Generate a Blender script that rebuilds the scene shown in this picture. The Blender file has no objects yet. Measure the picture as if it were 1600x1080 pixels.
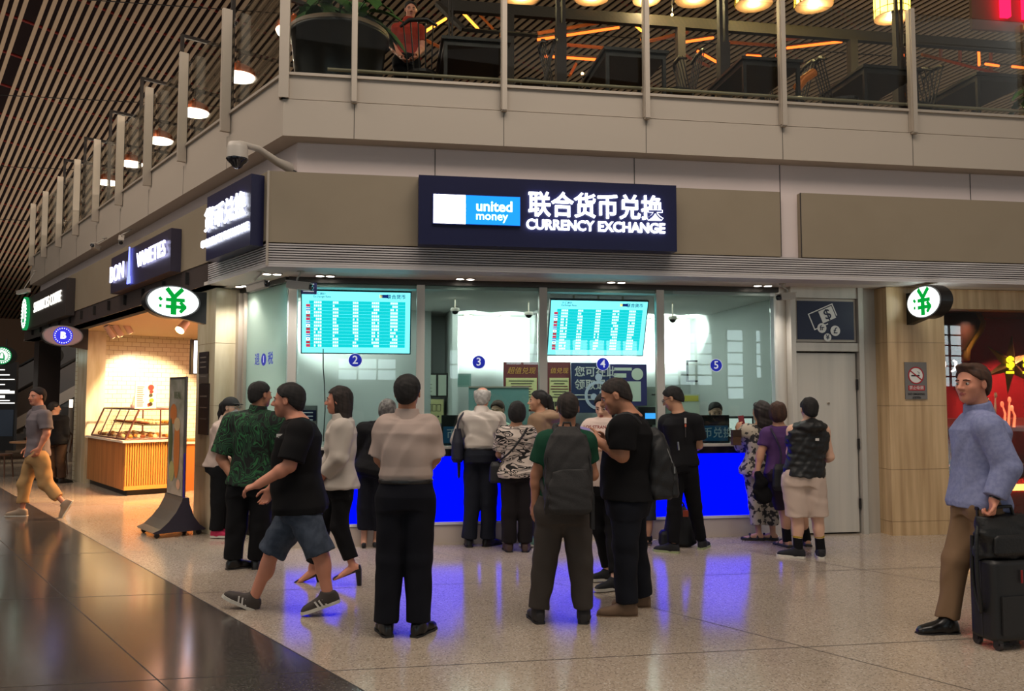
import bpy, bmesh, math, random
import numpy as np
from mathutils import Vector, Matrix
random.seed(7)
rng = np.random.default_rng(7)
SC = bpy.context.scene
COL = SC.collection
# ------------------------------------------------------------ camera, world, sun, big lights
F_PX = 1295.0; PITCH = math.atan(82/1295.0); CAMH = 1.59
cd = bpy.data.cameras.new('camera'); cam = bpy.data.objects.new('camera', cd); COL.objects.link(cam)
cd.sensor_width = 36.0; cd.lens = F_PX/1600*36.0; cd.clip_end = 400
cam.location = (0, 0, CAMH); cam.rotation_euler = (math.pi/2 + PITCH, 0, 0)
SC.camera = cam
SC.view_settings.view_transform = 'Standard'; SC.view_settings.look = 'None'
SC.view_settings.gamma = 1.0; SC.view_settings.exposure = 1.15
SC.view_settings.use_curve_mapping = False
W = bpy.data.worlds.new('world'); SC.world = W; W.use_nodes = True
W.node_tree.nodes['Background'].inputs[0].default_value = (0.86, 0.80, 0.74, 1)
W.node_tree.nodes['Background'].inputs[1].default_value = 0.24

cy = SC.cycles
cy.max_bounces = 5; cy.diffuse_bounces = 2; cy.glossy_bounces = 3; cy.transmission_bounces = 3; cy.transparent_max_bounces = 8
cy.caustics_reflective = False; cy.caustics_refractive = False; cy.sample_clamp_indirect = 4.0
cy.adaptive_threshold = 0.04

def area_light(name, loc, rot, sx, sy, power, col=(1, 1, 1), spread=math.pi):
    l = bpy.data.lights.new(name, 'AREA'); l.shape = 'RECTANGLE'; l.size = sx; l.size_y = sy
    l.energy = power; l.color = col; l.spread = spread
    o = bpy.data.objects.new(name, l); COL.objects.link(o); o.location = loc; o.rotation_euler = rot
    return o
def spot_light(name, loc, target, power, col=(1, 1, 1), size=1.2, blend=0.5, radius=0.04):
    l = bpy.data.lights.new(name, 'SPOT'); l.energy = power; l.color = col; l.spot_size = size
    l.spot_blend = blend; l.shadow_soft_size = radius
    o = bpy.data.objects.new(name, l); COL.objects.link(o); o.location = loc
    o.rotation_euler = (Vector(target)-Vector(loc)).to_track_quat('-Z', 'Y').to_euler()
    return o
# added fill lights, facing down on the concourse and up on the slats
area_light('concourse_fill', (2, 2.5, 11.0), (0, 0, 0), 9, 5, 370, (1.0, 0.87, 0.74))
area_light('concourse_fill', (-9, 7, 10.5), (0, 0, 0), 5, 10, 290, (1.0, 0.84, 0.70))
area_light('slat_fill', (-15, 20, 5.2), (math.pi, 0, 0), 16, 26, 300, (1.0, 0.88, 0.76))  # hangs in mid air, added to brighten the slats
area_light('slat_fill', (8, 20, 6.5), (math.pi, 0, 0), 18, 8, 40, (1.0, 0.88, 0.76))
# ------------------------------------------------------------ frames and helpers
A_ = math.radians(9.0); B_ = math.radians(129.0)
U = np.array((math.cos(A_), math.sin(A_), 0)); N = np.array((-math.sin(A_), math.cos(A_), 0))
V = np.array((math.cos(B_), math.sin(B_), 0)); N2 = np.array((math.sin(B_), -math.cos(B_), 0))
Z = np.array((0, 0, 1.0)); X = np.array((1.0, 0, 0)); Y = np.array((0, 1.0, 0))
def F(u, d, z): return U*u + N*d + Z*z                  # frame of the exchange front
def L(s, e, z): return V*s + N2*e + Z*z                 # frame of the wall that runs away to the left
def P(x, y, z): return np.array((x, y, z), float)
def corner(d, e, z=0):
    b = (e-.5*d)/.75; a = d-.5*b
    return a*N+b*N2+Z*z
def ray(px, py):
    x = (px-800)/F_PX; y = -(py-540)/F_PX; c, s = math.cos(PITCH), math.sin(PITCH)
    return np.array((x, c-y*s, s+y*c))
def ground(px, py, z=0.0):
    r = ray(px, py); return np.array((0, 0, CAMH))+r*((z-CAMH)/r[2])
def atY(px, py, yy):
    r = ray(px, py); return np.array((0, 0, CAMH))+r*(yy/r[1])
def atd(px, py, d, n=None):
    r = ray(px, py); n = N if n is None else n
    return np.array((0, 0, CAMH))+r*(d/float(n@r))
def nrm(v): v = np.asarray(v, float); return v/max(1e-9, np.linalg.norm(v))

class MB:
    """collects shapes that become ONE mesh"""
    def __init__(s): s.v = []; s.f = []; s.m = []; s.sm = []
    def add(s, vs, fs, m=0, smooth=False):
        o = len(s.v); s.v.extend([tuple(map(float, v)) for v in vs])
        for f in fs: s.f.append([i+o for i in f]); s.m.append(m); s.sm.append(smooth)
        return s
    def hexa(s, p, m=0):   # 8 points: bottom ring 4, top ring 4
        return s.add(p, [(0,1,2,3),(4,5,6,7),(0,1,5,4),(1,2,6,5),(2,3,7,6),(3,0,4,7)], m)
    def box(s, fr, a0, a1, b0, b1, c0, c1, m=0):
        return s.hexa([fr(a0,b0,c0),fr(a1,b0,c0),fr(a1,b1,c0),fr(a0,b1,c0),fr(a0,b0,c1),fr(a1,b0,c1),fr(a1,b1,c1),fr(a0,b1,c1)], m)
    def obox(s, c, ax, ay, az, hx, hy, hz, m=0):
        c = np.asarray(c, float)
        return s.box(lambda a,b,d: c+ax*a+ay*b+az*d, -hx,hx,-hy,hy,-hz,hz, m)
    def plan(s, poly, z0, z1, m=0):     # plan polygon (world xy) raised from z0 to z1
        n = len(poly)
        vs = [(p[0],p[1],z0) for p in poly]+[(p[0],p[1],z1) for p in poly]
        fs = [tuple(range(n)), tuple(range(n,2*n))]+[(i,(i+1)%n,n+(i+1)%n,n+i) for i in range(n)]
        return s.add(vs, fs, m)
    def prism(s, o, ax, ay, az, poly, h, m=0):   # polygon in plane (ax,ay) at o, thickness h along az
        o = np.asarray(o, float); n = len(poly)
        vs = [o+ax*p[0]+ay*p[1] for p in poly]+[o+ax*p[0]+ay*p[1]+az*h for p in poly]
        fs = [tuple(range(n)), tuple(range(n,2*n))]+[(i,(i+1)%n,n+(i+1)%n,n+i) for i in range(n)]
        return s.add(vs, fs, m)
    def tube(s, pts, r, seg=10, m=0, caps=True, smooth=True):
        pts = [np.asarray(p, float) for p in pts]; n = len(pts)
        rs = r if hasattr(r, '__len__') else [r]*n
        t0 = nrm(pts[1]-pts[0]); a = nrm(np.cross(t0, Z if abs(t0[2]) < .9 else X))
        vs = []; fs = []
        for i in range(n):
            t = nrm(pts[min(i+1,n-1)]-pts[max(i-1,0)])
            a = nrm(a-t*float(a@t)); b = np.cross(t, a)
            for k in range(seg):
                an = 2*math.pi*k/seg; vs.append(pts[i]+(a*math.cos(an)+b*math.sin(an))*rs[i])
        for i in range(n-1):
            for k in range(seg):
                k2 = (k+1)%seg; fs.append((i*seg+k,i*seg+k2,(i+1)*seg+k2,(i+1)*seg+k))
        s.add(vs, fs, m, smooth)
        if caps: s.add([vs[k] for k in range(seg)], [tuple(range(seg))], m); s.add([vs[(n-1)*seg+k] for k in range(seg)], [tuple(range(seg))], m)
        return s
    def lathe(s, o, prof, seg=24, m=0, az=None, ax=None, smooth=True, sx=1.0, sy=1.0):   # prof [(r,h)]
        o = np.asarray(o, float); az = Z if az is None else nrm(az)
        ax = nrm(np.cross(az, X if abs(az[0]) < .9 else Y)) if ax is None else ax; ay = np.cross(az, ax)
        vs = []; n = len(prof)
        for r, h in prof:
            for k in range(seg):
                an = 2*math.pi*k/seg; vs.append(o+ax*(r*sx*math.cos(an))+ay*(r*sy*math.sin(an))+az*h)
        fs = [(i*seg+k,i*seg+(k+1)%seg,(i+1)*seg+(k+1)%seg,(i+1)*seg+k) for i in range(n-1) for k in range(seg)]
        s.add(vs, fs, m, smooth)
        if prof[0][0] > 1e-4: s.add(vs[:seg], [tuple(range(seg))], m)
        if prof[-1][0] > 1e-4: s.add(vs[-seg:], [tuple(range(seg))], m)
        return s
    def ball(s, c, rx, ry=None, rz=None, seg=16, rings=10, m=0):
        ry = ry or rx; rz = rz or rx; c = np.asarray(c, float); vs = []; fs = []
        for i in range(rings+1):
            th = math.pi*i/rings
            for k in range(seg):
                an = 2*math.pi*k/seg; vs.append(c+P(rx*math.sin(th)*math.cos(an), ry*math.sin(th)*math.sin(an), rz*math.cos(th)))
        for i in range(rings):
            for k in range(seg): fs.append((i*seg+k,i*seg+(k+1)%seg,(i+1)*seg+(k+1)%seg,(i+1)*seg+k))
        return s.add(vs, fs, m, True)
    def disc(s, o, ax, ay, rx, ry, seg=32, m=0):
        o = np.asarray(o, float)
        return s.add([o+ax*(rx*math.cos(2*math.pi*k/seg))+ay*(ry*math.sin(2*math.pi*k/seg)) for k in range(seg)], [tuple(range(seg))], m)
    def plate(s, o, ax, ay, w, h, m=0):
        o = np.asarray(o, float)
        return s.add([o, o+ax*w, o+ax*w+ay*h, o+ay*h], [(0,1,2,3)], m)
    def text(s, body, o, ax, ay, size, depth=.004, bold=0.0, align='CENTER', m=0, stretch=1.0, slant=0.0, spacing=1.0):
        c = bpy.data.curves.new('t', 'FONT'); c.body = body; c.size = 1.0; c.extrude = depth/size/2; c.offset = bold
        c.align_x = align; c.align_y = 'CENTER'; c.shear = slant; c.space_character = spacing; c.resolution_u = 3
        ob = bpy.data.objects.new('t', c); COL.objects.link(ob)
        dg = bpy.context.evaluated_depsgraph_get(); me = bpy.data.meshes.new_from_object(ob.evaluated_get(dg))
        az = np.cross(ax, ay); o = np.asarray(o, float)
        vs = [o+ax*(v.co.x*size*stretch)+ay*(v.co.y*size)+az*(v.co.z*size+depth/2) for v in me.vertices]
        s.add(vs, [tuple(p.vertices) for p in me.polygons], m)
        bpy.data.objects.remove(ob); bpy.data.meshes.remove(me); bpy.data.curves.remove(c)
        return s
    def build(s, name, mats, parent=None, fix=True):
        v = np.array(s.v, float)
        if parent is not None: o = np.array(parent['_o'])
        else: o = np.array(((v[:,0].min()+v[:,0].max())/2, (v[:,1].min()+v[:,1].max())/2, v[:,2].min()))
        me = bpy.data.meshes.new(name); me.from_pydata((v-o).tolist(), [], s.f); 
        for m in (mats if isinstance(mats, (list, tuple)) else [mats]): me.materials.append(m)
        me.polygons.foreach_set('material_index', s.m); me.polygons.foreach_set('use_smooth', s.sm)
        if fix:
            bm = bmesh.new(); bm.from_mesh(me); bmesh.ops.recalc_face_normals(bm, faces=bm.faces); bm.to_mesh(me); bm.free()
        me.update()
        ob = bpy.data.objects.new(name, me); COL.objects.link(ob)
        ob['_o'] = tuple(map(float, o))
        if parent is not None: ob.parent = parent
        else: ob.location = o
        return ob
def np_mesh(name, v, f, mats, parent=None, midx=None):
    o = np.array(parent['_o']) if parent is not None else v.mean(0)
    me = bpy.data.meshes.new(name); me.vertices.add(len(v)); me.vertices.foreach_set('co', (v-o).astype(np.float32).ravel())
    me.loops.add(len(f)*4); me.loops.foreach_set('vertex_index', f.astype(np.int32).ravel())
    me.polygons.add(len(f)); me.polygons.foreach_set('loop_start', np.arange(0, len(f)*4, 4, dtype=np.int32))
    me.polygons.foreach_set('loop_total', np.full(len(f), 4, dtype=np.int32))
    for m in (mats if isinstance(mats, (list, tuple)) else [mats]): me.materials.append(m)
    me.polygons.foreach_set('use_smooth', np.ones(len(f), bool))
    if midx is not None: me.polygons.foreach_set('material_index', midx.astype(np.int32))
    me.update(calc_edges=True); me.validate()
    ob = bpy.data.objects.new(name, me); COL.objects.link(ob); ob['_o'] = tuple(map(float, o))
    if parent is not None: ob.parent = parent
    else: ob.location = o
    return ob
def tag(o, label, cat, group=None, kind=None):
    if label: o['label'] = label
    if cat: o['category'] = cat
    if group: o['group'] = group
    if kind: o['kind'] = kind
    return o
def thing(name, label, cat, loc, group=None):
    o = bpy.data.objects.new(name, None); COL.objects.link(o); o.location = tuple(map(float, loc)); o.empty_display_size = .1
    o['_o'] = tuple(map(float, loc)); return tag(o, label, cat, group)
def struct(name, mb, mats):
    o = mb.build(name, mats); o['kind'] = 'structure'; return o
def dup(o, delta, label=None, group=None, rotz=None):
    def cp(a, par):
        c = a.copy(); COL.objects.link(c)
        if par is not None: c.parent = par
        for ch in list(a.children): cp(ch, c)
        return c
    c = cp(o, None); c.location = Vector(o.location)+Vector(tuple(map(float, delta)))
    c['_o'] = tuple(c.location)
    if rotz is not None: c.rotation_euler.z = rotz
    if label: c['label'] = label
    if group: c['group'] = group
    return c

# ------------------------------------------------------------ materials
def lin(c):
    return tuple(((x/255)/12.92 if x/255 <= .04045 else ((x/255+.055)/1.055)**2.4) for x in c)
_mats = {}
def M(name, col=(128,128,128), rough=.6, metal=0.0, emit=None, es=0.0, alt=None, nscale=8.0, stretch=(1,1,1), bump=0.0, bscale=60.0, spec=.5, lo=.4, hi=.6, detail=4.0, coat=0.0, rot=(0,0,0)):
    if name in _mats: return _mats[name]
    m = bpy.data.materials.new(name); m.use_nodes = True; nt = m.node_tree; b = nt.nodes['Principled BSDF']
    c = lin(col)+(1,)
    b.inputs['Base Color'].default_value = c; b.inputs['Roughness'].default_value = rough; b.inputs['Metallic'].default_value = metal
    b.inputs['Specular IOR Level'].default_value = spec
    if coat: b.inputs['Coat Weight'].default_value = coat
    if emit is not None:
        b.inputs['Emission Color'].default_value = lin(emit)+(1,); b.inputs['Emission Strength'].default_value = es
    if alt is not None or bump:
        tc = nt.nodes.new('ShaderNodeTexCoord'); mp = nt.nodes.new('ShaderNodeMapping'); mp.inputs['Scale'].default_value = stretch; mp.inputs['Rotation'].default_value = rot
        nt.links.new(tc.outputs['Object'], mp.inputs['Vector'])
    if alt is not None:
        nz = nt.nodes.new('ShaderNodeTexNoise'); nz.inputs['Scale'].default_value = nscale; nz.inputs['Detail'].default_value = detail
        rp = nt.nodes.new('ShaderNodeValToRGB'); rp.color_ramp.elements[0].position = lo; rp.color_ramp.elements[1].position = hi
        rp.color_ramp.elements[0].color = c; rp.color_ramp.elements[1].color = lin(alt)+(1,)
        nt.links.new(mp.outputs[0], nz.inputs['Vector']); nt.links.new(nz.outputs['Fac'], rp.inputs['Fac']); nt.links.new(rp.outputs['Color'], b.inputs['Base Color'])
    if bump:
        n2 = nt.nodes.new('ShaderNodeTexNoise'); n2.inputs['Scale'].default_value = bscale; n2.inputs['Detail'].default_value = 3
        bp = nt.nodes.new('ShaderNodeBump'); bp.inputs['Strength'].default_value = bump; bp.inputs['Distance'].default_value = .01
        nt.links.new(mp.outputs[0], n2.inputs['Vector']); nt.links.new(n2.outputs['Fac'], bp.inputs['Height']); nt.links.new(bp.outputs[0], b.inputs['Normal'])
    _mats[name] = m; return m
def emis(name, col, s):
    if name in _mats: return _mats[name]
    m = bpy.data.materials.new(name); m.use_nodes = True; nt = m.node_tree; nt.nodes.clear()
    o = nt.nodes.new('ShaderNodeOutputMaterial'); e = nt.nodes.new('ShaderNodeEmission'); e.inputs[0].default_value = lin(col)+(1,); e.inputs[1].default_value = s
    nt.links.new(e.outputs[0], o.inputs[0]); _mats[name] = m; return m
def glass(name, tint=(240,246,242), ior=1.45, rough=0.0, haze=0.0, hcol=(200,220,210), refl=1.0):
    if name in _mats: return _mats[name]
    m = bpy.data.materials.new(name); m.use_nodes = True; nt = m.node_tree; nt.nodes.clear()
    o = nt.nodes.new('ShaderNodeOutputMaterial'); t = nt.nodes.new('ShaderNodeBsdfTransparent'); t.inputs[0].default_value = lin(tint)+(1,)
    g = nt.nodes.new('ShaderNodeBsdfGlossy'); g.inputs['Roughness'].default_value = rough
    fr = nt.nodes.new('ShaderNodeFresnel'); fr.inputs['IOR'].default_value = ior
    mx = nt.nodes.new('ShaderNodeMixShader'); ml = nt.nodes.new('ShaderNodeMath'); ml.operation = 'MULTIPLY'; ml.inputs[1].default_value = refl; nt.links.new(fr.outputs[0], ml.inputs[0]); nt.links.new(ml.outputs[0], mx.inputs[0]); nt.links.new(t.outputs[0], mx.inputs[1]); nt.links.new(g.outputs[0], mx.inputs[2])
    out = mx
    if haze:
        d1 = nt.nodes.new('ShaderNodeBsdfDiffuse'); d1.inputs[0].default_value = lin(hcol)+(1,); d2 = nt.nodes.new('ShaderNodeBsdfTranslucent'); d2.inputs[0].default_value = lin(hcol)+(1,); d = nt.nodes.new('ShaderNodeMixShader'); d.inputs[0].default_value = .7; nt.links.new(d1.outputs[0], d.inputs[1]); nt.links.new(d2.outputs[0], d.inputs[2])
        m2 = nt.nodes.new('ShaderNodeMixShader'); m2.inputs[0].default_value = haze
        nt.links.new(mx.outputs[0], m2.inputs[1]); nt.links.new(d.outputs[0], m2.inputs[2]); out = m2
    nt.links.new(out.outputs[0], o.inputs[0]); _mats[name] = m; return m
# ------------------------------------------------------------ materials of the setting
panel = M('beige_panel', (148,134,113), .55, alt=(144,130,109), nscale=1.5, bump=.02)
panelW = M('upper_panel', (186,174,160), .55)
panelD = M('recessed_panel', (224,208,204), .6)
louvm = M('louvre_metal', (196,190,190), .5, 0)
dark = M('dark_metal', (38,34,32), .5, .3)
steel = M('brushed_steel', (214,206,194), .42, .25, alt=(190,184,174), nscale=3, stretch=(1,1,.05), bump=.05, bscale=200)
alu = M('aluminium', (186,174,160), .45, .3)
marble = M('travertine', (214,182,138), .35, alt=(178,144,102), nscale=2.2, stretch=(6,6,.35), lo=.35, hi=.7, detail=8)
marbleL = M('cream_marble', (222,208,178), .25, alt=(188,168,130), nscale=1.6, stretch=(4,4,.6), lo=.4, hi=.75, detail=8)
joint = M('joint', (58,52,48), .6)
booth_wall = M('booth_wall', (206,212,210), .6)
soffm = M('soffit_paint', (222,214,206), .6)
clear = glass('clear_glass', (238,246,241), 1.5)
frost = glass('greenish_glass', (226,240,230), 1.5, haze=.6, hcol=(226,240,230), refl=.6)
railglass = glass('rail_glass', (236,238,236), 1.42, refl=.4)

def terrazzo(name, a, b_, c, rough):
    m = bpy.data.materials.new(name); m.use_nodes = True; nt = m.node_tree; p = nt.nodes['Principled BSDF']
    tc = nt.nodes.new('ShaderNodeTexCoord')
    v = nt.nodes.new('ShaderNodeTexVoronoi'); v.inputs['Scale'].default_value = 105; nt.links.new(tc.outputs['Object'], v.inputs['Vector'])
    r = nt.nodes.new('ShaderNodeValToRGB'); r.color_ramp.interpolation = 'CONSTANT'; e = r.color_ramp.elements
    e[0].color = lin(a)+(1,); e[1].position = .72; e[1].color = lin(b_)+(1,); x = e.new(.9); x.color = lin(c)+(1,)
    sp = nt.nodes.new('ShaderNodeSeparateColor'); nt.links.new(v.outputs['Color'], sp.inputs[0]); nt.links.new(sp.outputs[0], r.inputs['Fac'])
    nz = nt.nodes.new('ShaderNodeTexNoise'); nz.inputs['Scale'].default_value = .8; nz.inputs['Detail'].default_value = 5; nt.links.new(tc.outputs['Object'], nz.inputs['Vector'])
    mx = nt.nodes.new('ShaderNodeMix'); mx.data_type = 'RGBA'; mx.blend_type = 'MULTIPLY'; mx.inputs[0].default_value = .35
    nt.links.new(r.outputs['Color'], mx.inputs[6]); nt.links.new(nz.outputs['Fac'], mx.inputs[7]); nt.links.new(mx.outputs[2], p.inputs['Base Color'])
    mr = nt.nodes.new('ShaderNodeMapRange'); mr.inputs[3].default_value = rough*.8; mr.inputs[4].default_value = rough*1.4
    nt.links.new(nz.outputs['Fac'], mr.inputs[0]); nt.links.new(mr.outputs[0], p.inputs['Roughness'])
    p.inputs['Specular IOR Level'].default_value = .75
    return m
flL = terrazzo('terrazzo_light', (190,174,156), (160,146,130), (210,198,182), .13)
flD = terrazzo('terrazzo_dark', (80,74,71), (62,57,55), (100,94,90), .135)

# ------------------------------------------------------------ floor
mb = MB()
E0 = 2.28
def quad(s0, s1, e0, e1, z, m): mb.add([L(s0,e0,z),L(s1,e0,z),L(s1,e1,z),L(s0,e1,z)], [(0,1,2,3)], m)
quad(-30, 70, E0, 40, 0, 0); quad(-30, 70, -30, E0, 0, 1)
for e in (E0, 4.86, 7.44, 10.0, 1.46, -.2, -1.9, -3.6): quad(-30, 60, e-.004, e+.004, .0006, 2)
for d in (5.05, 7.2, 9.2, 11.6, 14, 17, 20):
    p0 = F(-12, d, 0); mb.add([F(-14,d-.004,.0007),F(12,d-.004,.0007),F(12,d+.004,.0007),F(-14,d+.004,.0007)], [(0,1,2,3)], 2)
for s in np.arange(-8, 26, 1.7):
    for e0 in np.arange(-9.5, 7, 2.58)[:0]: pass
struct('floor', mb, [flL, flD, joint])

# ------------------------------------------------------------ slatted roof
slat = M('roof_slat', (190,162,132), .6, alt=(180,152,122), nscale=.6)
back = M('roof_backing', (34,8,8), .9)
redtube = M('roof_truss_red', (150,36,26), .6)
def zc(p): return 14-.1986*float(p@N)
mb = MB(); per = .1665
for k in range(-70, 190):
    e = 3.154+per*k
    if k == -1: continue
    pts = []
    for (s, de, dz) in ((-20,-.04,0),(62,-.04,0),(62,.04,0),(-20,.04,0),(-20,-.04,.03),(62,-.04,.03),(62,.04,.03),(-20,.04,.03)):
        p = L(s, e+de, 0); p[2] = zc(p)+dz; pts.append(p)
    mb.hexa(pts, 0)
def rp(s, e, dz):
    p = L(s, e, 0); p[2] = zc(p)+dz; return p
mb.add([rp(-20,-9,.75),rp(66,-9,.75),rp(66,36,.75),rp(-20,36,.75)], [(0,1,2,3)], 1)
for s in np.arange(8, 60, 1.6): mb.tube([rp(s,-8,.35), rp(s+2.2,20,.35)], .035, 6, 2)
for u in np.arange(-30, 40, 4.1):
    mb.tube([F(-45+0*u,u+16,0)*[1,1,0]+Z*(zc(F(0,u+16,0))-.004), F(40,u+16,0)*[1,1,0]+Z*(zc(F(0,u+16,0))-.004)], .012, 4, 3)
struct('ceiling', mb, [slat, back, redtube, dark])

# ------------------------------------------------------------ facade bands that turn the corner
def lband(mb, dO, eO, dI, eI, z0, z1, uR=11.0, sL=22.6, m=0):
    a = F(uR,dO,0); b = corner(dO,eO); c = L(sL,eO,0); d_ = L(sL,eI,0); e = corner(dI,eI); f = F(uR,dI,0)
    mb.hexa([P(*q[:2],z) for z in (z0,z1) for q in (a,b,e,f)], m); mb.hexa([P(*q[:2],z) for z in (z0,z1) for q in (b,c,d_,e)], m)
# fascia panels (front: three panels with one recessed strip)
mb = MB()
c0 = corner(8.45,3.248); uc = float(c0@U); sc_ = float(c0@V)
for u0,u1 in ((uc+.012,4.335),(4.575,11)): mb.box(F, u0,u1, 8.45,8.75, 3.14,3.86)
mb.box(F, 4.335,4.575, 8.53,8.75, 3.14,3.86, 1)
mb.box(L, sc_+.012, 21.9, 3.248,3.5, 3.16,3.86)
mb.add([], [])
for u in (4.335, 4.575): mb.box(F, u-.004,u+.004, 8.447,8.46, 3.14,3.86, 2)
mb.tube([P(*c0[:2],2.9), P(*c0[:2],3.86)], .014, 8, 3)
struct('wall_fascia', mb, [panel, panelD, joint, alu])
# louvre band: real blades
mb = MB()
lband(mb, 8.50, 3.30, 8.75, 3.55, 2.905, 3.14, sL=9.6, m=1)
for k in range(9):
    z = 2.915+.025*k
    lband(mb, 8.455, 3.253, 8.52, 3.32, z, z+.014, sL=9.6)
lband(mb, 8.452, 3.25, 8.75, 3.55, 2.895, 2.912, sL=9.6)
struct('trim_1', mb, [louvm, dark])
# dark header band above the left shops with hanging brackets
mb = MB()
mb.box(L, 9.6, 21.9, 3.26, 3.5, 2.90, 3.155)
for s in np.arange(10.3, 21.5, .95): mb.box(L, s,s+.03, 3.22,3.26, 2.97,3.12, 1)
struct('trim_2', mb, [M('header_brown', (74,62,58), .5, .3), dark])
# soffit under the fascia
mb = MB(); lband(mb, 8.46, 3.26, 9.75, 4.4, 2.9, 2.94, uR=5.85, sL=9.75)
mb.box(F, 5.85, 11, 8.46, 9.3, 2.9, 2.94); mb.box(L, 9.75, 22, 3.27, 3.6, 2.9, 2.94)
struct('ceiling_soffit', mb, soffm)
# recessed upper wall, ledge, band, sill
mb = MB(); lband(mb, 8.87, 3.66, 9.1, 3.9, 3.5, 4.32)
for u in (.56, 2.8, 4.55, 7.0): mb.box(F, u-.004,u+.004, 8.866,8.88, 3.8,4.31, 1)
struct('wall_upper', mb, [panelD, joint])
mb = MB(); lband(mb, 8.65, 3.44, 9.2, 4.0, 4.29, 4.675)
for u in (-.3, 1.28, 2.87, 4.48, 6.1, 7.7): mb.box(F, u-.003,u+.003, 8.648,8.66, 4.29,4.675, 1)
for s in np.arange(9.6, 22, 1.6): mb.box(L, s-.003,s+.003, 3.438,3.45, 4.29,4.675, 1)
struct('trim_3', mb, [panelW, joint])
mb = MB(); lband(mb, 8.675, 3.465, 9.2, 4.0, 4.69, 4.935)
lband(mb, 8.69, 3.48, 9.0, 3.8, 4.675, 4.69, m=1)
lband(mb, 8.645, 3.435, 8.78, 3.57, 4.935, 4.965, m=2)
struct('trim_4', mb, [panelW, joint, alu])
# gallery floor slab (the booth ceilings hang below it)
mb = MB(); mb.plan([F(11,8.9,0), corner(8.9,3.7), L(22.5,3.7,0), L(22.5,16,0), F(11,26,0)], 4.40, 4.86)
struct('floor_gallery', mb, M('gallery_floor', (70,52,40), .5))

# ------------------------------------------------------------ exchange booth shell
UL, UR = -.97, 4.64
mb = MB()
mb.box(F, -.4, 5.0, 12.2, 12.35, 0, 2.9)                      # back wall
mb.box(F, 4.72, 4.80, 9.25, 12.3, 0, 2.9)                     # right partition
struct('wall_booth', mb, booth_wall)
mb = MB(); mb.box(F, .93, 1.0, 10.9, 12.2, 0, 2.9); mb.box(F, 2.2, 3.0, 11.6, 12.2, 0, 2.9)
struct('wall_partition', mb, booth_wall)
mb = MB(); mb.plan([F(4.8,9.2,0), corner(9.2,3.74)+F(.03,.02,0), L(9.76,3.80,0), L(9.9,6.6,0), F(-.5,12.3,0), F(4.8,12.3,0)], 2.80, 2.86)
struct('ceiling_booth', mb, M('booth_ceiling', (232,234,232), .7))
mb = MB(); mb.plan([L(9.70,3.85,0), L(9.70,6.4,0), L(9.78,6.4,0), L(9.78,3.85,0)], 0, 2.8)
struct('wall_booth_left', mb, booth_wall)
mb = MB(); mb.plan([F(4.8,9.4,0), corner(9.3,3.85), L(9.68,3.85,0), F(-.5,12.3,0), F(4.8,12.3,0)], .0, .02)
struct('floor_booth', mb, M('booth_carpet', (90,88,86), .9))
# glazing: mullions, head, panes
mb = MB()
for u in (.43, 1.81, 3.19): mb.box(F, u-.045,u+.045, 9.16,9.24, 1.05,2.84)
cp = corner(9.2,3.74)
mb.box(F, UL-.02,UL+.07, 9.15,9.25, 0,2.84); 
mb.box(F, UL-.02,UR+.1, 9.16,9.26, 2.84,2.9, 1)
mb.box(L, 8.46,9.78, 3.70,3.78, 2.84,2.9, 1)
struct('trim_5', mb, [steel, M('head_frame', (70,66,62), .4, .6)])
for i, (u0,u1) in enumerate(((UL+.07,.385),(.475,1.765),(1.855,3.145),(3.235,UR-.08))):
    mb = MB(); mb.box(F, u0,u1, 9.195,9.205, 1.06,2.84); struct('window_%d' % (i+1), mb, clear)
mb = MB(); mb.box(L, 8.5,9.62, 3.735,3.745, 1.06,2.84); mb.box(L, 9.62,9.67, 3.70,3.78, 0,2.84, 1); mb.box(L, 9.70,9.78, 3.66,3.76, 0,2.84, 1)
struct('window_5', mb, [frost, alu])
# stainless column, door with transom sign frame, jambs
mb = MB()
mb.lathe(F(4.70,9.22,0), [(.075,0),(.075,2.9)], 24)
mb.box(F, 4.74,4.80, 9.04,9.3, 0,2.9); mb.box(F, 5.60,5.66, 9.04,9.3, 0,2.9); mb.box(F, 4.80,5.60, 9.06,9.3, 2.14,2.24)
mb.box(F, 4.80,5.60, 9.06,9.3, 2.77,2.9)
mb.box(F, 5.66,5.86, 9.12,9.3, 0,2.9)
struct('trim_6', mb, [steel])
mb = MB()
mb.box(F, 4.82,5.58, 9.10,9.14, .02,2.12)
o = mb.build('door_1', steel); o['kind'] = 'structure'
for z in (.35, 1.05, 1.75):
    h = MB(); h.tube([F(5.585,9.085,z-.06), F(5.585,9.085,z+.06)], .014, 8); h.build('hinge', dark, o)
h = MB(); h.lathe(F(5.22,9.10,1.53), [(.016,0),(.016,.012),(.008,.014)], 16, 0, -N); h.lathe(F(5.22,9.088,1.53), [(.007,0),(.007,.003)], 12, 1, -N); h.build('peephole', [alu, dark], o)
# travertine pillars
mb = MB(); mb.box(F, 5.86,6.60, 8.88,9.8, 0,2.895)
for z in (.16, .76, 1.5, 2.24): mb.box(F, 5.858,6.602, 8.878,9.8, z,z+.003, 1)
struct('wall_pillar_right', mb, [marble, M('stone_joint', (140,112,80), .6)])
mb = MB(); mb.box(L, 9.79,10.42, 3.42,4.15, 0,2.895)
for z in (.76, 1.5, 2.24): mb.box(L, 9.788,10.42, 3.418,4.15, z,z+.003, 1)
struct('wall_pillar_left', mb, [marbleL, M('stone_joint', (140,112,80), .6)])
mb = MB(); mb.box(L, 17.16,17.95, 3.60,3.92, 0,2.895)
struct('wall_pillar_far', mb, [marbleL])
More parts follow.
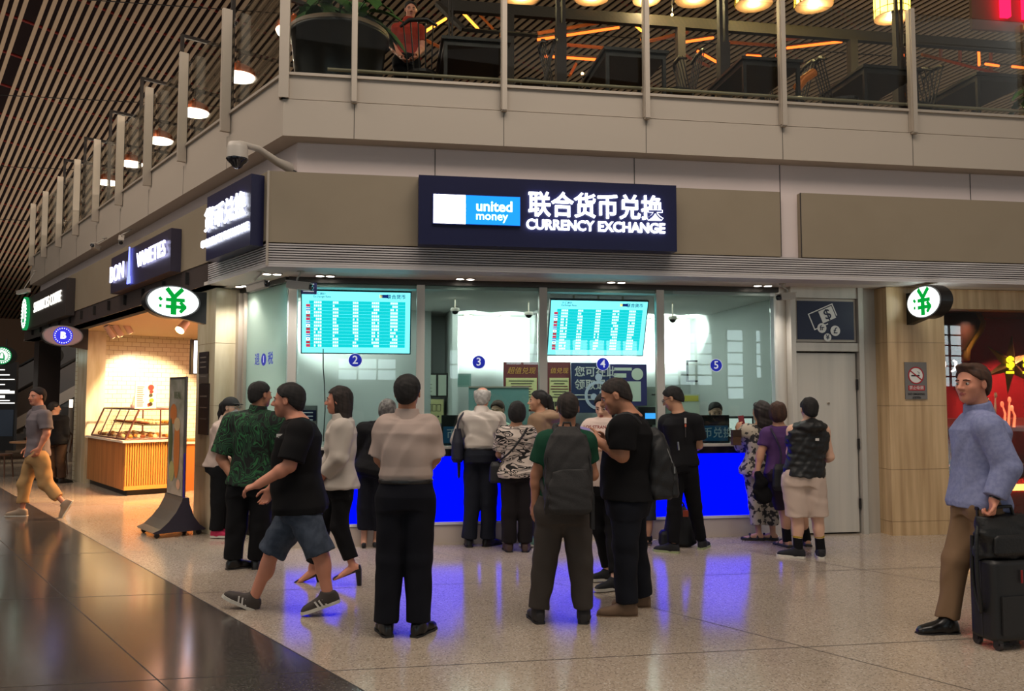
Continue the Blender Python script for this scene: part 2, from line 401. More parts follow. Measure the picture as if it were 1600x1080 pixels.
# back of hall: far walls so that nothing is open
mb = MB(); mb.box(L, 58,59, -40,40, -1,12); struct('wall_far', mb, M('far_wall', (70,58,50), .8))
mb = MB(); mb.plan([F(11,8.9,0), F(11.2,8.9,0), F(11.2,40,0), F(11,40,0)], 0, 4.4); struct('wall_side', mb, panelD)

# ------------------------------------------------------------ glass hall front behind the camera (seen in reflections)
mb = MB(); pane = emis('evening_sky_pane', (206,226,232), 2.6)
frm = M('curtain_wall_frame', (70,68,66), .5)
yb = -30.0
def BK(a,b,c): return P(a, yb-b, c)
mb.box(BK, -60,70, .3,.6, -.5,22, 0)
for x0,x1,z0,z1 in ((-24,-15,2.4,7),(-11,-6,2.4,7),(-3,0,2.4,7),(2.3,5.7,2.6,3.9),(8.85,9.5,2.7,4.5),(12.4,14.6,3.6,5.0),(15.6,21.4,4.2,5.3),(23.1,26.9,2.4,5.9),(27.95,29.3,1.5,6.2),(30.2,30.7,2.9,6.2),(36,48,2.4,7)):
    mb.add([BK(x0,.25,z0),BK(x1,.25,z0),BK(x1,.25,z1),BK(x0,.25,z1)], [(0,1,2,3)], 1)
    nx = max(1, round((x1-x0)/1.15)); nz = max(1, round((z1-z0)/.75))
    for i in range(nx+1): a = x0+(x1-x0)*i/nx; mb.box(BK, a-.05,a+.05, .1,.25, z0,z1)
    for i in range(nz+1): a = z0+(z1-z0)*i/nz; mb.box(BK, x0,x1, .1,.25, a-.05,a+.05)
o = struct('wall_glass_front', mb, [frm, pane])
# ------------------------------------------------------------ exchange signs
navy = M('navy_panel', (20,22,62), .35)
white_led = emis('white_led_letters', (236,240,255), 3.2)
def fu(px, py, d): p = atd(px, py, d); return float(p@U), p[2]
def ls(px, py, e): p = atd(px, py, e, N2); return float(p@V), p[2]
t = thing('shop_sign', 'large navy lightbox with white CURRENCY EXCHANGE letters and a white and blue logo block', 'sign', F(1.715,8.37,3.13))
m = MB(); m.box(F, .36,3.07, 8.27,8.448, 3.13,3.835); m.build('sign_box', navy, t)
d0 = 8.268
u0,z1 = fu(676,303,d0); u1,z0 = fu(727,352,d0); u2,_ = fu(813,330,d0)
m = MB(); m.box(F, u0,u2, 8.245,8.27, z0,z1); lg = m.build('logo_frame', M('logo_frame', (30,44,120), .4), t)
m = MB(); m.box(F, u0+.008,u1, 8.238,8.246, z0+.008,z1-.008); m.build('white_panel', emis('logo_white', (255,250,226), 2.2), lg)
m = MB(); m.box(F, u1,u2-.008, 8.238,8.246, z0+.008,z1-.008); m.build('blue_panel', emis('logo_blue', (24,120,214), 1.0), lg)
m = MB(); uc_ = u1+(u2-u1)*.18
m.text('united', F(uc_,8.238,z0+(z1-z0)*.62), U, Z, .15, .006, .02, 'LEFT'); m.text('money', F(uc_,8.238,z0+(z1-z0)*.30), U, Z, .12, .006, .012, 'LEFT')
m.build('logo_lettering', emis('logo_letters', (180,244,255), 2.0), lg)
ua,_ = fu(823,330,d0); ub,_ = fu(1037,330,d0)
m = MB(); m.text('联合货币兑换', F((ua+ub)/2,8.262,3.56), U, Z, .272, .015, .016, stretch=(ub-ua)/(6*.272)*.985)
m.text('CURRENCY EXCHANGE', F((ua+ub)/2,8.262,3.362), U, Z, .145, .015, .022, stretch=.945)
m.build('lettering', white_led, t)
# the sign round the corner
t = thing('shop_sign', 'navy lightbox round the corner with four white Chinese characters', 'sign', L(8.6,3.18,3.1))
m = MB(); m.box(L, 7.98,9.26, 3.11,3.246, 3.11,3.83); m.build('sign_box', navy, t)
m = MB(); m.text('货币兑换', L(8.68,3.10,3.54), -V, Z, .275, .015, .006, stretch=1.1)
m.text('CURRENCY EXCHANGE', L(8.68,3.10,3.30), -V, Z, .115, .015, .004, stretch=1.12)
m.build('lettering', white_led, t)
# bakery sign
t = thing('shop_sign', 'dark sign with blurred white and blue glowing letters above the bakery', 'sign', L(12.0,3.18,3.15))
m = MB(); m.box(L, 10.58,13.5, 3.12,3.246, 3.16,3.70); m.build('sign_box', M('plum_panel', (54,48,66), .35), t)
bl = emis('blue_white_led', (206,206,255), 1.8)
m = MB(); m.text('BON', L(13.05,3.10,3.42), -V, Z, .34, .015, .0, stretch=1.1)
m.text('VARIETIES', L(11.35,3.10,3.46), -V, Z, .29, .015, .0, stretch=1.0); m.build('lettering', bl, t)
m = MB(); m.prism(L(12.42,3.11,3.30), -V, Z, -N2, [(-.035,0),(.035,0),(.028,.22),(.008,.42),(-.008,.42),(-.028,.22)], .015); m.prism(L(12.42,3.11,3.2), -V, Z, -N2, [(-.08,0),(.08,0),(.06,.1),(-.06,.1)], .015)
m.build('spire_mark', emis('blue_led', (110,120,255), 1.6), t)
# coffee sign
t = thing('shop_sign', 'dark brown sign reading STARBUCKS COFFEE above the far left shop', 'sign', L(18.7,3.15,3.1))
m = MB(); m.box(L, 16.6,21.2, 3.10,3.246, 3.08,3.76); m.build('sign_box', M('brown_panel', (50,42,40), .5), t)
m = MB(); m.text('STARBUCKS COFFEE', L(18.35,3.095,3.46), -V, Z, .30, .015, .0, stretch=1.0); m.build('lettering', emis('soft_white_led', (250,244,232), .8), t)
def coffee_disc(par, c, ax, ay, az, r):
    m = MB(); m.prism(c, ax, ay, az, [(r*math.cos(a*math.pi/20),r*math.sin(a*math.pi/20)) for a in range(40)], .06); m.build('disc', emis('coffee_green', (20,130,70), .6), par)
    m = MB(); m.prism(c+az*.06, ax, ay, az, [(r*.62*math.cos(a*math.pi/20),r*.62*math.sin(a*math.pi/20)) for a in range(40)], .006)
    for k in range(24):
        a = 2*math.pi*k/24; m.obox(c+az*.062+ax*(r*.8*math.cos(a))+ay*(r*.8*math.sin(a)), ax*math.cos(a)+ay*math.sin(a), -ax*math.sin(a)+ay*math.cos(a), az, r*.09, r*.045, .004)
    m.build('emblem', emis('coffee_white', (236,244,236), 1.3), par)
    m = MB(); m.prism(c+az*.067, ax, ay, az, [(-r*.3,-r*.55),(r*.3,-r*.55),(r*.34,-r*.1),(r*.2,r*.28),(0,r*.45),(-r*.2,r*.28),(-r*.34,-r*.1)], .004); m.prism(c+az*.072, ax, ay, az, [(-r*.14,-r*.3),(r*.14,-r*.3),(r*.12,r*.2),(0,r*.3),(-r*.12,r*.2)], .003, 1)
    m.build('figure_mark', [emis('coffee_green', (20,130,70), .6), emis('coffee_white', (236,244,236), 1.3)], par)
coffee_disc(t, L(20.6,3.10,3.42), -V, Z, -N2, .36)

# ------------------------------------------------------------ projecting oval blade signs
blk = M('black_plastic', (26,25,26), .4)
green = emis('green_print', (8,150,52), .55); lite = emis('lightbox_white', (232,242,236), 1.55)
def blade(label, c, out, face, w, h, kind, wall):
    """c centre, out = unit vector away from wall, face = unit vector the face looks along"""
    t = thing('blade_sign', label, 'sign', c-Z*h/2, None)
    ax = nrm(np.cross(Z, face)); ov = lambda k: [(w/2*k*math.cos(a*math.pi/24), h/2*k*math.sin(a*math.pi/24)) for a in range(48)]
    m = MB(); m.prism(c-face*.07, ax, Z, face, ov(1.0), .14); m.build('housing', blk, t)
    m = MB(); m.prism(c+face*.07, ax, Z, face, ov(.97), .006, 1); m.prism(c+face*.076, ax, Z, face, ov(.90), .004, 0)
    m.prism(c-face*.076, ax, Z, face, ov(.90), .006, 0)
    m.build('face', [lite if kind != 'b' else M('blade_taupe', (128,108,106), .4, emit=(128,100,100), es=.25), M('grey_rim', (120,122,126), .4)], t)
    s_ = 1 if float(ax@out) < 0 else -1
    m = MB(); q = [(0,h*.30),(w*.62,h*.38),(w*.62,-h*.62),(w*.2,-h*.5),(-w*.1,-h*.40)]
    m.prism(c-face*.05, ax*s_, Z, face, q, .09); m.build('bracket', blk, t)
    f0 = c+face*.081
    if kind == 'yen':
        m = MB(); k = h*.42
        def bar(x0,y0,x1,y1,wd):
            a = np.array((x0,y0)); b = np.array((x1,y1)); dv = (b-a)/np.linalg.norm(b-a); nv = np.array((-dv[1],dv[0]))*wd*.78
            m.prism(f0, ax, Z, face, [tuple((a+nv)*k),tuple((b+nv)*k),tuple((b-nv)*k),tuple((a-nv)*k)], .004)
        bar(-.5,.95,.02,.30,.2); bar(.62,.95,.02,.30,.2); bar(0,.38,0,-.95,.26); bar(-.55,.12,.78,.12,.17)
        bar(-.55,-.38,.75,-.38,.17); bar(.85,-.42,.45,-.02,.16); bar(.85,-.34,.45,-.76,.16); bar(-1.02,.25,-.82,.05,.14); bar(-1.0,-.35,-.82,-.35,.14)
        m.build('yen_mark', green, t)
    elif kind == 'b':
        r = h*.42; m = MB(); m.prism(f0, ax, Z, face, [(r*math.cos(a*math.pi/20),r*math.sin(a*math.pi/20)) for a in range(40)], .004); m.build('blue_roundel', emis('roundel_blue', (52,50,190), .7), t)
        m = MB(); m.text('B', f0+face*.005, ax, Z, r*1.05, .004, .04); m.text('B', f0+face*.005+ax*r*.08, ax, Z, r*.7, .004, .0)
        for k in range(22):
            a = 2*math.pi*k/22; m.obox(f0+face*.006+ax*(r*.82*math.cos(a))+Z*(r*.82*math.sin(a)), ax*math.cos(a)+Z*math.sin(a), -ax*math.sin(a)+Z*math.cos(a), face, r*.05, r*.04, .002)
        m.build('roundel_letter', emis('roundel_white', (226,226,250), .9), t)
    return t
blade('oval lightbox with a green yen mark and arrow on the left pillar beside the bakery', L(9.62,2.86,2.665), -N2, -V, .61, .37, 'yen', 0)
ur = atd(1452,472,8.52); blade('oval lightbox with a green yen mark and arrow on the right travertine pillar', ur, -N, -U, .62, .38, 'yen', 0)
pb = atd(97,525,2.98,N2); blade('mauve oval sign with a blue B roundel hanging left of the bakery', pb, -N2, -V, .66, .37, 'b', 0)
for lab, px, py, e, r in (('small green and white round coffee sign hanging by the escalator', 75, 555, 3.9, .21), ('green round coffee sign at the left edge over the dark menu panel', 2, 556, 2.75, .19)):
    c = atd(px, py, e, N2); t = thing('blade_sign', lab, 'sign', c-Z*r)
    m = MB(); m.prism(c-V*-.01, -V*0+nrm(np.cross(Z,-V)), Z, V, [(r*1.5*math.cos(a*math.pi/20)+ .15*r,r*1.15*math.sin(a*math.pi/20)) for a in range(40)], .1); m.build('housing', blk, t)
    m = MB(); m.tube([c+V*.05+N2*.1+Z*r, c+V*.05+N2*.1+Z*(2.9-c[2])], .012); m.build('hanger', blk, t)
    coffee_disc(t, c, nrm(np.cross(Z,-V)), Z, -V, r)

# ------------------------------------------------------------ transom sign, no smoking sign, plaques
t = thing('currency_sign', 'navy transom sign with banknote and coin symbols above the steel door', 'sign', F(5.2,9.1,2.24))
m = MB(); m.box(F, 4.81,5.59, 9.085,9.12, 2.25,2.765); m.build('sign_frame', alu, t)
m = MB(); m.box(F, 4.84,5.56, 9.078,9.086, 2.28,2.735); m.build('sign_panel', M('navy_print', (30,34,66), .4), t)
wh = M('white_print', (214,212,204), .5, emit=(214,212,204), es=.05)
cx = 5.19; zc_ = 2.50
R = lambda x,y: F(cx,9.078,zc_)+nrm(U+Z*.42)*x+nrm(Z-U*.42)*y
au = nrm(U+Z*.42); av = nrm(Z-U*.42)
m = MB(); o = F(cx-.02,9.076,zc_+.05)
for a,b,c_,d_ in ((-.17,.17,.092,.104),(-.17,.02,-.104,-.092),(-.17,-.158,-.104,.104),(.158,.17,-.05,.104)): m.obox(o+au*((a+b)/2)+av*((c_+d_)/2), au, av, N, (b-a)/2, (d_-c_)/2, .003)
m.obox(o+au*.055+av*.005, au, av, N, .09, .075, .003)
for x,z,r in ((-.045,-.085,.058),(.125,-.115,.062),(.025,-.195,.048)): m.disc(F(cx+x,9.070,zc_+z), U, Z, r, r)
m.build('banknote_and_coins', wh, t)
m = MB(); nv_ = M('navy_print', (30,34,66), .4)
m.text('$', o+au*.055+av*.005-N*.006, au, av, .17, .003, .01)
for ch,x,z,sz in (('fr',-.045,-.085,.085),('£',.125,-.115,.1),('¥',.025,-.195,.08)): m.text(ch, F(cx+x,9.068,zc_+z), U, Z, sz, .003, .012)
m.build('currency_marks', nv_, t)
t = thing('no_smoking_sign', 'grey no smoking plate on the right travertine pillar', 'sign', F(6.28,8.87,1.60))
ua,zt = fu(1413,566,8.87); ub,zb = fu(1449,624,8.87)
m = MB(); m.box(F, ua,ub, 8.866,8.879, zb,zt); m.build('plate', M('grey_plate', (122,116,112), .4, .2), t)
cu = (ua+ub)/2; w_ = ub-ua; cz = zt-w_*.55; r = w_*.36
m = MB(); ring = [(r*math.cos(a*math.pi/16), r*math.sin(a*math.pi/16)) for a in range(33)]
for a in range(32):
    m.prism(F(cu,8.866,cz), U, Z, -N, [ring[a],ring[a+1],(ring[a+1][0]*.86,ring[a+1][1]*.86),(ring[a][0]*.86,ring[a][1]*.86)], .003)
m.obox(F(cu,8.8635,cz), nrm(U-Z*.75), nrm(Z+U*.75), N, r*.9, r*.07, .0015); m.box(F, ua+w_*.14,ub-w_*.12, 8.863,8.866, cz-r-w_*.27,cz-r-w_*.06)
m.build('prohibition_ring', M('sign_red', (176,34,46), .5), t)
m = MB(); m.disc(F(cu,8.8655,cz), U, Z, r*.86, r*.86); m.text('禁止吸烟', F(cu,8.862,cz-r-w_*.165), U, Z, w_*.165, .001, .0); m.build('white_print', wh, t)
m = MB(); m.box(F, cu-r*.6,cu+r*.45, 8.863,8.865, cz-r*.12,cz+r*.06); m.tube([F(cu+r*.35,8.864,cz+r*.12),F(cu+r*.45,8.864,cz+r*.3),F(cu+r*.2,8.864,cz+r*.45)], .003, 6)
m.text('NO SMOKING', F(cu,8.863,cz-r-w_*.42), U, Z, w_*.12, .001, .01); m.text('违者罚款', F(cu,8.863,cz-r-w_*.58), U, Z, w_*.10, .001)
for k in range(2): m.box(F, cu-w_*.14,cu+w_*.14, 8.864,8.866, zb+w_*(.1+.09*k),zb+w_*(.115+.09*k))
m.build('black_print', M('sign_ink', (40,38,40), .6), t)
for k,(y0,y1) in enumerate(((551,584),(585,599),(600,680))):
    sa,za = ls(312,y0,3.41); sb,zb = ls(325,y1,3.41)
    t = thing('wall_plaque', ('topmost','middle','lowest')[k]+' dark bronze plaque on the left pillar beside the bakery', 'plaque', L((sa+sb)/2,3.41,zb), 'plaques on the left pillar')
    m = MB(); m.box(L, sb,sa, 3.402,3.419, zb,za); m.build('plate', M('bronze', (66,56,54), .4, .5) if k != 1 else M('pale_bronze', (104,94,86), .4, .4), t)
    m = MB(); 
    for q in range(3 if k != 1 else 1): zz = za-(za-zb)*(.25+.22*q); m.box(L, sb+.05,sa-.05, 3.400,3.402, zz-.008,zz+.008)
    m.build('engraving', M('plaque_print', (120,108,98), .5), t)

# ------------------------------------------------------------ security cameras and soffit downlights
camw = M('camera_housing', (186,178,168), .45); lens = M('camera_dome', (14,16,26), .08, coat=.5)
t = thing('dome_camera', 'white dome security camera on a curved arm at the building corner', 'security camera', atd(371,252,8.2))
c = atd(371,232,8.2)
m = MB(); m.lathe(c-Z*.10, [(.02,.16),(.085,.15),(.098,.10),(.102,.0)], 24); m.build('housing', camw, t)
m = MB(); m.lathe(c-Z*.10, [(.102,0),(.106,-.012),(.085,-.035),(.06,-.055),(.045,-.08),(.02,-.098),(.001,-.102)], 24); m.build('dome', lens, t)
a0 = c+Z*.055; a3 = atd(452,262,8.84); a1 = a0*.62+a3*.38+Z*.04; a2 = a0*.25+a3*.75+Z*.0
m = MB(); m.tube([a0, a1, a2, a3, a3-Z*.02+N*.03], [.028,.034,.042,.055,.055], 10); m.build('arm', camw, t)
m = MB(); m.tube([a3, a3+U*.1-Z*.06, a3+U*.25-Z*.09+N*.03], .008, 6); m.build('cable', blk, t)
def bullet(label, p0, p1, top, up=.12, arm=True):
    t = thing('bullet_camera', label, 'security camera', (np.asarray(p0)+p1)/2)
    d = nrm(p1-p0); sd = nrm(np.cross(d, Z)); uv = np.cross(sd, d); ln = np.linalg.norm(p1-p0)
    m = MB(); m.obox((p0+p1)/2, d, sd, uv, ln/2, .036, .034); m.obox((p0+p1)/2+uv*.04, d, sd, uv, ln/2+.015, .042, .006); m.build('housing', camw, t)
    m = MB(); m.lathe(p1, [(.03,0),(.03,.03),(.024,.03),(.001,.024)], 16, 0, d); m.build('lens', lens, t)
    q = p0*.6+p1*.4
    m = MB(); m.tube([q+uv*.04, q+uv*.08, np.array((q[0]*.98+.0,q[1],top-.03)), np.array((q[0]*.98,q[1],top))], .010, 8); m.lathe(np.array((q[0]*.98,q[1],top-.012)), [(.04,0),(.04,.012)], 16); m.build('mount', camw, t)
bullet('white bullet camera under the soffit above the corner glass', atd(388,452,8.85), atd(416,444,8.75), 2.9)
bullet('white bullet camera under the soffit in front of the first rate screen', atd(449,445,8.75), atd(484,449,8.7), 2.9)
bullet('small bullet camera under the soffit beside the steel column', atd(1240,463,8.85), atd(1218,465,8.8), 2.9)
bullet('white bullet camera on the upper wall left of the bakery sign', atd(153,389,3.3,N2), atd(145,384,3.2,N2), 4.29)
bullet('small camera hanging above the bakery sign', atd(190,372,3.45,N2), atd(189,379,3.35,N2), 4.29)
bullet('white camera on an arm above the coffee sign', atd(45,454,3.0,N2), atd(28,458,2.9,N2), 4.29)
dl = emis('downlight_glow', (255,248,236), 6.0)
k = 0
for px0, py0, d in ((425,431,8.95),(508,436,9.0),(727,441,9.0),(963,447,9.0),(1192,451,9.0)):
    for j in range(2):
        q = atd(px0+j*16-8, py0, d); u = float(q@U); p = F(u, d, 2.9)
        t = thing('downlight', 'one of the round recessed soffit downlights in front of the glass', 'light', p-Z*.01, 'recessed soffit downlights')
        m = MB(); m.lathe(p-Z*.012, [(.052,0),(.058,.006),(.058,.014)], 20); m.build('trim_ring', alu, t)
        m = MB(); m.disc(p-Z*.013, U, N, .042, .042, 20); m.build('lens', dl, t)
    spot_light('downlight_lamp', F(u-.1,d,2.87), F(u-.1,d-.05,0), 20, (1,.95,.88), 1.9, .8, .05)

for j in range(2):
    p = ray(374+j*9, 447-j); p = np.array((0,0,CAMH))+p*((2.9-CAMH)/p[2])
    t = thing('downlight', 'round recessed soffit downlight beside the left pillar, one of two', 'light', p-Z*.01, 'recessed soffit downlights by the left pillar')
    m = MB(); m.lathe(p-Z*.012, [(.052,0),(.058,.006),(.058,.014)], 20); m.build('trim_ring', alu, t)
    m = MB(); m.disc(p-Z*.013, U, N, .042, .042, 20); m.build('lens', dl, t)
spot_light('column_downlight', p-Z*.03-N2*.05, (p[0]-.1,p[1]+.1,0), 26, (1,.95,.86), 2.2, .8, .05)
spot_light('corner_glass_fill', L(9.0,4.9,2.72), L(9.1,3.7,1.5), 17, (.93,1.0,.97), 1.9, .8, .05)  # added light behind the corner glass to brighten its haze, no fitting there
# ------------------------------------------------------------ exchange counter
t = thing('counter', 'long exchange counter with a glowing blue front and black worktop', 'counter', F(1.8,9.2,0))
blue = emis('blue_backlit_panel', (0,6,255), 1.0)
for i,(a,b) in enumerate(((-.97,.43),(.43,1.81),(1.81,3.19),(3.19,4.62))):
    m = MB(); m.box(F, a+.002,b-.002, 9.13,9.16, .245,.955); m.build('light_panel', blue, t)
m = MB(); m.box(F, -.97,4.62, 9.16,9.30, 0,.93); m.build('carcass', dark, t)
m = MB(); m.box(F, -1.0,4.64, 9.10,9.60, .955,1.035); m.build('worktop', M('black_stone', (22,20,24), .15), t)
m = MB(); m.box(F, -1.0,4.64, 9.11,9.55, 1.035,1.062); m.build('steel_ledge', steel, t)
m = MB(); m.box(F, -.97,4.62, 9.135,9.165, 0.0,.205); m.build('plinth', M('plinth_steel', (206,192,176), .35, .2), t); m = MB(); m.box(F, -.97,4.62, 9.12,9.16, .212,.243); m.build('edge_strip', M('edge_white', (226,222,226), .3), t)
t = thing('counter', 'short return of the exchange counter under the corner glass', 'counter', L(9.05,3.8,0))
m = MB(); m.box(L, 8.95,9.66, 3.72,3.75, .245,.955); m.build('light_panel', M('steel_cladding', (150,146,140), .35, .9), t)
m = MB(); m.box(L, 8.95,9.66, 3.75,3.95, 0,.955); m.build('carcass', dark, t)
m = MB(); m.box(L, 8.95,9.66, 3.70,4.1, .955,1.06); m.build('worktop', M('black_stone', (22,20,24), .15), t)

# ------------------------------------------------------------ rate screens
def rate_screen(label, tl, tr, d, tilt, w, h, rows, rods):
    c = (tl+tr)/2; ax = U; uv = nrm(Z*math.cos(tilt)-N*math.sin(tilt)); az = np.cross(ax, uv)   # az looks at the viewer
    t = thing('rate_screen', label, 'screen', c-uv*h)
    o = c-uv*(h/2)
    m = MB(); m.obox(o-az*.03, ax, uv, az, w/2, h/2, .03); m.build('casing', M('screen_casing', (18,26,54), .4), t)
    P2 = lambda x,y: o+az*.002+ax*(x*w/2)+uv*(y*h/2)
    m = MB(); m.obox(o, ax, uv, az, w/2-.012, h/2-.012, .002); scr = m.build('display', emis('screen_cyan', (120,226,240), 1.0), t)
    m = MB()
    for r in range(rows+1):
        y = .62-(1.36/rows)*r
        m.obox(P2(.02,y)+az*.001, ax, uv, az, w*.5*.87, h*.5*.64/rows, .0008)
    m.build('rate_rows', emis('screen_teal', (14,178,190), .9), scr)
    m = MB()
    for r in range(rows+1):
        y = .62-(1.36/rows)*r
        for x,nn in ((-.68,4),(-.36,3),(.0,3),(.36,4),(.7,4)):
            for q in range(nn):
                if rng.random() < .12 and r: continue
                m.obox(P2(x+(q-nn/2)*.035,y)+az*.003, ax, uv, az, w*.007, h*.5*.42/rows, .0006)
    m.text('联合货币', P2(.72,.82), ax, uv, h*.075, .001, .02, m=1); m.text('Exchange Rate', P2(-.62,.80), ax, uv, h*.045, .001, .01, m=1); m.text('外汇牌价', P2(-.66,.88), ax, uv, h*.045, .001, .01, m=1)
    m.obox(P2(.50,.84), ax, uv, az, w*.035, h*.025, .001, 1); m.obox(P2(.44,.84), ax, uv, az, w*.012, h*.025, .001, 2)
    m.build('rate_figures', [emis('screen_white', (206,250,250), 1.1), emis('screen_navy', (16,40,110), .7), emis('screen_yellow', (240,230,140), .9)], scr)
    m = MB()
    for r in range(rows):
        y = .62-(1.36/rows)*(r+1); c3 = P2(-.87,y)+az*.002
        m.obox(c3, ax, uv, az, w*.018, h*.5*.55/rows, .001, r%4); m.obox(c3+az*.001, ax, uv, az, w*.018 if r%2 else w*.006, h*.5*.16/rows, .001, (r+1)%4)
    m.build('flag_icons', [emis('flag_red', (210,50,60), .8), emis('flag_blue', (40,60,170), .8), emis('flag_white', (230,236,240), .9), emis('flag_maroon', (150,60,80), .7)], scr)
    m = MB()
    for x in rods: q = o+ax*(x*w/2)+uv*(h*.35)-az*.05; m.tube([q, np.array((q[0],q[1],2.80))], .013, 8)
    m.build('ceiling_rods', alu, t)
w1 = float((atd(643,458,9.42)-atd(470,452,9.42))@U)
rate_screen('cyan exchange rate screen hanging behind window 2', atd(470,452,9.42), atd(643,457,9.42), 9.42, .16, w1, .715, 13, (-.5,0,.5))
w2 = float((atd(1014,471,9.42)-atd(860,467,9.42))@U)
rate_screen('cyan exchange rate screen tilted forward behind window 4', atd(860,467,9.42), atd(1014,471,9.42), 9.42, .36, w2, .69, 13, (-.5,0,.5))

# ------------------------------------------------------------ window numbers on the glass
sb_ = M('sticker_blue', (16,34,170), .4, emit=(16,34,170), es=.15); sw = M('sticker_white', (226,230,240), .5, emit=(226,230,240), es=.12)
for n_, px, py in (('2',555,563),('3',748,566),('4',942,569),('5',1119,571)):
    c = atd(px,py,9.192); t = thing('window_number', 'round blue sticker with white number %s on the exchange glass' % n_, 'sticker', c-Z*.08, 'numbers on the exchange windows')
    m = MB(); m.prism(c, U, Z, -N, [(.076*math.cos(a*math.pi/18),.076*math.sin(a*math.pi/18)) for a in range(36)], .001); m.build('border', sw, t)
    m = MB(); m.prism(c-N*.001, U, Z, -N, [(.070*math.cos(a*math.pi/18),.070*math.sin(a*math.pi/18)) for a in range(36)], .001); m.build('disc', sb_, t)
    m = MB(); m.text(n_, c-N*.002, U, Z, .125, .001, .012); m.build('number', sw, t)
c = atd(412,562,3.732,N2); t = thing('window_number', 'blue characters and a round number 1 on the angled corner glass', 'sticker', c-Z*.08, None)
m = MB(); m.text('退', c+V*.19, -V, Z, .15, .001, .01); m.text('税', c-V*.19, -V, Z, .15, .001, .01); m.prism(c, -V, Z, -N2, [(.07*math.cos(a*math.pi/18),.07*math.sin(a*math.pi/18)) for a in range(36)], .001); m.build('print', sb_, t)
m = MB(); m.text('1', c-N2*.002, -V, Z, .11, .001, .012); m.build('number', sw, t)

# ------------------------------------------------------------ inside the booth
def board(name, label, cat, px0, py0, px1, py1, d, col, th=.02, group=None, frame=None, parts=None):
    a = atd(px0,py0,d); b = atd(px1,py1,d); u0,u1 = float(a@U),float(b@U); z1,z0 = a[2],b[2]
    t = thing(name, label, cat, F((u0+u1)/2,d,z0), group)
    if frame: m = MB(); m.box(F, u0,u1, d,d+th, z0,z1); m.build('frame', frame, t); q = .025; m = MB(); m.box(F, u0+q,u1-q, d-.003,d, z0+q,z1-q); m.build('sheet', col, t)
    else: m = MB(); m.box(F, u0,u1, d,d+th, z0,z1); m.build('board', col, t)
    return t, u0, u1, z0, z1
cream = M('paper_cream', (216,210,150), .7); pw = M('paper_white', (214,222,204), .7); mar = M('poster_maroon', (112,48,52), .6); gold = M('poster_gold', (214,160,80), .5); ink = M('ink', (70,62,56), .7)
for lab,px0,px1,gap in (('maroon and cream cash offer poster behind window 3', 787,842,0), ('narrow maroon and cream cash offer poster behind window 4', 855,892,.0)):
    t,u0,u1,z0,z1 = board('poster', lab, 'poster', px0,566,px1,643, 11.2, mar, .03)
    m = MB(); m.box(F, u0+.03,u1-.03, 11.19,11.2, z0+.03,z0+(z1-z0)*.68); m.build('text_panel', cream, t)
    m = MB(); m.text('超值兑现' if px1-px0 > 50 else '值兑现', F((u0+u1)/2,11.195,z0+(z1-z0)*.82), U, Z, (u1-u0)*(.20 if px1-px0 > 50 else .26), .002, .0, slant=.2); m.build('headline', gold, t)
    m = MB()
    for k in range(7): zz = z0+(z1-z0)*(.62-.055*k); hw = (u1-u0)*(.22+.18*rng.random()); m.box(F, (u0+u1)/2-hw,(u0+u1)/2+hw, 11.186,11.19, zz-.006,zz+.006, 1 if k in (2,3) else 0)
    for k in range(4): uu = u0+(u1-u0)*(.2+.2*k); m.box(F, uu-.03,uu+.03, 11.186,11.19, z0+(z1-z0)*.1,z0+(z1-z0)*.2, (0,0,1,2)[k])
    m.build('print', [ink, mar, gold], t)
t,u0,u1,z0,z1 = board('poster', 'dark blue poster with a round watch behind window 4', 'poster', 893,567,953,645, 11.15, M('poster_navy', (34,46,86), .5), .03)
m = MB(); m.text('您可在此', F(u0+.04,11.146,z1-.13), U, Z, .15, .002, .015, 'LEFT'); m.text('领取退税', F(u0+.04,11.146,z1-.31), U, Z, .15, .002, .015, 'LEFT')
for k in range(2): m.box(F, u0+.04,u0+.3, 11.143,11.15, z1-.45-.06*k,z1-.435-.06*k)
m.build('headline', M('poster_pale', (196,196,190), .6), t)
m = MB(); c = F(u1-.16,11.145,z0+.24)
for a in range(32):
    a0,a1 = a*math.pi/16,(a+1)*math.pi/16; m.prism(c, U, Z, -N, [(.2*math.cos(a0),.2*math.sin(a0)),(.2*math.cos(a1),.2*math.sin(a1)),(.16*math.cos(a1),.16*math.sin(a1)),(.16*math.cos(a0),.16*math.sin(a0))], .006)
for x,y,r in ((-.07,-.02,.045),(.06,.03,.05),(.02,-.08,.035)): m.disc(c-N*.004+U*x+Z*y, U, Z, r, r)
m.lathe(c+Z*.25-N*.002, [(.05,0),(.05,.006)], 20, 0, -N); m.build('watch_picture', M('poster_silver', (190,196,214), .5), t)
t,u0,u1,z0,z1 = board('poster', 'violet blue poster with white panels beside the watch poster', 'poster', 954,569,1011,634, 11.25, M('poster_violet', (56,52,110), .5), .03)
m = MB(); m.box(F, u0+.05,u1-.09, 11.243,11.25, z0+.06,z0+.34); m.box(F, u0+.05,u1-.22, 11.243,11.25, z1-.09,z1-.05); m.box(F, u0+.05,u1-.3, 11.243,11.25, z1-.19,z1-.13); m.lathe(F(u1-.14,11.246,z1-.14), [(.085,0),(.085,.005)], 20, 0, -N); m.build('white_panels', pw, t)
blkf = M('frame_black', (40,36,34), .5)
t,u0,u1,z0,z1 = board('certificate', 'double certificate in a black frame behind window 3', 'certificate', 655,583,700,621, 11.6, pw, .03, None, blkf)
m = MB(); um = u0+(u1-u0)*.62; m.box(F, um-.015,um+.015, 11.59,11.61, z0,z1); m.build('divider', blkf, t)
m = MB()
for k in range(4): m.box(F, u0+.08,um-.07, 11.594,11.597, z1-.16-.05*k,z1-.155-.05*k)
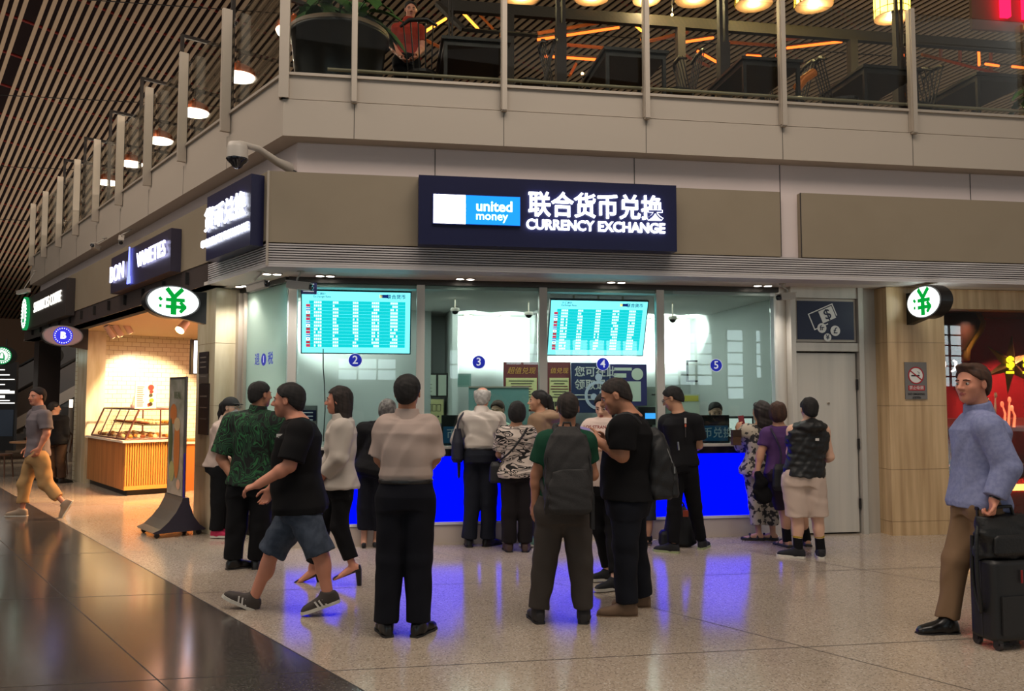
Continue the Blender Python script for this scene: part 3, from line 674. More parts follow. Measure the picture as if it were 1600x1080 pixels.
m.disc(F((u0+um)/2,11.5955,z1-.09), U, Z, .022, .022); m.build('print', ink, t)
t,u0,u1,z0,z1 = board('notice_board', 'pale yellow notice with small dark boxes below the black framed certificate', 'notice', 655,624,693,662, 11.6, cream, .02)
m = MB()
for k in range(4):
    a = u0+.05+k*.065
    for q in ((a,a+.055,.16,.165),(a,a+.055,.07,.075),(a,a+.005,.07,.165),(a+.05,a+.055,.07,.165)): m.box(F, q[0],q[1], 11.594,11.6, z1-q[3],z1-q[2])
for k in range(4):
    for j in range(2): m.lathe(F(u0+.07+k*.065,11.597,z1-.24-.07*j), [(.014,0),(.014,.003)], 10, 0, -N)
m.build('print', ink, t)
t,u0,u1,z0,z1 = board('framed_notice', 'small clear framed notice on the booth wall left of the window 3 poster', 'notice', 707,584,736,605, 11.6, M('teal_paper', (120,160,150), .5), .02, None, M('acrylic', (150,180,172), .2))
t,u0,u1,z0,z1 = board('picture_frame', 'white sheet in a dark frame on the wall behind window 5', 'picture', 1073,563,1098,597, 11.9, M('bright_paper', (240,242,236), .6), .03, None, blkf)
# teal counter signs, small monitors
teal = M('sign_teal', (14,70,104), .5, emit=(14,70,104), es=.12)
for lab,px0,px1,txt in (('dark sign panel with teal band and Chinese characters on the counter at window 5', 1086,1140,'外币兑换'),('teal sign panel with a Chinese character on the counter at window 3', 690,722,'币')):
    a = atd(px0,649,9.36); b = atd(px1,692,9.36); u0,u1,z1,z0 = float(a@U),float(b@U),a[2],1.062
    t = thing('counter_sign', lab, 'sign', F((u0+u1)/2,9.37,z0))
    m = MB(); m.box(F, u0,u1, 9.36,9.39, z0,z1); m.build('panel', M('sign_black', (20,28,30), .3), t)
    m = MB(); m.box(F, u0+.02,u1-.02, 9.355,9.36, z0+.02,z0+(z1-z0)*.62); m.build('teal_band', teal, t)
    m = MB(); m.text(txt, F((u0+u1)/2,9.354,z0+(z1-z0)*.34), U, Z, (z1-z0)*.40, .001, .0); m.build('lettering', M('sign_pale', (150,170,170), .5, emit=(150,170,170), es=.1), t)
t,u0,u1,z0,z1 = board('counter_sign', 'small white card with a blue panel standing at window 2', 'sign', 466,634,496,662, 9.4, M('card_white', (206,206,216), .5), .02)
m = MB(); m.box(F, u0,u1, 9.40,9.42, 1.062,z0+.01); m.build('stand', M('card_white', (206,206,216), .5), t)
m = MB(); m.box(F, u0+.02,u1-.015, 9.393,9.4, z0+.03,z1-.05); m.build('blue_panel', M('card_blue', (38,44,110), .5), t)
m = MB()
for k in range(3): m.box(F, u0+.05,u1-.05, 9.39,9.393, z1-.08-.04*k,z1-.072-.04*k)
m.build('print', sw, t)
t,u0,u1,z0,z1 = board('leaflet_rack', 'dark rack of white leaflets on the counter at window 3', 'rack', 681,662,697,692, 9.44, M('rack_dark', (28,24,30), .4), .06)
for k in range(3): m = MB(); m.box(F, u0+.012,u1-.03, 9.426,9.44, z0+.01+.075*k,z0+.065+.075*k); m.build('leaflet', M('leaflet', (196,190,196), .7), t)
for lab,px,py,sz,col in (('small black monitor with a lit blue screen at window 4', 1018,650,.17,(60,150,230)),('grey monitor behind the counter at window 5', 1150,668,.22,(150,160,156))):
    c = atd(px,py,9.5 if px < 1100 else 9.62); t = thing('monitor', lab, 'monitor', np.array((c[0],c[1],1.03)))
    m = MB(); m.obox(c, U, Z, N, sz, sz*.62, .02); m.build('casing', blk, t)
    m = MB(); m.obox(c-N*.022, U, Z, N, sz*.9 if px > 1100 else sz*.5, sz*.5 if px > 1100 else sz*.2, .002); m.build('display', emis('mon_%d' % px, col, .8), t)
    m = MB(); m.tube([c+N*.02-Z*sz*.5, np.array((c[0],c[1],1.075))+N*.02], .016); m.lathe(np.array((c[0],c[1],1.062))+N*.02, [(.09,0),(.08,.015)], 20); m.build('stand', blk, t)
m = MB(); a = atd(1064,616,11.0); t = thing('poster', 'white and yellow picture sheet behind window 5', 'poster', a-Z*.4)
m.box(F, float(a@U),float(a@U)+.27, 11.0,11.02, a[2]-.42,a[2]); m.build('sheet', pw, t)
m = MB(); m.box(F, float(a@U)+.02,float(a@U)+.25, 10.995,11.0, a[2]-.1,a[2]-.02); m.build('yellow_band', M('yellow_paper', (220,206,90), .6), t)
t = thing('cabinet', 'tall grey filing cabinet behind the teller at window 5', 'cabinet', F(3.9,11.7,0))
m = MB(); m.box(F, 3.55,4.3, 11.5,12.15, .02,1.75); m.build('body', M('cabinet_grey', (150,158,146), .5), t)
for k in range(4): m = MB(); m.box(F, 3.57,4.28, 11.48,11.5, .1+.41*k,.48+.41*k); dr = m.build('drawer', M('cabinet_front', (140,148,138), .5), t); m = MB(); m.box(F, 3.85,4.0, 11.465,11.48, .40+.41*k,.42+.41*k); m.build('handle', blkf, dr)
t = thing('partition_screen', 'teal desk partition behind window 3', 'partition', F(1.4,10.6,0))
m = MB(); m.box(F, 1.12,1.9, 10.6,10.64, .02,1.72); m.build('panel', M('teal_partition', (128,172,170), .5), t)
m = MB(); m.box(F, 1.12,1.9, 10.59,10.65, 1.72,1.74); m.build('rail', alu, t)

# booth ceiling spots (they wash the back wall)
sp = emis('booth_lamp', (255,255,250), 8.0)
for k,(u,d) in enumerate(((-.1,11.9),(1.25,12.0),(1.8,12.0),(2.6,11.42),(3.35,12.0),(3.75,12.0),(4.1,12.0),(4.5,12.0),(-.7,10.6))):
    p = F(u,d,2.80)
    t = thing('downlight', 'one of the bright recessed lamps in the exchange booth ceiling', 'light', p-Z*.02, 'booth ceiling lamps')
    m = MB(); m.lathe(p-Z*.018, [(.07,0),(.08,.008),(.08,.018)], 20); m.build('trim_ring', alu, t)
    m = MB(); m.disc(p-Z*.019, U, N, .06, .06, 20); m.build('lens', sp, t)
    spot_light('booth_lamp_light', F(u,d-.85,2.62), F(u,d+.25,2.60), 64, (.93,1.0,.98), 1.3, .6, .04)
for px,py,d in ((711,484,10.0),(826,490,10.2),(1051,497,10.0)):
    c = atd(px,py,d); t = thing('dome_camera', 'small hanging dome camera inside the exchange booth %s' % {711:'left in window 3',826:'right in window 3',1051:'in window 5'}[px], 'security camera', c-Z*.05)
    m = MB(); m.tube([c, np.array((c[0],c[1],2.8))], .008, 8); m.build('stem', alu, t)
    m = MB(); m.lathe(c, [(.05,.02),(.055,0),(.05,-.02)], 16); m.build('housing', camw, t)
    m = MB(); m.lathe(c, [(.045,-.02),(.03,-.05),(.001,-.06)], 16); m.build('dome', lens, t)
area_light('booth_panel_light', tuple(F(1.9,10.3,2.78)), (0,0,math.radians(9)), 4.2, 1.0, 20, (.93,1.0,.97))

t,u0,u1,z0,z1 = board('notice_board', 'navy strip notice with pale lines on the glass above the first rate screen', 'notice', 471,440,495,460, 9.165, M('card_blue', (38,44,110), .5), .006)
m = MB()
for k in range(3): m.box(F, u0+.02,u1-.03, 9.161,9.165, z1-.03-.04*k,z1-.022-.04*k)
m.build('print', sw, t)
t = thing('cable', 'thin black cable hanging below the rate screen behind window 2', 'cable', atd(508,620,9.5)); m = MB(); m.tube([atd(505,545,9.5), atd(505,575,9.5), atd(507,600,9.5), atd(508,640,9.5), atd(505,690,9.5)], .006, 6); m.build('cord', blk, t)
# ------------------------------------------------------------ bakery on the left
def tiles(name, c1, c2, mortar, sx, sz):
    m = bpy.data.materials.new(name); m.use_nodes = True; nt = m.node_tree; p = nt.nodes['Principled BSDF']; p.inputs['Roughness'].default_value = .25
    tc = nt.nodes.new('ShaderNodeTexCoord'); mp = nt.nodes.new('ShaderNodeMapping'); mp.inputs['Rotation'].default_value = (0,0,-math.radians(39))
    sp_ = nt.nodes.new('ShaderNodeSeparateXYZ'); cb = nt.nodes.new('ShaderNodeCombineXYZ'); b = nt.nodes.new('ShaderNodeTexBrick')
    b.inputs['Color1'].default_value = lin(c1)+(1,); b.inputs['Color2'].default_value = lin(c2)+(1,); b.inputs['Mortar'].default_value = lin(mortar)+(1,)
    b.inputs['Scale'].default_value = 1; b.inputs['Brick Width'].default_value = sx; b.inputs['Row Height'].default_value = sz; b.inputs['Mortar Size'].default_value = .004
    nt.links.new(tc.outputs['Object'], mp.inputs[0]); nt.links.new(mp.outputs[0], sp_.inputs[0]); nt.links.new(sp_.outputs[0], cb.inputs[0]); nt.links.new(sp_.outputs[2], cb.inputs[1])
    nt.links.new(cb.outputs[0], b.inputs['Vector']); nt.links.new(b.outputs['Color'], p.inputs['Base Color']); return m
mb = MB(); mb.box(L, 18.0,18.15, 3.6,9.5, 0,2.9); struct('wall_bakery_back', mb, tiles('subway_tile', (236,226,196), (228,216,184), (176,150,110), .17, .088))
mb = MB(); mb.box(L, 10.3,18.0, 8.5,8.6, 0,2.9); mb.box(L, 10.2,10.3, 4.2,8.5, 0,2.9); struct('wall_bakery_side', mb, M('warm_plaster', (214,190,150), .7))
mb = MB(); mb.box(L, 10.45,18, 3.5,8.5, 2.86,2.9); struct('ceiling_bakery', mb, M('bakery_ceiling', (214,186,146), .7))
t = thing('bakery_counter', 'wooden bakery counter with ribbed front and a white top', 'counter', L(15.4,4.0,0))
oak = M('oak', (178,120,66), .45, alt=(156,100,52), nscale=2, stretch=(8,8,.4)); rib_ = M('oak_ribs', (206,150,72), .45)
m = MB(); m.box(L, 14.52,17.1, 3.64,4.55, .09,.86); m.build('cabinet', oak, t)
m = MB(); m.box(L, 14.56,17.1, 3.70,4.5, .0,.09); m.build('plinth', dark, t)
m = MB(); m.box(L, 14.47,17.12, 3.60,4.60, .86,.895); m.build('worktop', M('white_stone', (236,224,206), .3), t)
m = MB()
for k in range(24): e = 3.66+.037*k; m.tube([L(14.512,e,.16), L(14.512,e,.855)], .014, 8)
m.box(L, 14.50,14.52, 3.645,4.55, .09,.155); m.build('ribbed_front', rib_, t)
t = thing('side_counter', 'lower plain orange wood counter beside the ribbed counter', 'counter', L(15,4.9,0))
m = MB(); m.box(L, 14.62,16.0, 4.62,5.5, .0,.80); m.build('cabinet', M('orange_wood', (190,112,46), .5), t)
m = MB(); m.box(L, 14.6,16.0, 4.61,5.5, .80,.83); m.build('worktop', M('white_stone', (236,224,206), .3), t)
# display case with sloping front
t = thing('display_case', 'bakery display case with brown frame and sloping glass on the counter', 'display case', L(15.3,4.1,.895))
fr_ = M('case_frame', (88,50,40), .4)
m = MB()
def stick(a, b, r=.016): m.tube([a, b], r, 6)
s0,s1 = 14.56,16.9
for s in (s0,s1): stick(L(s,3.66,.91), L(s,3.86,1.40)); stick(L(s,3.86,1.40), L(s,4.55,1.40)); stick(L(s,4.55,.91), L(s,4.55,1.40)); stick(L(s,3.66,.91), L(s,4.55,.91))
for e,z in ((3.66,.91),(3.86,1.40),(4.55,1.40),(4.55,.91)): stick(L(s0,e,z), L(s1,e,z))
for s in (15.15,15.73,16.32): stick(L(s,3.66,.91), L(s,3.86,1.40), .010)
stick(L(s0,4.2,.91), L(s0,4.2,1.40), .012)
m.build('frame', fr_, t)
gl = glass('case_glass', (244,244,238), 1.4)
m = MB(); m.add([L(s0,3.66,.91),L(s1,3.66,.91),L(s1,3.86,1.4),L(s0,3.86,1.4)], [(0,1,2,3)]); m.add([L(s0,3.66,.91),L(s0,4.55,.91),L(s0,4.55,1.4),L(s0,3.86,1.4)], [(0,1,2,3)]); m.build('glass', gl, t)
m = MB(); m.box(L, s0+.05,s1-.05, 3.95,4.5, 1.13,1.14); m.build('shelf', gl, t)
k = 0
for z,e0,e1 in ((.925,3.75,4.45),(1.145,4.02,4.42)):
    for s in np.arange(14.68,16.8,.17):
        for e in np.arange(e0, e1, .2):
            p = L(s+rng.uniform(-.02,.02), e+rng.uniform(-.02,.02), z)
            o = MB(); kind = k%3
            if kind == 0: o.lathe(p, [(.03,0),(.045,.015),(.04,.045),(.02,.06),(.001,.062)], 12, 0)
            elif kind == 1: o.ball(p+Z*.025, .05, .032, .025, 12, 8, 0)
            else: o.lathe(p, [(.034,0),(.04,.04),(.036,.042),(.02,.055),(.001,.06)], 12, 0)
            ob = o.build('pastry', M(('bun_gold','bun_brown','cake_cream')[kind], ((206,140,60),(130,70,34),(236,216,170))[kind], .5))
            tag(ob, ('golden bun in the bakery display case','brown loaf in the bakery display case','cream cake in the bakery display case')[kind], 'pastry', ('golden buns in the display case','brown loaves in the display case','cream cakes in the display case')[kind]); k += 1
t = thing('wooden_board', 'round wooden serving board on the side counter', 'board', L(15.2,4.9,.83)); m = MB(); m.lathe(L(14.9,4.85,.83), [(.16,0),(.17,.03),(.16,.05)], 24); m.build('board', oak, t)
t = thing('menu_board', 'white menu board with red food pictures standing on the bakery counter', 'menu', L(15.0,4.45,1.40))
a = atd(211,601,14.75,V); b = atd(243,640,14.75,V); e0,e1 = float(a@N2),float(b@N2); z1,z0 = a[2],1.415
m = MB(); m.box(L, 14.72,14.75, e0,e1, z0,z1); m.build('board', M('menu_white', (240,234,224), .6), t)
m = MB(); w_ = e1-e0; h_ = z1-z0
for k in range(11): m.box(L, 14.715,14.72, e0+w_*.08,e0+w_*(.36 if k not in (0,4,8) else .42), z1-h_*(.1+.08*k)-.006,z1-h_*(.1+.08*k)+.006, 0)
for zz,r,mi in ((.12,.05,0),(.3,.03,0),(.45,.03,1),(.66,.035,2),(.82,.035,1),(.84,.03,0)): c = L(14.716,e0+w_*.72+.03*rng.uniform(-1,1),z1-h_*zz); m.lathe(c, [(r,0),(r,.004)], 12, mi, -V)
m.build('print', [M('menu_red', (150,36,40), .6), M('menu_dark', (50,50,44), .6), M('menu_olive', (150,150,50), .6)], t)
t = thing('screen', 'thin white lit screen on the bakery side wall by the left pillar', 'screen', L(13.0,5.1,1.9))
c = atd(303,558,13.0,V); m = MB(); m.obox(c, N2, Z, V, .055, .27, .03); m.build('casing', blk, t); m = MB(); m.obox(c-V*.031+N2*.02, N2, Z, V, .03, .25, .003); m.build('display', emis('white_screen', (226,226,255), 2.5), t)
t = thing('pendant_cone', 'small white cone on the bakery display case', 'ornament', L(15.3,3.95,1.42)); m = MB(); m.lathe(L(15.3,3.98,1.416), [(.07,0),(.07,.06),(.05,.06),(.02,.2),(.001,.2)], 16); m.build('cone', M('rose_white', (226,190,180), .5), t)
cyl = M('lamp_cylinder', (216,180,160), .5); warm = emis('warm_lamp', (255,226,160), 12)
for k,(px,py) in enumerate(((172,518),(184,516),(199,511))):
    c = atd(px,py,15.6,V); t = thing('track_light', ('left','middle','right')[k]+' one of three pink white track lights under the bakery ceiling', 'light', c-Z*.1)
    d = nrm(P(.35,.5,-.9)); m = MB(); m.lathe(c-d*.12, [(.055,0),(.055,.24)], 16, 0, d); m.build('shade', cyl, t); m = MB(); m.lathe(c+d*.121, [(.045,0),(.045,.002)], 16, 0, d); m.build('lens', warm, t)
    m = MB(); m.tube([c, np.array((c[0],c[1],2.86))], .012, 8); m.build('stem', cyl, t)
c = atd(286,510,13.4,V); t = thing('track_light', 'glowing spotlight below the green yen sign in the bakery', 'light', c-Z*.1); m = MB(); d = nrm(P(-.2,-.6,-.6)); m.lathe(c-d*.1, [(.06,0),(.075,.2)], 16, 0, d); m.build('shade', cyl, t); m = MB(); m.lathe(c+d*.101, [(.07,0),(.07,.002)], 16, 0, d); m.build('lens', warm, t); m = MB(); m.tube([c, np.array((c[0],c[1],2.86))], .012, 8); m.build('stem', cyl, t)
WARM = (1.0, .58, .22)
spot_light('bakery_spot', L(15.6,5.0,2.75), L(17.95,4.75,.9), 420, (1,.78,.48), 1.15, .35, .06)
spot_light('bakery_spot', L(14.0,5.6,2.75), L(15.8,4.5,1.0), 150, (1,.74,.42), 1.4, .5, .06)
spot_light('bakery_spot', L(12.6,4.8,2.78), L(12.7,3.4,0), 300, (1,.6,.24), 1.5, .6, .06)
spot_light('bakery_spot', L(13.4,4.6,2.78), L(14.9,4.1,.2), 240, (1,.62,.2), 1.2, .5, .06)
spot_light('bakery_spot', L(13.6,4.0,2.8), L(14.4,2.4,0), 230, (1,.5,.3), 1.5, .6, .06)
area_light('bakery_ceiling_light', tuple(L(14.0,5.6,2.84)), (0,0,0), 2.5, 2.5, 75, (1,.50,.34))

# ------------------------------------------------------------ poster totem
t = thing('poster_stand', 'tall grey poster stand on casters with pictures of orange drinks by the left pillar', 'sign stand', L(10.2,3.15,0))
stg = M('stand_grey', (112,106,98), .35, .3); 
m = MB(); m.box(L, 9.90,10.52, 3.13,3.155, .42,1.84); m.build('frame', M('stand_frame', (92,84,82), .4, .4), t)
m = MB(); m.box(L, 9.93,10.49, 3.122,3.13, .45,1.81); ps = m.build('poster', M('poster_print', (176,172,160), .2, alt=(140,140,124), nscale=3.2, lo=.42, hi=.62), t)
m = MB(); q = lambda s,z: L(s,3.118,z)
def blob(s,z,rs,rz,mi):
    m.add([L(s+rs*math.cos(a*math.pi/12),3.1185-.0003*mi,z+rz*math.sin(a*math.pi/12)) for a in range(24)], [tuple(range(24))], mi)
blob(10.15,1.00,.11,.36,0); blob(10.15,1.28,.115,.08,1); blob(10.30,1.40,.13,.12,0); blob(10.38,1.05,.06,.30,2); blob(10.32,.72,.10,.12,3); blob(10.06,.58,.07,.06,4)
m.text('REAL', L(10.15,3.115,1.62), -V, Z, .12, .001, .0, m=2)
m.build('drink_pictures', [M('juice_orange', (204,120,60), .4), M('juice_pale', (206,180,140), .4), M('leaf_olive', (84,96,60), .5), M('lime_pale', (176,170,110), .5), M('peach', (220,170,140), .5)], ps)
m = MB(); m.box(L, 9.893,9.899, 3.125,3.14, .40,.95); m.build('violet_edge', M('violet_edge', (60,30,150), .4), t)
prof = [(2.80,.07),(2.88,.10),(2.97,.18),(3.05,.28),(3.11,.40),(3.12,.44)]; prof2 = [(3.19,.44),(3.20,.36),(3.25,.22),(3.32,.12),(3.39,.07)]
m = MB(); poly = prof+prof2+[(3.38,.055),(2.81,.055)]
m.prism(L(9.88,0,0), N2, Z, V, [(a,b) for a,b in poly], .66); m.build('curved_base', stg, t)
m = MB(); m.prism(L(9.876,0,0), N2, Z, V, [(a,b) for a,b in poly], .006); m.build('side_cheek', M('cheek_dark', (44,38,52), .4), t)
m = MB(); m.box(L, 10.0,10.4, 2.93,2.935, .115,.122); 
m.build('base_groove', M('stand_frame', (70,62,64), .4, .4), t)
for s in (9.94,10.46):
    for e in (2.86,3.33):
        m = MB(); m.lathe(L(s-.015,e,.028), [(.028,0),(.028,.03)], 16, 0, V); m.box(L, s-.012,s+.012, e-.012,e+.012, .03,.06); m.build('caster', blk, t)

# ------------------------------------------------------------ escalator and dark shop beyond
skirt = M('escalator_skirt', (140,130,122), .4, .3); rail = M('escalator_rail', (20,18,18), .3); epan = M('escalator_panel', (66,58,54), .3, .3)
for lab,d_,z_,x_ in (('dark escalator rising to the right behind the far left pillar',23.0,-.35,0),('second escalator rising to the right behind and above the first one',25.4,1.2,.4)):
    t = thing('escalator', lab, 'escalator', F(-8,d_+.6,max(0,z_)))
    f = lambda u,d,z: F(u+x_,d,z+z_)
    for dd in (0,1.25):
        m = MB(); m.prism(f(0,d_+dd,0), U, Z, N, [(-11.2,.36),(-10.4,.36),(-3.6,4.6),(-2.8,4.6),(-2.8,5.4),(-3.8,5.35),(-10.5,1.25),(-11.2,1.2)], .05); m.build('balustrade', epan, t)
        m = MB(); m.prism(f(0,d_+dd-.02,0), U, Z, N, [(-10.4,.36),(-3.6,4.6),(-3.6,4.85),(-10.5,.62)], .09); m.build('skirt', skirt, t)
        m = MB(); m.tube([f(-11.2,d_+dd+.025,1.26), f(-10.5,d_+dd+.025,1.31), f(-3.8,d_+dd+.025,5.41), f(-2.8,d_+dd+.025,5.46)], .045, 8); m.build('handrail', rail, t)
    m = MB()
    for k in range(30): m.box(f, -10.6+.22*k,-10.36+.22*k, d_+.06,d_+1.22, .20+.1375*k,.36+.1375*k)
    m.build('steps', M('step_metal', (110,104,98), .4, .4), t)
mb = MB(); mb.box(L, 21.5,22.1, 3.5,3.95, 0,2.9); struct('wall_column_dark', mb, M('dark_column', (40,28,24), .5))
mb = MB(); mb.box(L, 34.0,34.1, -2,16, 0,4.4); struct('wall_coffee_back', mb, M('brown_wall', (78,60,48), .8))
t = thing('menu_board', 'dark menu panel with white printed lines at the left edge of the photo', 'menu', L(23,2.9,.35))
c0 = atY(-6,566,20.5); c1 = atY(21,702,20.5)
m = MB(); m.box(P, c0[0]-.4,c1[0], 20.5,20.6, .30,c0[2]); m.build('panel', M('menu_black', (24,22,24), .4), t)
m = MB()
for k,py in enumerate((578,586,593,601,610,613,620,626,630)):
    q = atY(0,py,20.5); m.box(P, q[0]-.3,q[0]+.12+.12*(k%3), 20.49,20.5, q[2]-.012-.02*(k in (5,6)),q[2]+.012+.02*(k in (5,6)))
m.build('menu_lines', emis('menu_lines', (236,228,214), 1.0), t)
m = MB(); q = atY(0,650,20.5); m.box(P, q[0]-.4,c1[0]-.03, 20.49,20.5, q[2]-.5,q[2]+.15); m.build('picture_panel', M('menu_blue', (52,64,82), .4), t)
t = thing('floor_post', 'slim steel post beside the escalator with a lit top', 'post', L(17.6,4.0,0))
c = ground(108,722); m = MB(); m.tube([c, c+Z*1.35], .055, 12); m.build('post', skirt, t); m = MB(); m.tube([c+Z*1.35, c+Z*1.55], .04, 12); m.build('lit_top', emis('post_light', (255,236,206), 2.0), t); m = MB(); m.lathe(c, [(.1,0),(.1,.03)], 16); m.build('foot', skirt, t)
for k,(px,py,dp) in enumerate(((97,585,22),(111,590,22),(65,607,22),(77,611,22))):
    c = atY(px,py,dp); t = thing('downlight', 'one of the small lamps shining in the dark escalator hall', 'light', c, 'lamps in the escalator hall')
    m = MB(); m.lathe(c, [(.05,.03),(.05,0)], 12); m.build('housing', blk, t); m = MB(); m.disc(c-Z*.002, X, Y, .045, .045, 14); m.obox(c-Y*.02, X, Z, Y, .05, .02, .01); m.build('lens', emis('hall_lamp', (255,236,200), 6), t)
t = thing('bistro_table', 'small round cafe table beside the dark column', 'table', ground(44,750))
c = ground(44,750); m = MB(); m.lathe(c+Z*.72, [(.34,0),(.34,.03)], 28); m.build('table_top', M('cafe_top', (150,112,76), .4), t); m = MB(); m.tube([c, c+Z*.72], .03, 10); m.lathe(c, [(.2,0),(.19,.02)], 20); m.build('pedestal', blk, t)
for k,(px,py) in enumerate(((2,746),(88,742))):
    c = ground(px,py); t = thing('cafe_chair', ('left','right')[k]+' one of two brown cafe chairs at the small round table', 'chair', c)
    bw = M('cafe_wood', (96,62,42), .5)
    m = MB(); m.lathe(c+Z*.44, [(.2,0),(.2,.03)], 20); m.build('seat', bw, t)
    for i in range(4): a = math.pi/4+i*math.pi/2; m = MB(); m.tube([c+P(.17*math.cos(a),.17*math.sin(a),.44), c+P(.21*math.cos(a),.21*math.sin(a),0)], .014, 6); m.build('leg', bw, t)
    sg = -1 if k == 0 else 1
    m = MB(); m.tube([c+P(sg*.18,-.15,.45), c+P(sg*.24,-.14,.8), c+P(sg*.26,0,.88), c+P(sg*.24,.14,.8), c+P(sg*.18,.15,.45)], .015, 6); m.tube([c+P(sg*.18,0,.45), c+P(sg*.26,0,.88)], .012, 6); m.build('backrest', bw, t)

# ------------------------------------------------------------ red display window on the right
mb = MB(); mb.box(F, 6.6,11, 8.95,9.2, 2.66,2.895); mb.box(F, 6.6,11, 9.0,9.2, 0,.12); struct('trim_7', mb, [marble])
mb = MB(); mb.box(F, 6.62,10.9, 9.095,9.105, .12,2.66); struct('window_6', mb, glass('shop_glass', (236,232,230), 1.5))
mb = MB(); mb.box(F, 6.6,11, 10.15,10.3, 0,2.9); mb.box(F, 6.6,6.65, 9.8,10.2, 0,2.9); struct('wall_display', mb, M('display_red', (140,16,26), .45))
mb = MB(); mb.box(F, 6.62,11, 9.12,10.2, 0,.14); mb.box(F, 6.62,11, 9.12,10.2, 2.68,2.9); struct('floor_display', mb, M('display_dark', (60,16,18), .5))
brz = M('display_bronze', (150,110,50), .35, .4); dkr = M('display_maroon', (60,34,22), .5)
t = thing('window_bulb', 'large brown and gold onion shaped ornament hanging in the red shop window', 'ornament', atd(1505,545,9.75))
c = atd(1508,524,9.75); m = MB(); prof = [(.001,-.34),(.05,-.33),(.06,-.2),(.12,-.1),(.22,.05),(.25,.16),(.2,.27),(.08,.33),(.001,.34)]
m.lathe(c, prof, 28); m.build('bulb', brz, t)
m = MB(); m.lathe(c-N*.02-U*.10, [(r*1.06,h*.98) for r,h in prof[2:]], 28); m.build('dark_half', dkr, t)
m = MB(); m.tube([c+Z*.33, np.array((c[0],c[1],2.68))], .012, 8); m.build('cord', blk, t)
t = thing('window_star', 'gold and dark metal star with yellow glowing dollar marks in the red shop window', 'ornament', atd(1575,595,9.6))
c = atd(1578,570,9.6)
m = MB()
for k in range(6):
    a = k*math.pi/3+.4; d_ = U*math.cos(a)+Z*math.sin(a); nn = U*-math.sin(a)+Z*math.cos(a)
    m.add([c+d_*.40, c+nn*.09, c-nn*.09, c-N*.09, c+N*.06], [(0,1,3),(0,3,2),(0,1,4),(0,4,2)])
m.build('star', M('star_bronze', (120,92,50), .3, .7), t)
m = MB(); m.text('$', c-U*.11-N*.13+Z*.02, U, Z, .2, .02, .03); m.text('$', c+U*.13-N*.13+Z*.02, U, Z, .2, .02, .03); m.box(lambda a,b,d: c+U*a+N*b+Z*d, -.16,-.06, -.14,-.12, -.12,-.09); m.box(lambda a,b,d: c+U*a+N*b+Z*d, .08,.18, -.14,-.12, -.12,-.09)
m.build('dollar_marks', emis('yellow_neon', (255,232,30), 2.2), t)
ht = emis('hook_white', (255,236,226), 1.6)
for k,px in enumerate((1472,1490)):
    c = atd(px,572,9.6); t = thing('neon_hook', ('left','right')[k]+' one of two white glowing hook shaped lamps in the red window', 'lamp', c-Z*.08)
    m = MB(); m.tube([c+U*.0+Z*.07, c+U*.035+Z*.05, c+U*.035, c+U*.01-Z*.05, c-U*.03-Z*.07], [.012,.016,.018,.016,.012], 8); m.build('tube', ht, t)
    m = MB(); m.tube([c+U*.01+N*.01+Z*.06, c+N*.5+Z*.06], .006, 6); m.build('bracket', blk, t)
t = thing('coral_branch', 'pale branching ornament behind the man in the red shop window', 'ornament', atd(1545,650,9.7))
c = atd(1552,668,9.7)
for k,(dx,h,mi) in enumerate(((-.05,.35,0),(.02,.42,0),(.16,.3,1),(.22,.36,1),(.30,.25,1))):
    m = MB(); m.tube([c+U*dx, c+U*(dx+.02)+Z*h*.6, c+U*(dx-.02+.05*(k%2))+Z*h], [.018,.014,.008], 8); m.ball(c+U*(dx-.02+.05*(k%2))+Z*h, .022, .022, .04, 10, 6); m.build('twig', [M('twig_pale', (206,186,160), .5), M('twig_lit', (255,180,140), .5, emit=(255,120,80), es=.8)][mi], t)
m = MB(); m.lathe(c-Z*.05, [(.12,0),(.13,.06)], 20); m.tube([c-Z*.05, np.array((c[0],c[1],.53))], .05, 10); m.build('base', dkr, t)
t = thing('display_plinth', 'low red display plinth with a glowing gold edge at the right edge', 'plinth', F(8.2,9.6,.14))
m = MB(); m.box(F, 6.95,9.4, 9.3,10.1, .14,.52); m.build('block', M('plinth_red', (190,36,26), .4), t); m = MB(); m.box(F, 6.95,9.4, 9.28,9.3, .44,.52); m.build('gold_edge', emis('gold_edge', (255,200,110), 1.8), t)
m = MB(); m.text('89', atd(1592,806,9.08), U, Z, .10, .002, .01); tn = m.build('window_lettering', M('dark_letter', (30,24,24), .5)); tag(tn, 'small dark figures on the bottom of the red shop window', 'lettering')
t = thing('mirror_band', 'long pale pink shelf strip crossing the red shop window', 'shelf', F(8,9.9,1.2)); m = MB(); m.box(F, 6.66,10.5, 9.85,10.15, 1.20,1.32); m.build('strip', M('shelf_rose', (150,70,66), .4), t); m = MB(); m.box(F, 6.66,10.5, 9.85,10.15, .70,.71); m.build('lower_strip', M('shelf_pale', (210,150,130), .4), t)
spot_light('display_spot', F(8.4,9.3,2.6), F(8.3,10.1,.7), 120, (1,.5,.35), 1.3, .5, .05)
spot_light('display_spot', F(7.3,9.25,2.62), F(7.4,10.1,1.0), 40, (1,.7,.55), 1.5, .6, .05)

spot_light('escalator_fill', F(-7.5,21.5,4.1), F(-8.4,24,1.6), 160, (1,.82,.62), 2.0, .6, .1)  # added to lift the dark escalators, no fitting modelled
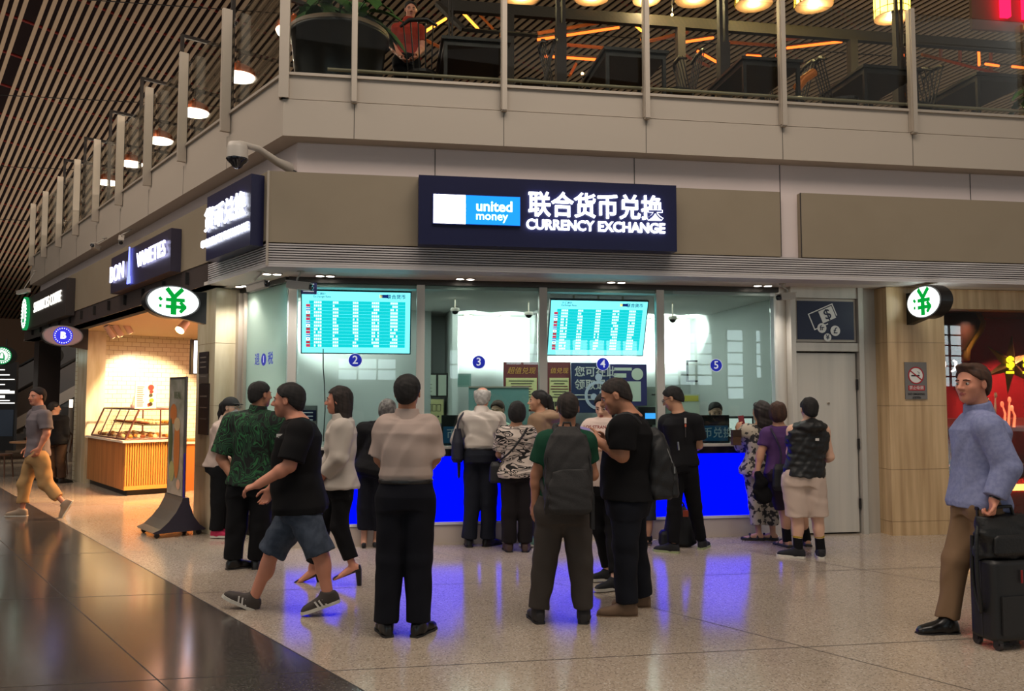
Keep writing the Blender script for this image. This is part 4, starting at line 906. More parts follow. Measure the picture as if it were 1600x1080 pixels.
# ------------------------------------------------------------ gallery balustrades
ZD = 4.86
t = thing('balustrade', 'glass balustrade with metal posts above the exchange sign', 'balustrade', F(4.5,8.75,4.68))
pu = [-.3, 1.28, 2.87, 4.48, 6.1, 7.7, 9.3]
prev = None
cp = corner(8.66,3.45); u_c = float(cp@U)
def post_front(u): 
    m = MB(); m.box(F, u-.026,u+.026, 8.575,8.665, 4.665,6.14); m.box(F, u-.034,u-.026, 8.60,8.665, 4.68,6.14); m.lathe(F(u,8.615,4.655), [(.03,0),(.034,.012)], 12); return m
for u in pu: post_front(u).build('post', alu, t)
ed = [u_c+.07]+pu
for a,b in zip(ed[:-1], ed[1:]): m = MB(); m.box(F, a+.035,b-.035, 8.70,8.712, 4.965,6.14); m.build('glass_panel', railglass, t)
m = MB(); m.tube([F(fu(512,97,8.80)[0],8.80,5.075), F(9.3,8.80,5.075)], .019, 10); m.build('handrail', M('satin_rail', (176,166,140), .4, .2), t)
t2 = thing('balustrade', 'glass balustrade with flat metal posts running away to the left', 'balustrade', L(15,3.5,4.68))
m = MB(); q = P(*cp[:2],0); m.tube([q+Z*4.68, q+Z*6.15], .05, 4, smooth=False); m.box(lambda a,b,c: q+U*a+N*b+Z*c, -.05,.05, -.05,.05, 4.68,6.15); m.build('corner_post', alu, t2)
ps = [9.58+1.6*k for k in range(8)]+[22.3]
for s in ps: m = MB(); m.box(L, s-.03,s+.02, 3.345,3.455, 4.72,6.2); m.box(L, s-.004,s+.004, 3.455,3.47, 4.78,6.2, 1); m.build('post', [alu, dark], t2)
ed = [float(cp@V)+.08]+ps
for a,b in zip(ed[:-1], ed[1:]): m = MB(); m.box(L, a+.03,b-.04, 3.50,3.512, 4.965,6.14); m.build('glass_panel', railglass, t2)

# ------------------------------------------------------------ lamp frames and copper pendants on the left
cop = M('copper_shade', (196,104,64), .35, .6); pen = emis('pendant_glow', (255,238,214), 5.0)
def pendant(c, r, h, top, label, grp, light=0):
    t = thing('pendant_lamp', label, 'lamp', c, grp)
    m = MB(); m.lathe(c, [(r,0),(r*1.0,h*.28),(r*.86,h*.62),(r*.5,h*.9),(.03,h),(.03,h+.05)], 28); m.build('shade', cop, t)
    m = MB(); m.lathe(c-Z*.002, [(r*.96,0),(r*.9,-.035),(r*.5,-.05),(.001,-.055)], 28); m.build('diffuser', pen, t)
    m = MB(); m.tube([c+Z*h, np.array((c[0],c[1],top))], .007, 6); m.build('cord', blk, t)
    if light:
        l = bpy.data.lights.new('pendant_light','POINT'); l.energy = light; l.color = (1,.8,.58); l.shadow_soft_size = .02
        o = bpy.data.objects.new('pendant_light', l); COL.objects.link(o); o.location = c-Z*.075
    return t
frs = M('frame_iron', (44,38,36), .5, .4)
for k,s in enumerate((10.75,12.9,15.1,17.25,19.4,21.5)):
    t = thing('lamp_frame', ('nearest','second','third','fourth','fifth','farthest')[k]+' of the black iron goalpost frames behind the left balustrade', 'frame', L(s,4.4,ZD))
    m = MB(); m.box(L, s-.025,s+.025, 3.87,3.92, ZD,7.2); m.build('upright', frs, t)
    m = MB(); m.box(L, s-.025,s+.025, 5.85,5.90, ZD,7.2); m.build('upright', frs, t)
    m = MB(); m.box(L, s-.025,s+.025, 3.92,5.85, 7.15,7.2); m.box(L, s+.02,s+.30, 4.86,4.90, 7.16,7.19); m.build('crossbar', frs, t)
    pendant(L(s+.26,4.88,6.86), .27, .20, 7.15, ('nearest','second','third','fourth','fifth','farthest')[k]+' of the copper pendant lamps behind the left balustrade', 'copper pendant lamps', 22 if k < 3 else 12)

# ------------------------------------------------------------ planters
leafm = M('monstera_leaf', (70,110,58), .35, alt=(52,88,46), nscale=3); potm = M('pot_black', (40,38,36), .3, .2); soil = M('soil', (40,30,24), .9)
def leaf_mb(m, base, tip, width, droop, mi=0):
    base = np.asarray(base); d = nrm(tip-base); ln = np.linalg.norm(tip-base); sd = nrm(np.cross(d, Z)+rng.normal(0,.25,3)); up = np.cross(sd, d)
    n = 9; vs = []
    for i in range(n):
        t_ = i/(n-1); w = width*(math.sin(math.pi*min(1,t_*.93+.07))**.7)*(1-.35*t_)
        c = base+d*ln*t_-Z*droop*t_*t_*ln
        notch = .78 if i in (3,5,7) else 1
        vs += [c-sd*w*notch+up*w*.25, c-sd*w*.5+up*w*.06, c, c+sd*w*.5+up*w*.06, c+sd*w*notch+up*w*.25]
    m.add(vs, [(i*5+j,i*5+j+1,(i+1)*5+j+1,(i+1)*5+j) for i in range(n-1) for j in range(4)], mi, True)
def planter(c, r, h, label, n, spread, height, pm, wide=.14):
    t = thing('potted_plant', label, 'plant', c)
    m = MB(); m.lathe(c, [(r*.78,0),(r*.86,h*.3),(r*.97,h*.93),(r*1.03,h*.94),(r*1.03,h),(r*.92,h),(r*.9,h*.9)], 40); m.build('pot', pm, t)
    m = MB(); m.lathe(c+Z*h*.985, [(r*1.035,0),(r*1.04,h*.05),(r*.95,h*.05),(r*.94,0)], 40); m.build('rim', M('pot_rim', (110,92,72), .5), t)
    m = MB(); m.disc(c+Z*h*.92, X, Y, r*.9, r*.9, 32); m.build('soil', soil, t)
    for i in range(n):
        a = 2*math.pi*(i*.618+.1); rr = spread*(.35+.65*((i*.37)%1)); hh = height*(.45+.55*((i*.53)%1))
        b0 = c+Z*h*.92+P(.12*r*math.cos(a),.12*r*math.sin(a),0); kn = c+Z*(h*.92+hh)+P(rr*.55*math.cos(a),rr*.55*math.sin(a),0)
        tip = kn+P(rr*.62*math.cos(a),rr*.62*math.sin(a),-.10+.1*math.sin(i*2.1))
        m = MB(); m.tube([b0, b0*.5+kn*.5+Z*.08, kn], [.014,.011,.007], 6, 0); leaf_mb(m, kn, tip, wide*(.8+.5*((i*.71)%1)), .35); m.build('leaf_stem', leafm, t)
    return t
c = atd(530,60,9.62); planter(np.array((c[0],c[1],ZD)), .56, .92, 'large black round planter with broad dark green leaves at the gallery corner', 34, .70, .52, potm, .19)
c = atd(1622,120,10.2); planter(np.array((c[0],c[1],ZD)), .5, .62, 'olive planter with feathery green leaves at the right end of the gallery', 22, .55, .8, M('pot_olive', (84,72,44), .5), .08)

# ------------------------------------------------------------ restaurant tables and spindle chairs
blkw = M('black_wood', (34,28,26), .45); tabm = M('table_black', (26,23,22), .4)
def table(u, d, label):
    t = thing('dining_table', label, 'table', F(u,d,ZD), None)
    m = MB(); m.box(F, u-.39,u+.39, d-.52,d+.52, ZD+.72,ZD+.755); m.build('table_top', tabm, t)
    m = MB(); m.box(F, u-.36,u+.36, d-.49,d+.49, ZD+.66,ZD+.72); m.build('apron', tabm, t)
    for a in (-1,1):
        for b in (-1,1): m = MB(); m.box(F, u+a*.34-.02,u+a*.34+.02, d+b*.47-.02,d+b*.47+.02, ZD,ZD+.66); m.build('leg', tabm, t)
    return t
nm = ('leftmost','second from the left','third from the left','fourth from the left','fifth from the left')
for k,u in enumerate((1.02,2.88,4.55,6.1,7.62)): table(u, 9.50, nm[k]+' of the black dining tables behind the gallery glass')
def chair(u, d, rot, label, grp=None):
    c = F(u,d,ZD); ax = U*math.cos(rot)+N*math.sin(rot); ay = -U*math.sin(rot)+N*math.cos(rot)
    q = lambda a,b,z: c+ax*a+ay*b+Z*z
    t = thing('spindle_chair', label, 'chair', c, grp)
    m = MB(); m.prism(q(0,0,.43), ax, ay, Z, [(.2*math.cos(a*math.pi/8)*(1.1 if math.sin(a*math.pi/8) < 0 else .95),.2*math.sin(a*math.pi/8)) for a in range(16)], .035); m.build('seat', blkw, t)
    for a in (-1,1):
        for b in (-1,1): m = MB(); m.tube([q(a*.14,b*.13,.43), q(a*.2,b*.19,0)], [.016,.011], 6); m.build('leg', blkw, t)
    m = MB()
    for i in range(5): x = -.15+.075*i; m.tube([q(x*.9,.17,.46), q(x*1.15,.29,.97)], .0085, 5)
    m.build('spindles', blkw, t)
    m = MB(); m.tube([q(-.21,.26,.92), q(-.1,.295,.98), q(.1,.295,.98), q(.21,.26,.92)], [.016,.026,.026,.016], 8); m.build('crest_rail', blkw, t)
    m = MB(); m.tube([q(-.17,-.0,.2), q(.17,-.0,.2)], .009, 5); m.build('stretcher', blkw, t)
    return t
desc = ('spindle chair by the orange shirted woman left of the first table','spindle chair between the first and second gallery tables','spindle chair close to the second gallery table on its left','spindle chair right of the second gallery table','spindle chair left of the third gallery table','spindle chair right of the third gallery table','spindle chair close to the round gallery post','spindle chair left of the fourth gallery table','spindle chair right of the fourth gallery table','spindle chair beside the olive planter')
for k,(u,d,r) in enumerate(((.44,9.42,math.pi*.93),(1.72,9.5,-math.pi*.5),(2.16,9.55,math.pi*.5),(3.56,9.5,-math.pi*.5),(3.95,9.75,math.pi*.5),(5.06,9.6,-math.pi*.5),(5.42,10.3,math.pi*.45),(5.70,9.45,math.pi*.45),(6.75,9.5,-math.pi*.5),(7.2,9.6,math.pi*.5))): chair(u,d,r,'black '+desc[k])

# ------------------------------------------------------------ timber frame, neon tubes, drum lanterns, red letters
tim = M('dark_timber', (44,36,30), .7); 
for k,(px,d,w) in enumerate(((704,10.6,.07),(876,10.2,.13),(1130,10.4,.14),(1404,10.2,.13))):
    u = fu(px,90,d)[0]; t = thing('timber_post', ('thin timber post behind the leftmost gallery table','dark timber post left of the second gallery table','dark timber post right of the second gallery table','dark timber post left of the fourth gallery table')[k], 'post', F(u,d,ZD))
    m = MB(); m.box(F, u-w/2,u+w/2, d-w/2,d+w/2, ZD,6.4 if k else 5.95); m.build('lower_post', tim, t)
    m = MB(); m.box(F, u-w*.45,u-w*.12, d-w/3,d+w/3, 6.3 if k else 5.9,8.2); m.box(F, u+w*.12,u+w*.45, d-w/3,d+w/3, 6.3 if k else 5.9,8.2); m.build('twin_upright', tim, t)
t = thing('timber_beam', 'long dark timber beam above the gallery tables', 'beam', F(4,12,6.9))
z_ = atd(840,20,11.6)[2]; m = MB(); m.box(F, .8,11, 11.55,11.65, z_-.08,z_+.08); m.build('beam', tim, t)
for u in (1.8,4.4,7.2): m = MB(); m.box(F, u-.06,u+.06, 11.54,11.66, ZD,z_-.08); m.build('upright', tim, t)
t = thing('timber_brace', 'sloping grey timber brace left of the leftmost gallery table', 'brace', atd(700,30,10.7)); m = MB(); m.tube([atd(683,5,10.95), atd(724,46,10.75)], .045, 4, smooth=False); m.tube([atd(724,46,10.75), atd(840,56,10.75)], .03, 4, smooth=False); m.build('brace', tim, t)
neon = emis('orange_neon', (255,92,30), 2.6); neon2 = emis('amber_neon', (255,140,50), 2.6)
nts = ((660,52,697,29,1),(714,10,747,45,1),(840,62,967,43,0),(852,88,943,94,0),(1068,66,1114,59,0),(1090,80,1120,97,0),(1167,87,1188,88,0),(990,37,1002,48,1),(1230,75,1315,65,0),(1529,72,1530,102,0),(1540,100,1560,103,0),(1582,104,1600,106,0))
for k,(x0,y0,x1,y1,mi) in enumerate(nts):
    a = atd(x0,y0,12.6); b = atd(x1,y1,12.9); t = thing('neon_tube', 'slim glowing orange neon tube in the gallery roof timbers', 'neon tube', (a+b)/2, 'orange neon tubes')
    m = MB(); m.tube([a,b], .022, 8); m.build('tube', neon2 if mi else neon, t); m = MB(); m.tube([a+Z*.05+N*.02,b+Z*.05+N*.02], .022, 4); m.build('batten', tim, t)
lat = M('roof_batten', (168,92,46), .5)
for k,(x0,y0,x1,y1) in enumerate(((742,15,770,45),(768,20,782,30),(840,52,955,32),(886,70,960,76),(1010,65,1075,50),(1140,66,1210,71),(1225,62,1290,52),(975,34,1010,36),(1062,80,1080,92),(1085,92,1108,104),(660,60,690,75),(1500,60,1500,95),(1470,62,1470,88),(1548,68,1548,130),(1440,85,1600,125),(890,118,900,100),(920,120,935,104))):
    a = atd(x0,y0,13.0); b = atd(x1,y1,13.4); m = MB(); m.tube([a,b], .03, 4, smooth=False); o = m.build('roof_batten', lat); tag(o, 'one of the thin orange brown battens in the gallery roof timbers', 'batten', 'battens in the gallery roof')
lan = M('lantern_paper', (250,226,120), .6, emit=(255,226,90), es=2.4); lanb = M('lantern_base', (150,112,80), .6); dot = emis('lantern_spot', (255,244,226), 8)
def lantern(px, py, d, r, h, label, cut):
    c = atd(px,py,d); t = thing('drum_lantern', label, 'lantern', c)
    m = MB(); m.lathe(c, [(r*.97,0),(r,.01),(r,h),(r*.97,h)], 32); m.build('shade', lan, t)
    m = MB(); m.lathe(c-Z*.012, [(r*1.01,0),(r*1.01,.012)], 32); m.build('bottom_disc', lanb, t)
    m = MB(); m.lathe(c-Z*.016, [(.022,0),(.022,.003)], 12); m.build('spot', dot, t)
    m = MB()
    for k in range(14):
        a = 2*math.pi*k/14; m.tube([c+P(r*1.005*math.cos(a),r*1.005*math.sin(a),0), c+P(r*1.005*math.cos(a+.0),r*1.005*math.sin(a),h)], .006 if not cut else .016, 5)
    m.lathe(c+Z*(h*.16), [(r*1.008,0),(r*1.008,.012)], 32); m.build('ribs', M('lantern_rib', (150,130,50), .5), t)
    m = MB(); m.tube([c+Z*h, c+Z*(h+.9)], .01, 6); m.build('cord', blk, t)
    l = bpy.data.lights.new('lantern_light','POINT'); l.energy = 16; l.color = (1,.8,.42); l.shadow_soft_size = .02
    o = bpy.data.objects.new('lantern_light', l); COL.objects.link(o); o.location = c-Z*.06
for args in ((1394,27,10.4,.235,.55,'yellow drum lantern right of the others above the gallery tables',0),(1272,8,10.7,.26,.5,'yellow drum lantern second from the right above the gallery tables',1),(1178,6,11.0,.26,.5,'yellow drum lantern third from the right above the gallery tables',1),(1085,-2,11.0,.27,.5,'yellow drum lantern over the second gallery table',1),(1010,0,11.4,.2,.4,'smaller brown based lantern left of the middle glass post',0),(925,-4,11.6,.26,.4,'dim yellow lantern over the timber post',1),(815,-4,11.8,.26,.4,'dim yellow lantern leftmost above the gallery tables',1)): lantern(*args)
t = thing('neon_sign', 'red glowing letters of a sign at the top right corner of the photo', 'sign', atd(1590,10,12))
c = atd(1543,-2,12.0); m = MB(); m.text('TH', c, U, Z, .95, .08, .03, 'LEFT'); m.build('lettering', emis('red_neon', (255,16,50), 2.4), t)
m = MB(); m.box(lambda a,b,z: c+U*a+N*b+Z*z, -.25,1.6, .06,.12, -.5,.55); m.build('backing', M('sign_back', (112,92,80), .6), t)
t = thing('copper_lamp', 'glittering copper tube lamp beside the third gallery table', 'lamp', atd(1255,140,9.25)); m = MB(); m.tube([atd(1245,138,9.25), atd(1256,124,9.25), atd(1272,113,9.25)], .055, 14); m.build('tube', M('glitter_copper', (150,88,48), .3, .7, emit=(255,140,50), es=.06, bump=.8, bscale=40), t)
m = MB(); a = atd(1245,138,9.25); m.tube([a, np.array((a[0],a[1],ZD))], .02, 8); m.lathe(np.array((a[0],a[1],ZD)), [(.14,0),(.13,.02)], 16); m.build('stand', blk, t)
for k,(px,py) in enumerate(((833,126),(1143,128),(910,27+88),(949,110),(1050,23),(1151,132))):
    c = atd(px,py,10.9); t = thing('candle_lamp', 'one of the tiny glowing lamps scattered among the gallery tables', 'lamp', c, 'tiny glowing gallery lamps')
    m = MB(); m.ball(c, .035 if k < 2 else .02, seg=12, rings=8); m.build('bulb', emis('tiny_bulb', (255,196,130), 7), t); m = MB(); m.tube([c, np.array((c[0],c[1],ZD+.0)) if py > 60 else c+Z*.8], .008, 6); m.build('stem', blk, t)
# wall lamps in the depth of the gallery
mb = MB(); mb.plan([F(-3,25.6,0), F(16,25.6,0), F(16,25.9,0), F(-3,25.9,0)], ZD, 8.9); struct('wall_gallery_back', mb, M('gallery_wall', (88,62,44), .7))
# ------------------------------------------------------------ sculpting field: smooth unions meshed as one surface
class Field:
    def __init__(s, lo, hi, h):
        s.h = h; s.lo = np.asarray(lo, float)-3*h; n = np.ceil((np.asarray(hi, float)+3*h-s.lo)/h).astype(int)+1
        s.D = np.ones(tuple(n), np.float32); s.ax = [(s.lo[i]+h*np.arange(n[i])).astype(np.float32) for i in range(3)]
    def sl(s, lo, hi):
        r = []
        for i in range(3):
            a = max(0, int((lo[i]-s.lo[i])/s.h)); b = min(len(s.ax[i]), int((hi[i]-s.lo[i])/s.h)+2)
            if b <= a: return None
            r.append(slice(a, b))
        return tuple(r)
    def put(s, prim, k=0.0, op='u'):
        fn, lo, hi = prim; m = k+.03+2*s.h
        sl = s.sl(np.asarray(lo)-m, np.asarray(hi)+m)
        if sl is None: return s
        x = s.ax[0][sl[0]][:,None,None]; y = s.ax[1][sl[1]][None,:,None]; z = s.ax[2][sl[2]][None,None,:]
        d = fn(x, y, z).astype(np.float32); a = s.D[sl]
        if op == 'u':
            r = np.minimum(a, d)
            if k > 0: hh = np.maximum(k-np.abs(a-d), 0)/k; r = r-hh*hh*k*.25
        else:   # carve
            d = -d; r = np.maximum(a, d)
            if k > 0: hh = np.maximum(k-np.abs(a-d), 0)/k; r = r+hh*hh*k*.25
        s.D[sl] = r; return s
    def cut(s, fn):      # keep where fn < 0
        x = s.ax[0][:,None,None]; y = s.ax[1][None,:,None]; z = s.ax[2][None,None,:]
        s.D = np.maximum(s.D, fn(x,y,z).astype(np.float32)); return s
    def wrinkle(s, amp, freq, seed=0):
        r = np.random.default_rng(seed); x = s.ax[0][:,None,None]; y = s.ax[1][None,:,None]; z = s.ax[2][None,None,:]
        w = 0
        for i in range(3):
            k = r.normal(0,1,3); k = k/np.linalg.norm(k)*freq*(.7+.5*i); k2 = r.normal(0,1,3)*freq*.4
            w = w+np.sin(k[0]*x+k[1]*y+k[2]*z+1.4*np.sin(k2[0]*x+k2[1]*y+k2[2]*z+r.uniform(0,6))+r.uniform(0,6))/(1+.6*i)
        s.D = (s.D+np.where(np.abs(s.D) < .05, w*amp, 0)).astype(np.float32); return s
    def mesh(s):
        D = s.D; S = D < 0; nx, ny, nz = D.shape
        c = np.zeros((nx-1,ny-1,nz-1), np.int8)
        cor = [(i,j,k) for i in (0,1) for j in (0,1) for k in (0,1)]
        for i,j,k in cor: c += S[i:nx-1+i, j:ny-1+j, k:nz-1+k]
        act = (c > 0) & (c < 8); cells = np.argwhere(act)
        if len(cells) == 0: return None
        idx = np.full(act.shape, -1, np.int32); idx[act] = np.arange(len(cells))
        acc = np.zeros((len(cells),3)); cnt = np.zeros(len(cells))
        val = {o: D[cells[:,0]+o[0], cells[:,1]+o[1], cells[:,2]+o[2]] for o in cor}
        for a in cor:
            for ax in range(3):
                if a[ax]: continue
                b = list(a); b[ax] = 1; b = tuple(b); va, vb = val[a], val[b]; m = (va < 0) != (vb < 0)
                t = np.where(m, va/np.where(m, va-vb, 1), 0); p = np.array(a)[None,:]+np.zeros((len(cells),3)); p[:,ax] += t
                acc += p*m[:,None]; cnt += m
        v = s.lo+(cells+acc/cnt[:,None])*s.h
        faces = []
        for ax in range(3):
            o1, o2 = [(1,2),(2,0),(0,1)][ax]
            a = [slice(1,-1)]*3; a[ax] = slice(0,-1); b = list(a); b[ax] = slice(1,None)
            A = S[tuple(a)]; B = S[tuple(b)]; e = np.argwhere(A != B)
            if len(e) == 0: continue
            flip = A[e[:,0],e[:,1],e[:,2]]
            g = e.copy()
            for q in range(3):
                if q != ax: g[:,q] += 1
            d1 = np.zeros(3,int); d1[o1] = 1; d2 = np.zeros(3,int); d2[o2] = 1
            q = [idx[tuple((g-o).T)] for o in (d1*0, d1, d1+d2, d2)]
            f = np.stack(q, 1); f[~flip] = f[~flip][:,::-1]; faces.append(f)
        return v, np.concatenate(faces)
def _v(p): return np.asarray(p, float)
def cone(a, b, ra, rb, flat=False, flat0=False):
    a = _v(a); b = _v(b); ab = b-a; L2 = max(1e-9, float(ab@ab)); ln = math.sqrt(L2); u = ab/ln
    def fn(x,y,z):
        px, py, pz = x-a[0], y-a[1], z-a[2]; tt = (px*ab[0]+py*ab[1]+pz*ab[2])/L2; t = np.clip(tt,0,1)
        d = np.sqrt((px-ab[0]*t)**2+(py-ab[1]*t)**2+(pz-ab[2]*t)**2)-(ra+(rb-ra)*t)
        if flat: d = np.maximum(d, (tt-1)*ln)
        if flat0: d = np.maximum(d, -tt*ln)
        return d
    r = max(ra,rb); return fn, np.minimum(a,b)-r, np.maximum(a,b)+r
def ell(c, r, R=None):
    c = _v(c); R = np.eye(3) if R is None else np.asarray(R); r = _v(r); mr = r.min()
    def fn(x,y,z):
        p = (x-c[0], y-c[1], z-c[2]); q = [(R[i][0]*p[0]+R[i][1]*p[1]+R[i][2]*p[2])/r[i] for i in range(3)]
        k0 = np.sqrt(q[0]**2+q[1]**2+q[2]**2); k1 = np.sqrt((q[0]/r[0])**2+(q[1]/r[1])**2+(q[2]/r[2])**2)
        return k0*(k0-1)/np.maximum(k1,1e-6)
    m = r.max(); return fn, c-m, c+m
def loft(a, b, side, fwd, ts, ws, ds, off=None, n=2.3):
    """a->b axis, slices at ts with half width ws (along side) and half depth ds (along fwd); off: shift along fwd per slice"""
    a = _v(a); b = _v(b); ab = b-a; ln = np.linalg.norm(ab); u = ab/ln
    side = nrm(side-u*float(side@u)); fwd = nrm(np.cross(u, side))*(1 if float(np.cross(u,side)@fwd) > 0 else -1)
    off = [0]*len(ts) if off is None else off
    def fn(x,y,z):
        px, py, pz = x-a[0], y-a[1], z-a[2]; t = (px*u[0]+py*u[1]+pz*u[2])/ln
        w = np.interp(t,ts,ws); d = np.interp(t,ts,ds); o = np.interp(t,ts,off)
        X_ = np.abs(px*side[0]+py*side[1]+pz*side[2]); Y_ = np.abs(px*fwd[0]+py*fwd[1]+pz*fwd[2]-o)
        r = ((X_/w)**n+(Y_/d)**n)**(1/n); dd = (r-1)*np.minimum(w,d)
        return np.maximum(np.maximum(dd, (t-ts[-1])*ln), (ts[0]-t)*ln)
    m = max(max(ws),max(ds))+max(abs(o) for o in off); p0 = a+ab*ts[0]; p1 = a+ab*ts[-1]
    return fn, np.minimum(p0,p1)-m, np.maximum(p0,p1)+m
def bounds(prims):
    return np.min([p[1] for p in prims],0), np.max([p[2] for p in prims],0)
def sculpt(name, prims, ks, mat, parent, h, wr=None, cuts=(), ops=None, midx=None):
    lo, hi = bounds(prims); f = Field(lo-.02, hi+.02, h)
    for i,p in enumerate(prims): f.put(p, ks[i] if hasattr(ks,'__len__') else ks, 'u' if ops is None else ops[i])
    if wr: f.wrinkle(*wr)
    for c in cuts: f.cut(c)
    r = f.mesh()
    if r is None: return None
    v, fc = r
    return np_mesh(name, v, fc, mat, parent, None if midx is None else midx(v, fc))

# ------------------------------------------------------------ people
def skin(name, c): return M(name, c, .5, spec=.35)
SK = {'a': skin('skin_tan', (196,146,116)), 'b': skin('skin_brown', (180,126,98)), 'c': skin('skin_fair', (222,176,150)), 'd': skin('skin_ruddy', (204,138,112))}
lipm = M('lips', (166,86,80), .45); eyew = M('eye_white', (176,166,158), .2); iris = M('eye_iris', (38,26,20), .15); browm = M('eyebrow', (36,26,22), .8)
HM = {'black': M('hair_black', (20,17,17), .8, alt=(30,26,25), nscale=40, stretch=(1,1,.15)), 'brown': M('hair_brown', (72,46,32), .8, alt=(54,34,24), nscale=40, stretch=(1,1,.15)),
      'dark': M('hair_dark', (30,24,22), .8, alt=(48,38,34), nscale=40, stretch=(1,1,.15)), 'white': M('hair_white', (206,202,196), .6, alt=(176,172,166), nscale=30), 'grey': M('hair_grey', (110,106,102), .6, alt=(70,66,64), nscale=30)}
def yawv(deg, pitch=0): a = math.radians(deg); p = math.radians(pitch); return P(math.cos(a)*math.cos(p), math.sin(a)*math.cos(p), math.sin(p))
def frame3(f, up=Z):
    f = nrm(f); s_ = nrm(np.cross(f, up)); return s_, f, np.cross(s_, f)      # right, forward, up
def head_prims(c, R, h, neck):
    q = lambda x,y,z: c+(R[0]*x+R[1]*y+R[2]*z)*h
    e = lambda x,y,z,a,b,d: ell(q(x,y,z), (a*h,b*h,d*h), R)
    pr = [e(0,-.08,.13,.335,.415,.365), e(0,.10,-.13,.275,.275,.365), e(0,.22,-.39,.14,.12,.10), e(0,.30,.075,.21,.07,.05),
          e(.17,.23,-.10,.09,.09,.09), e(-.17,.23,-.10,.09,.09,.09), cone(q(0,.36,.04), q(0,.452,-.115), .03*h, .054*h), e(.05,.40,-.135,.04,.045,.035), e(-.05,.40,-.135,.04,.045,.035)]
    ks = [.0,.10*h,.10*h,.06*h,.08*h,.08*h,.05*h,.03*h,.03*h]; ops = ['u']*9
    for sx in (1,-1): pr.append(e(sx*.145,.42,.0,.075,.07,.05)); ks.append(.05*h); ops.append('c')
    pr += [e(0,.355,-.245,.095,.045,.022), e(0,.35,-.285,.08,.045,.024)]; ks += [.02*h,.02*h]; ops += ['u','u']
    for sx in (1,-1):
        pr.append(e(sx*.345,-.03,-.03,.035,.085,.13)); ks.append(.02*h); ops.append('u'); pr.append(e(sx*.385,.0,-.02,.03,.045,.075)); ks.append(.02*h); ops.append('c')
    pr += [cone(q(0,-.10,-.22), neck, .245*h, .27*h)]; ks += [.06*h]; ops += ['u']
    return pr, ks, ops, q
def hand_prims(w, d, pn, sgn, curl, sc=1.0):
    """w wrist, d direction of the fingers, pn direction the palm faces, sgn side of the thumb"""
    d = nrm(d); pn = nrm(pn-d*float(pn@d)); s_ = np.cross(d, pn)*sgn
    pr = []; ks = []; L_ = .088*sc
    for i,(x,ln) in enumerate(((.030,.072),(.010,.080),(-.010,.074),(-.029,.058))):
        k0 = w+d*L_*(1 if i in (1,2) else .94)+s_*x*sc
        pr.append(cone(w+d*.012+s_*x*.6*sc, k0, .014*sc, .0125*sc)); ks.append(.018)
        cu = curl*(1+.12*i); d1 = d*math.cos(cu)+pn*math.sin(cu); d2 = d*math.cos(cu*2.0)+pn*math.sin(cu*2.0); d3 = d*math.cos(cu*2.7)+pn*math.sin(cu*2.7)
        k1 = k0+d1*ln*.46*sc; k2 = k1+d2*ln*.32*sc; k3 = k2+d3*ln*.24*sc
        pr += [cone(k0,k1,.0098*sc,.0088*sc), cone(k1,k2,.0088*sc,.008*sc), cone(k2,k3,.008*sc,.0072*sc)]; ks += [.006,.003,.003]
    t0 = w+d*.022*sc+s_*.026*sc; t1 = t0+(d*.6+s_*.7+pn*.25)*.042*sc; t2 = t1+(d*.85+s_*.3+pn*.4)*.034*sc; t3 = t2+(d*.9+pn*.45)*.022*sc
    pr += [cone(t0,t1,.0155*sc,.012*sc), cone(t1,t2,.0115*sc,.0105*sc), cone(t2,t3,.0105*sc,.0085*sc)]; ks += [.014,.004,.003]
    return pr, ks
def foot_frame(an, yaw, pitch):
    f = yawv(yaw, pitch); s_, f, up = frame3(f); return s_, f, up
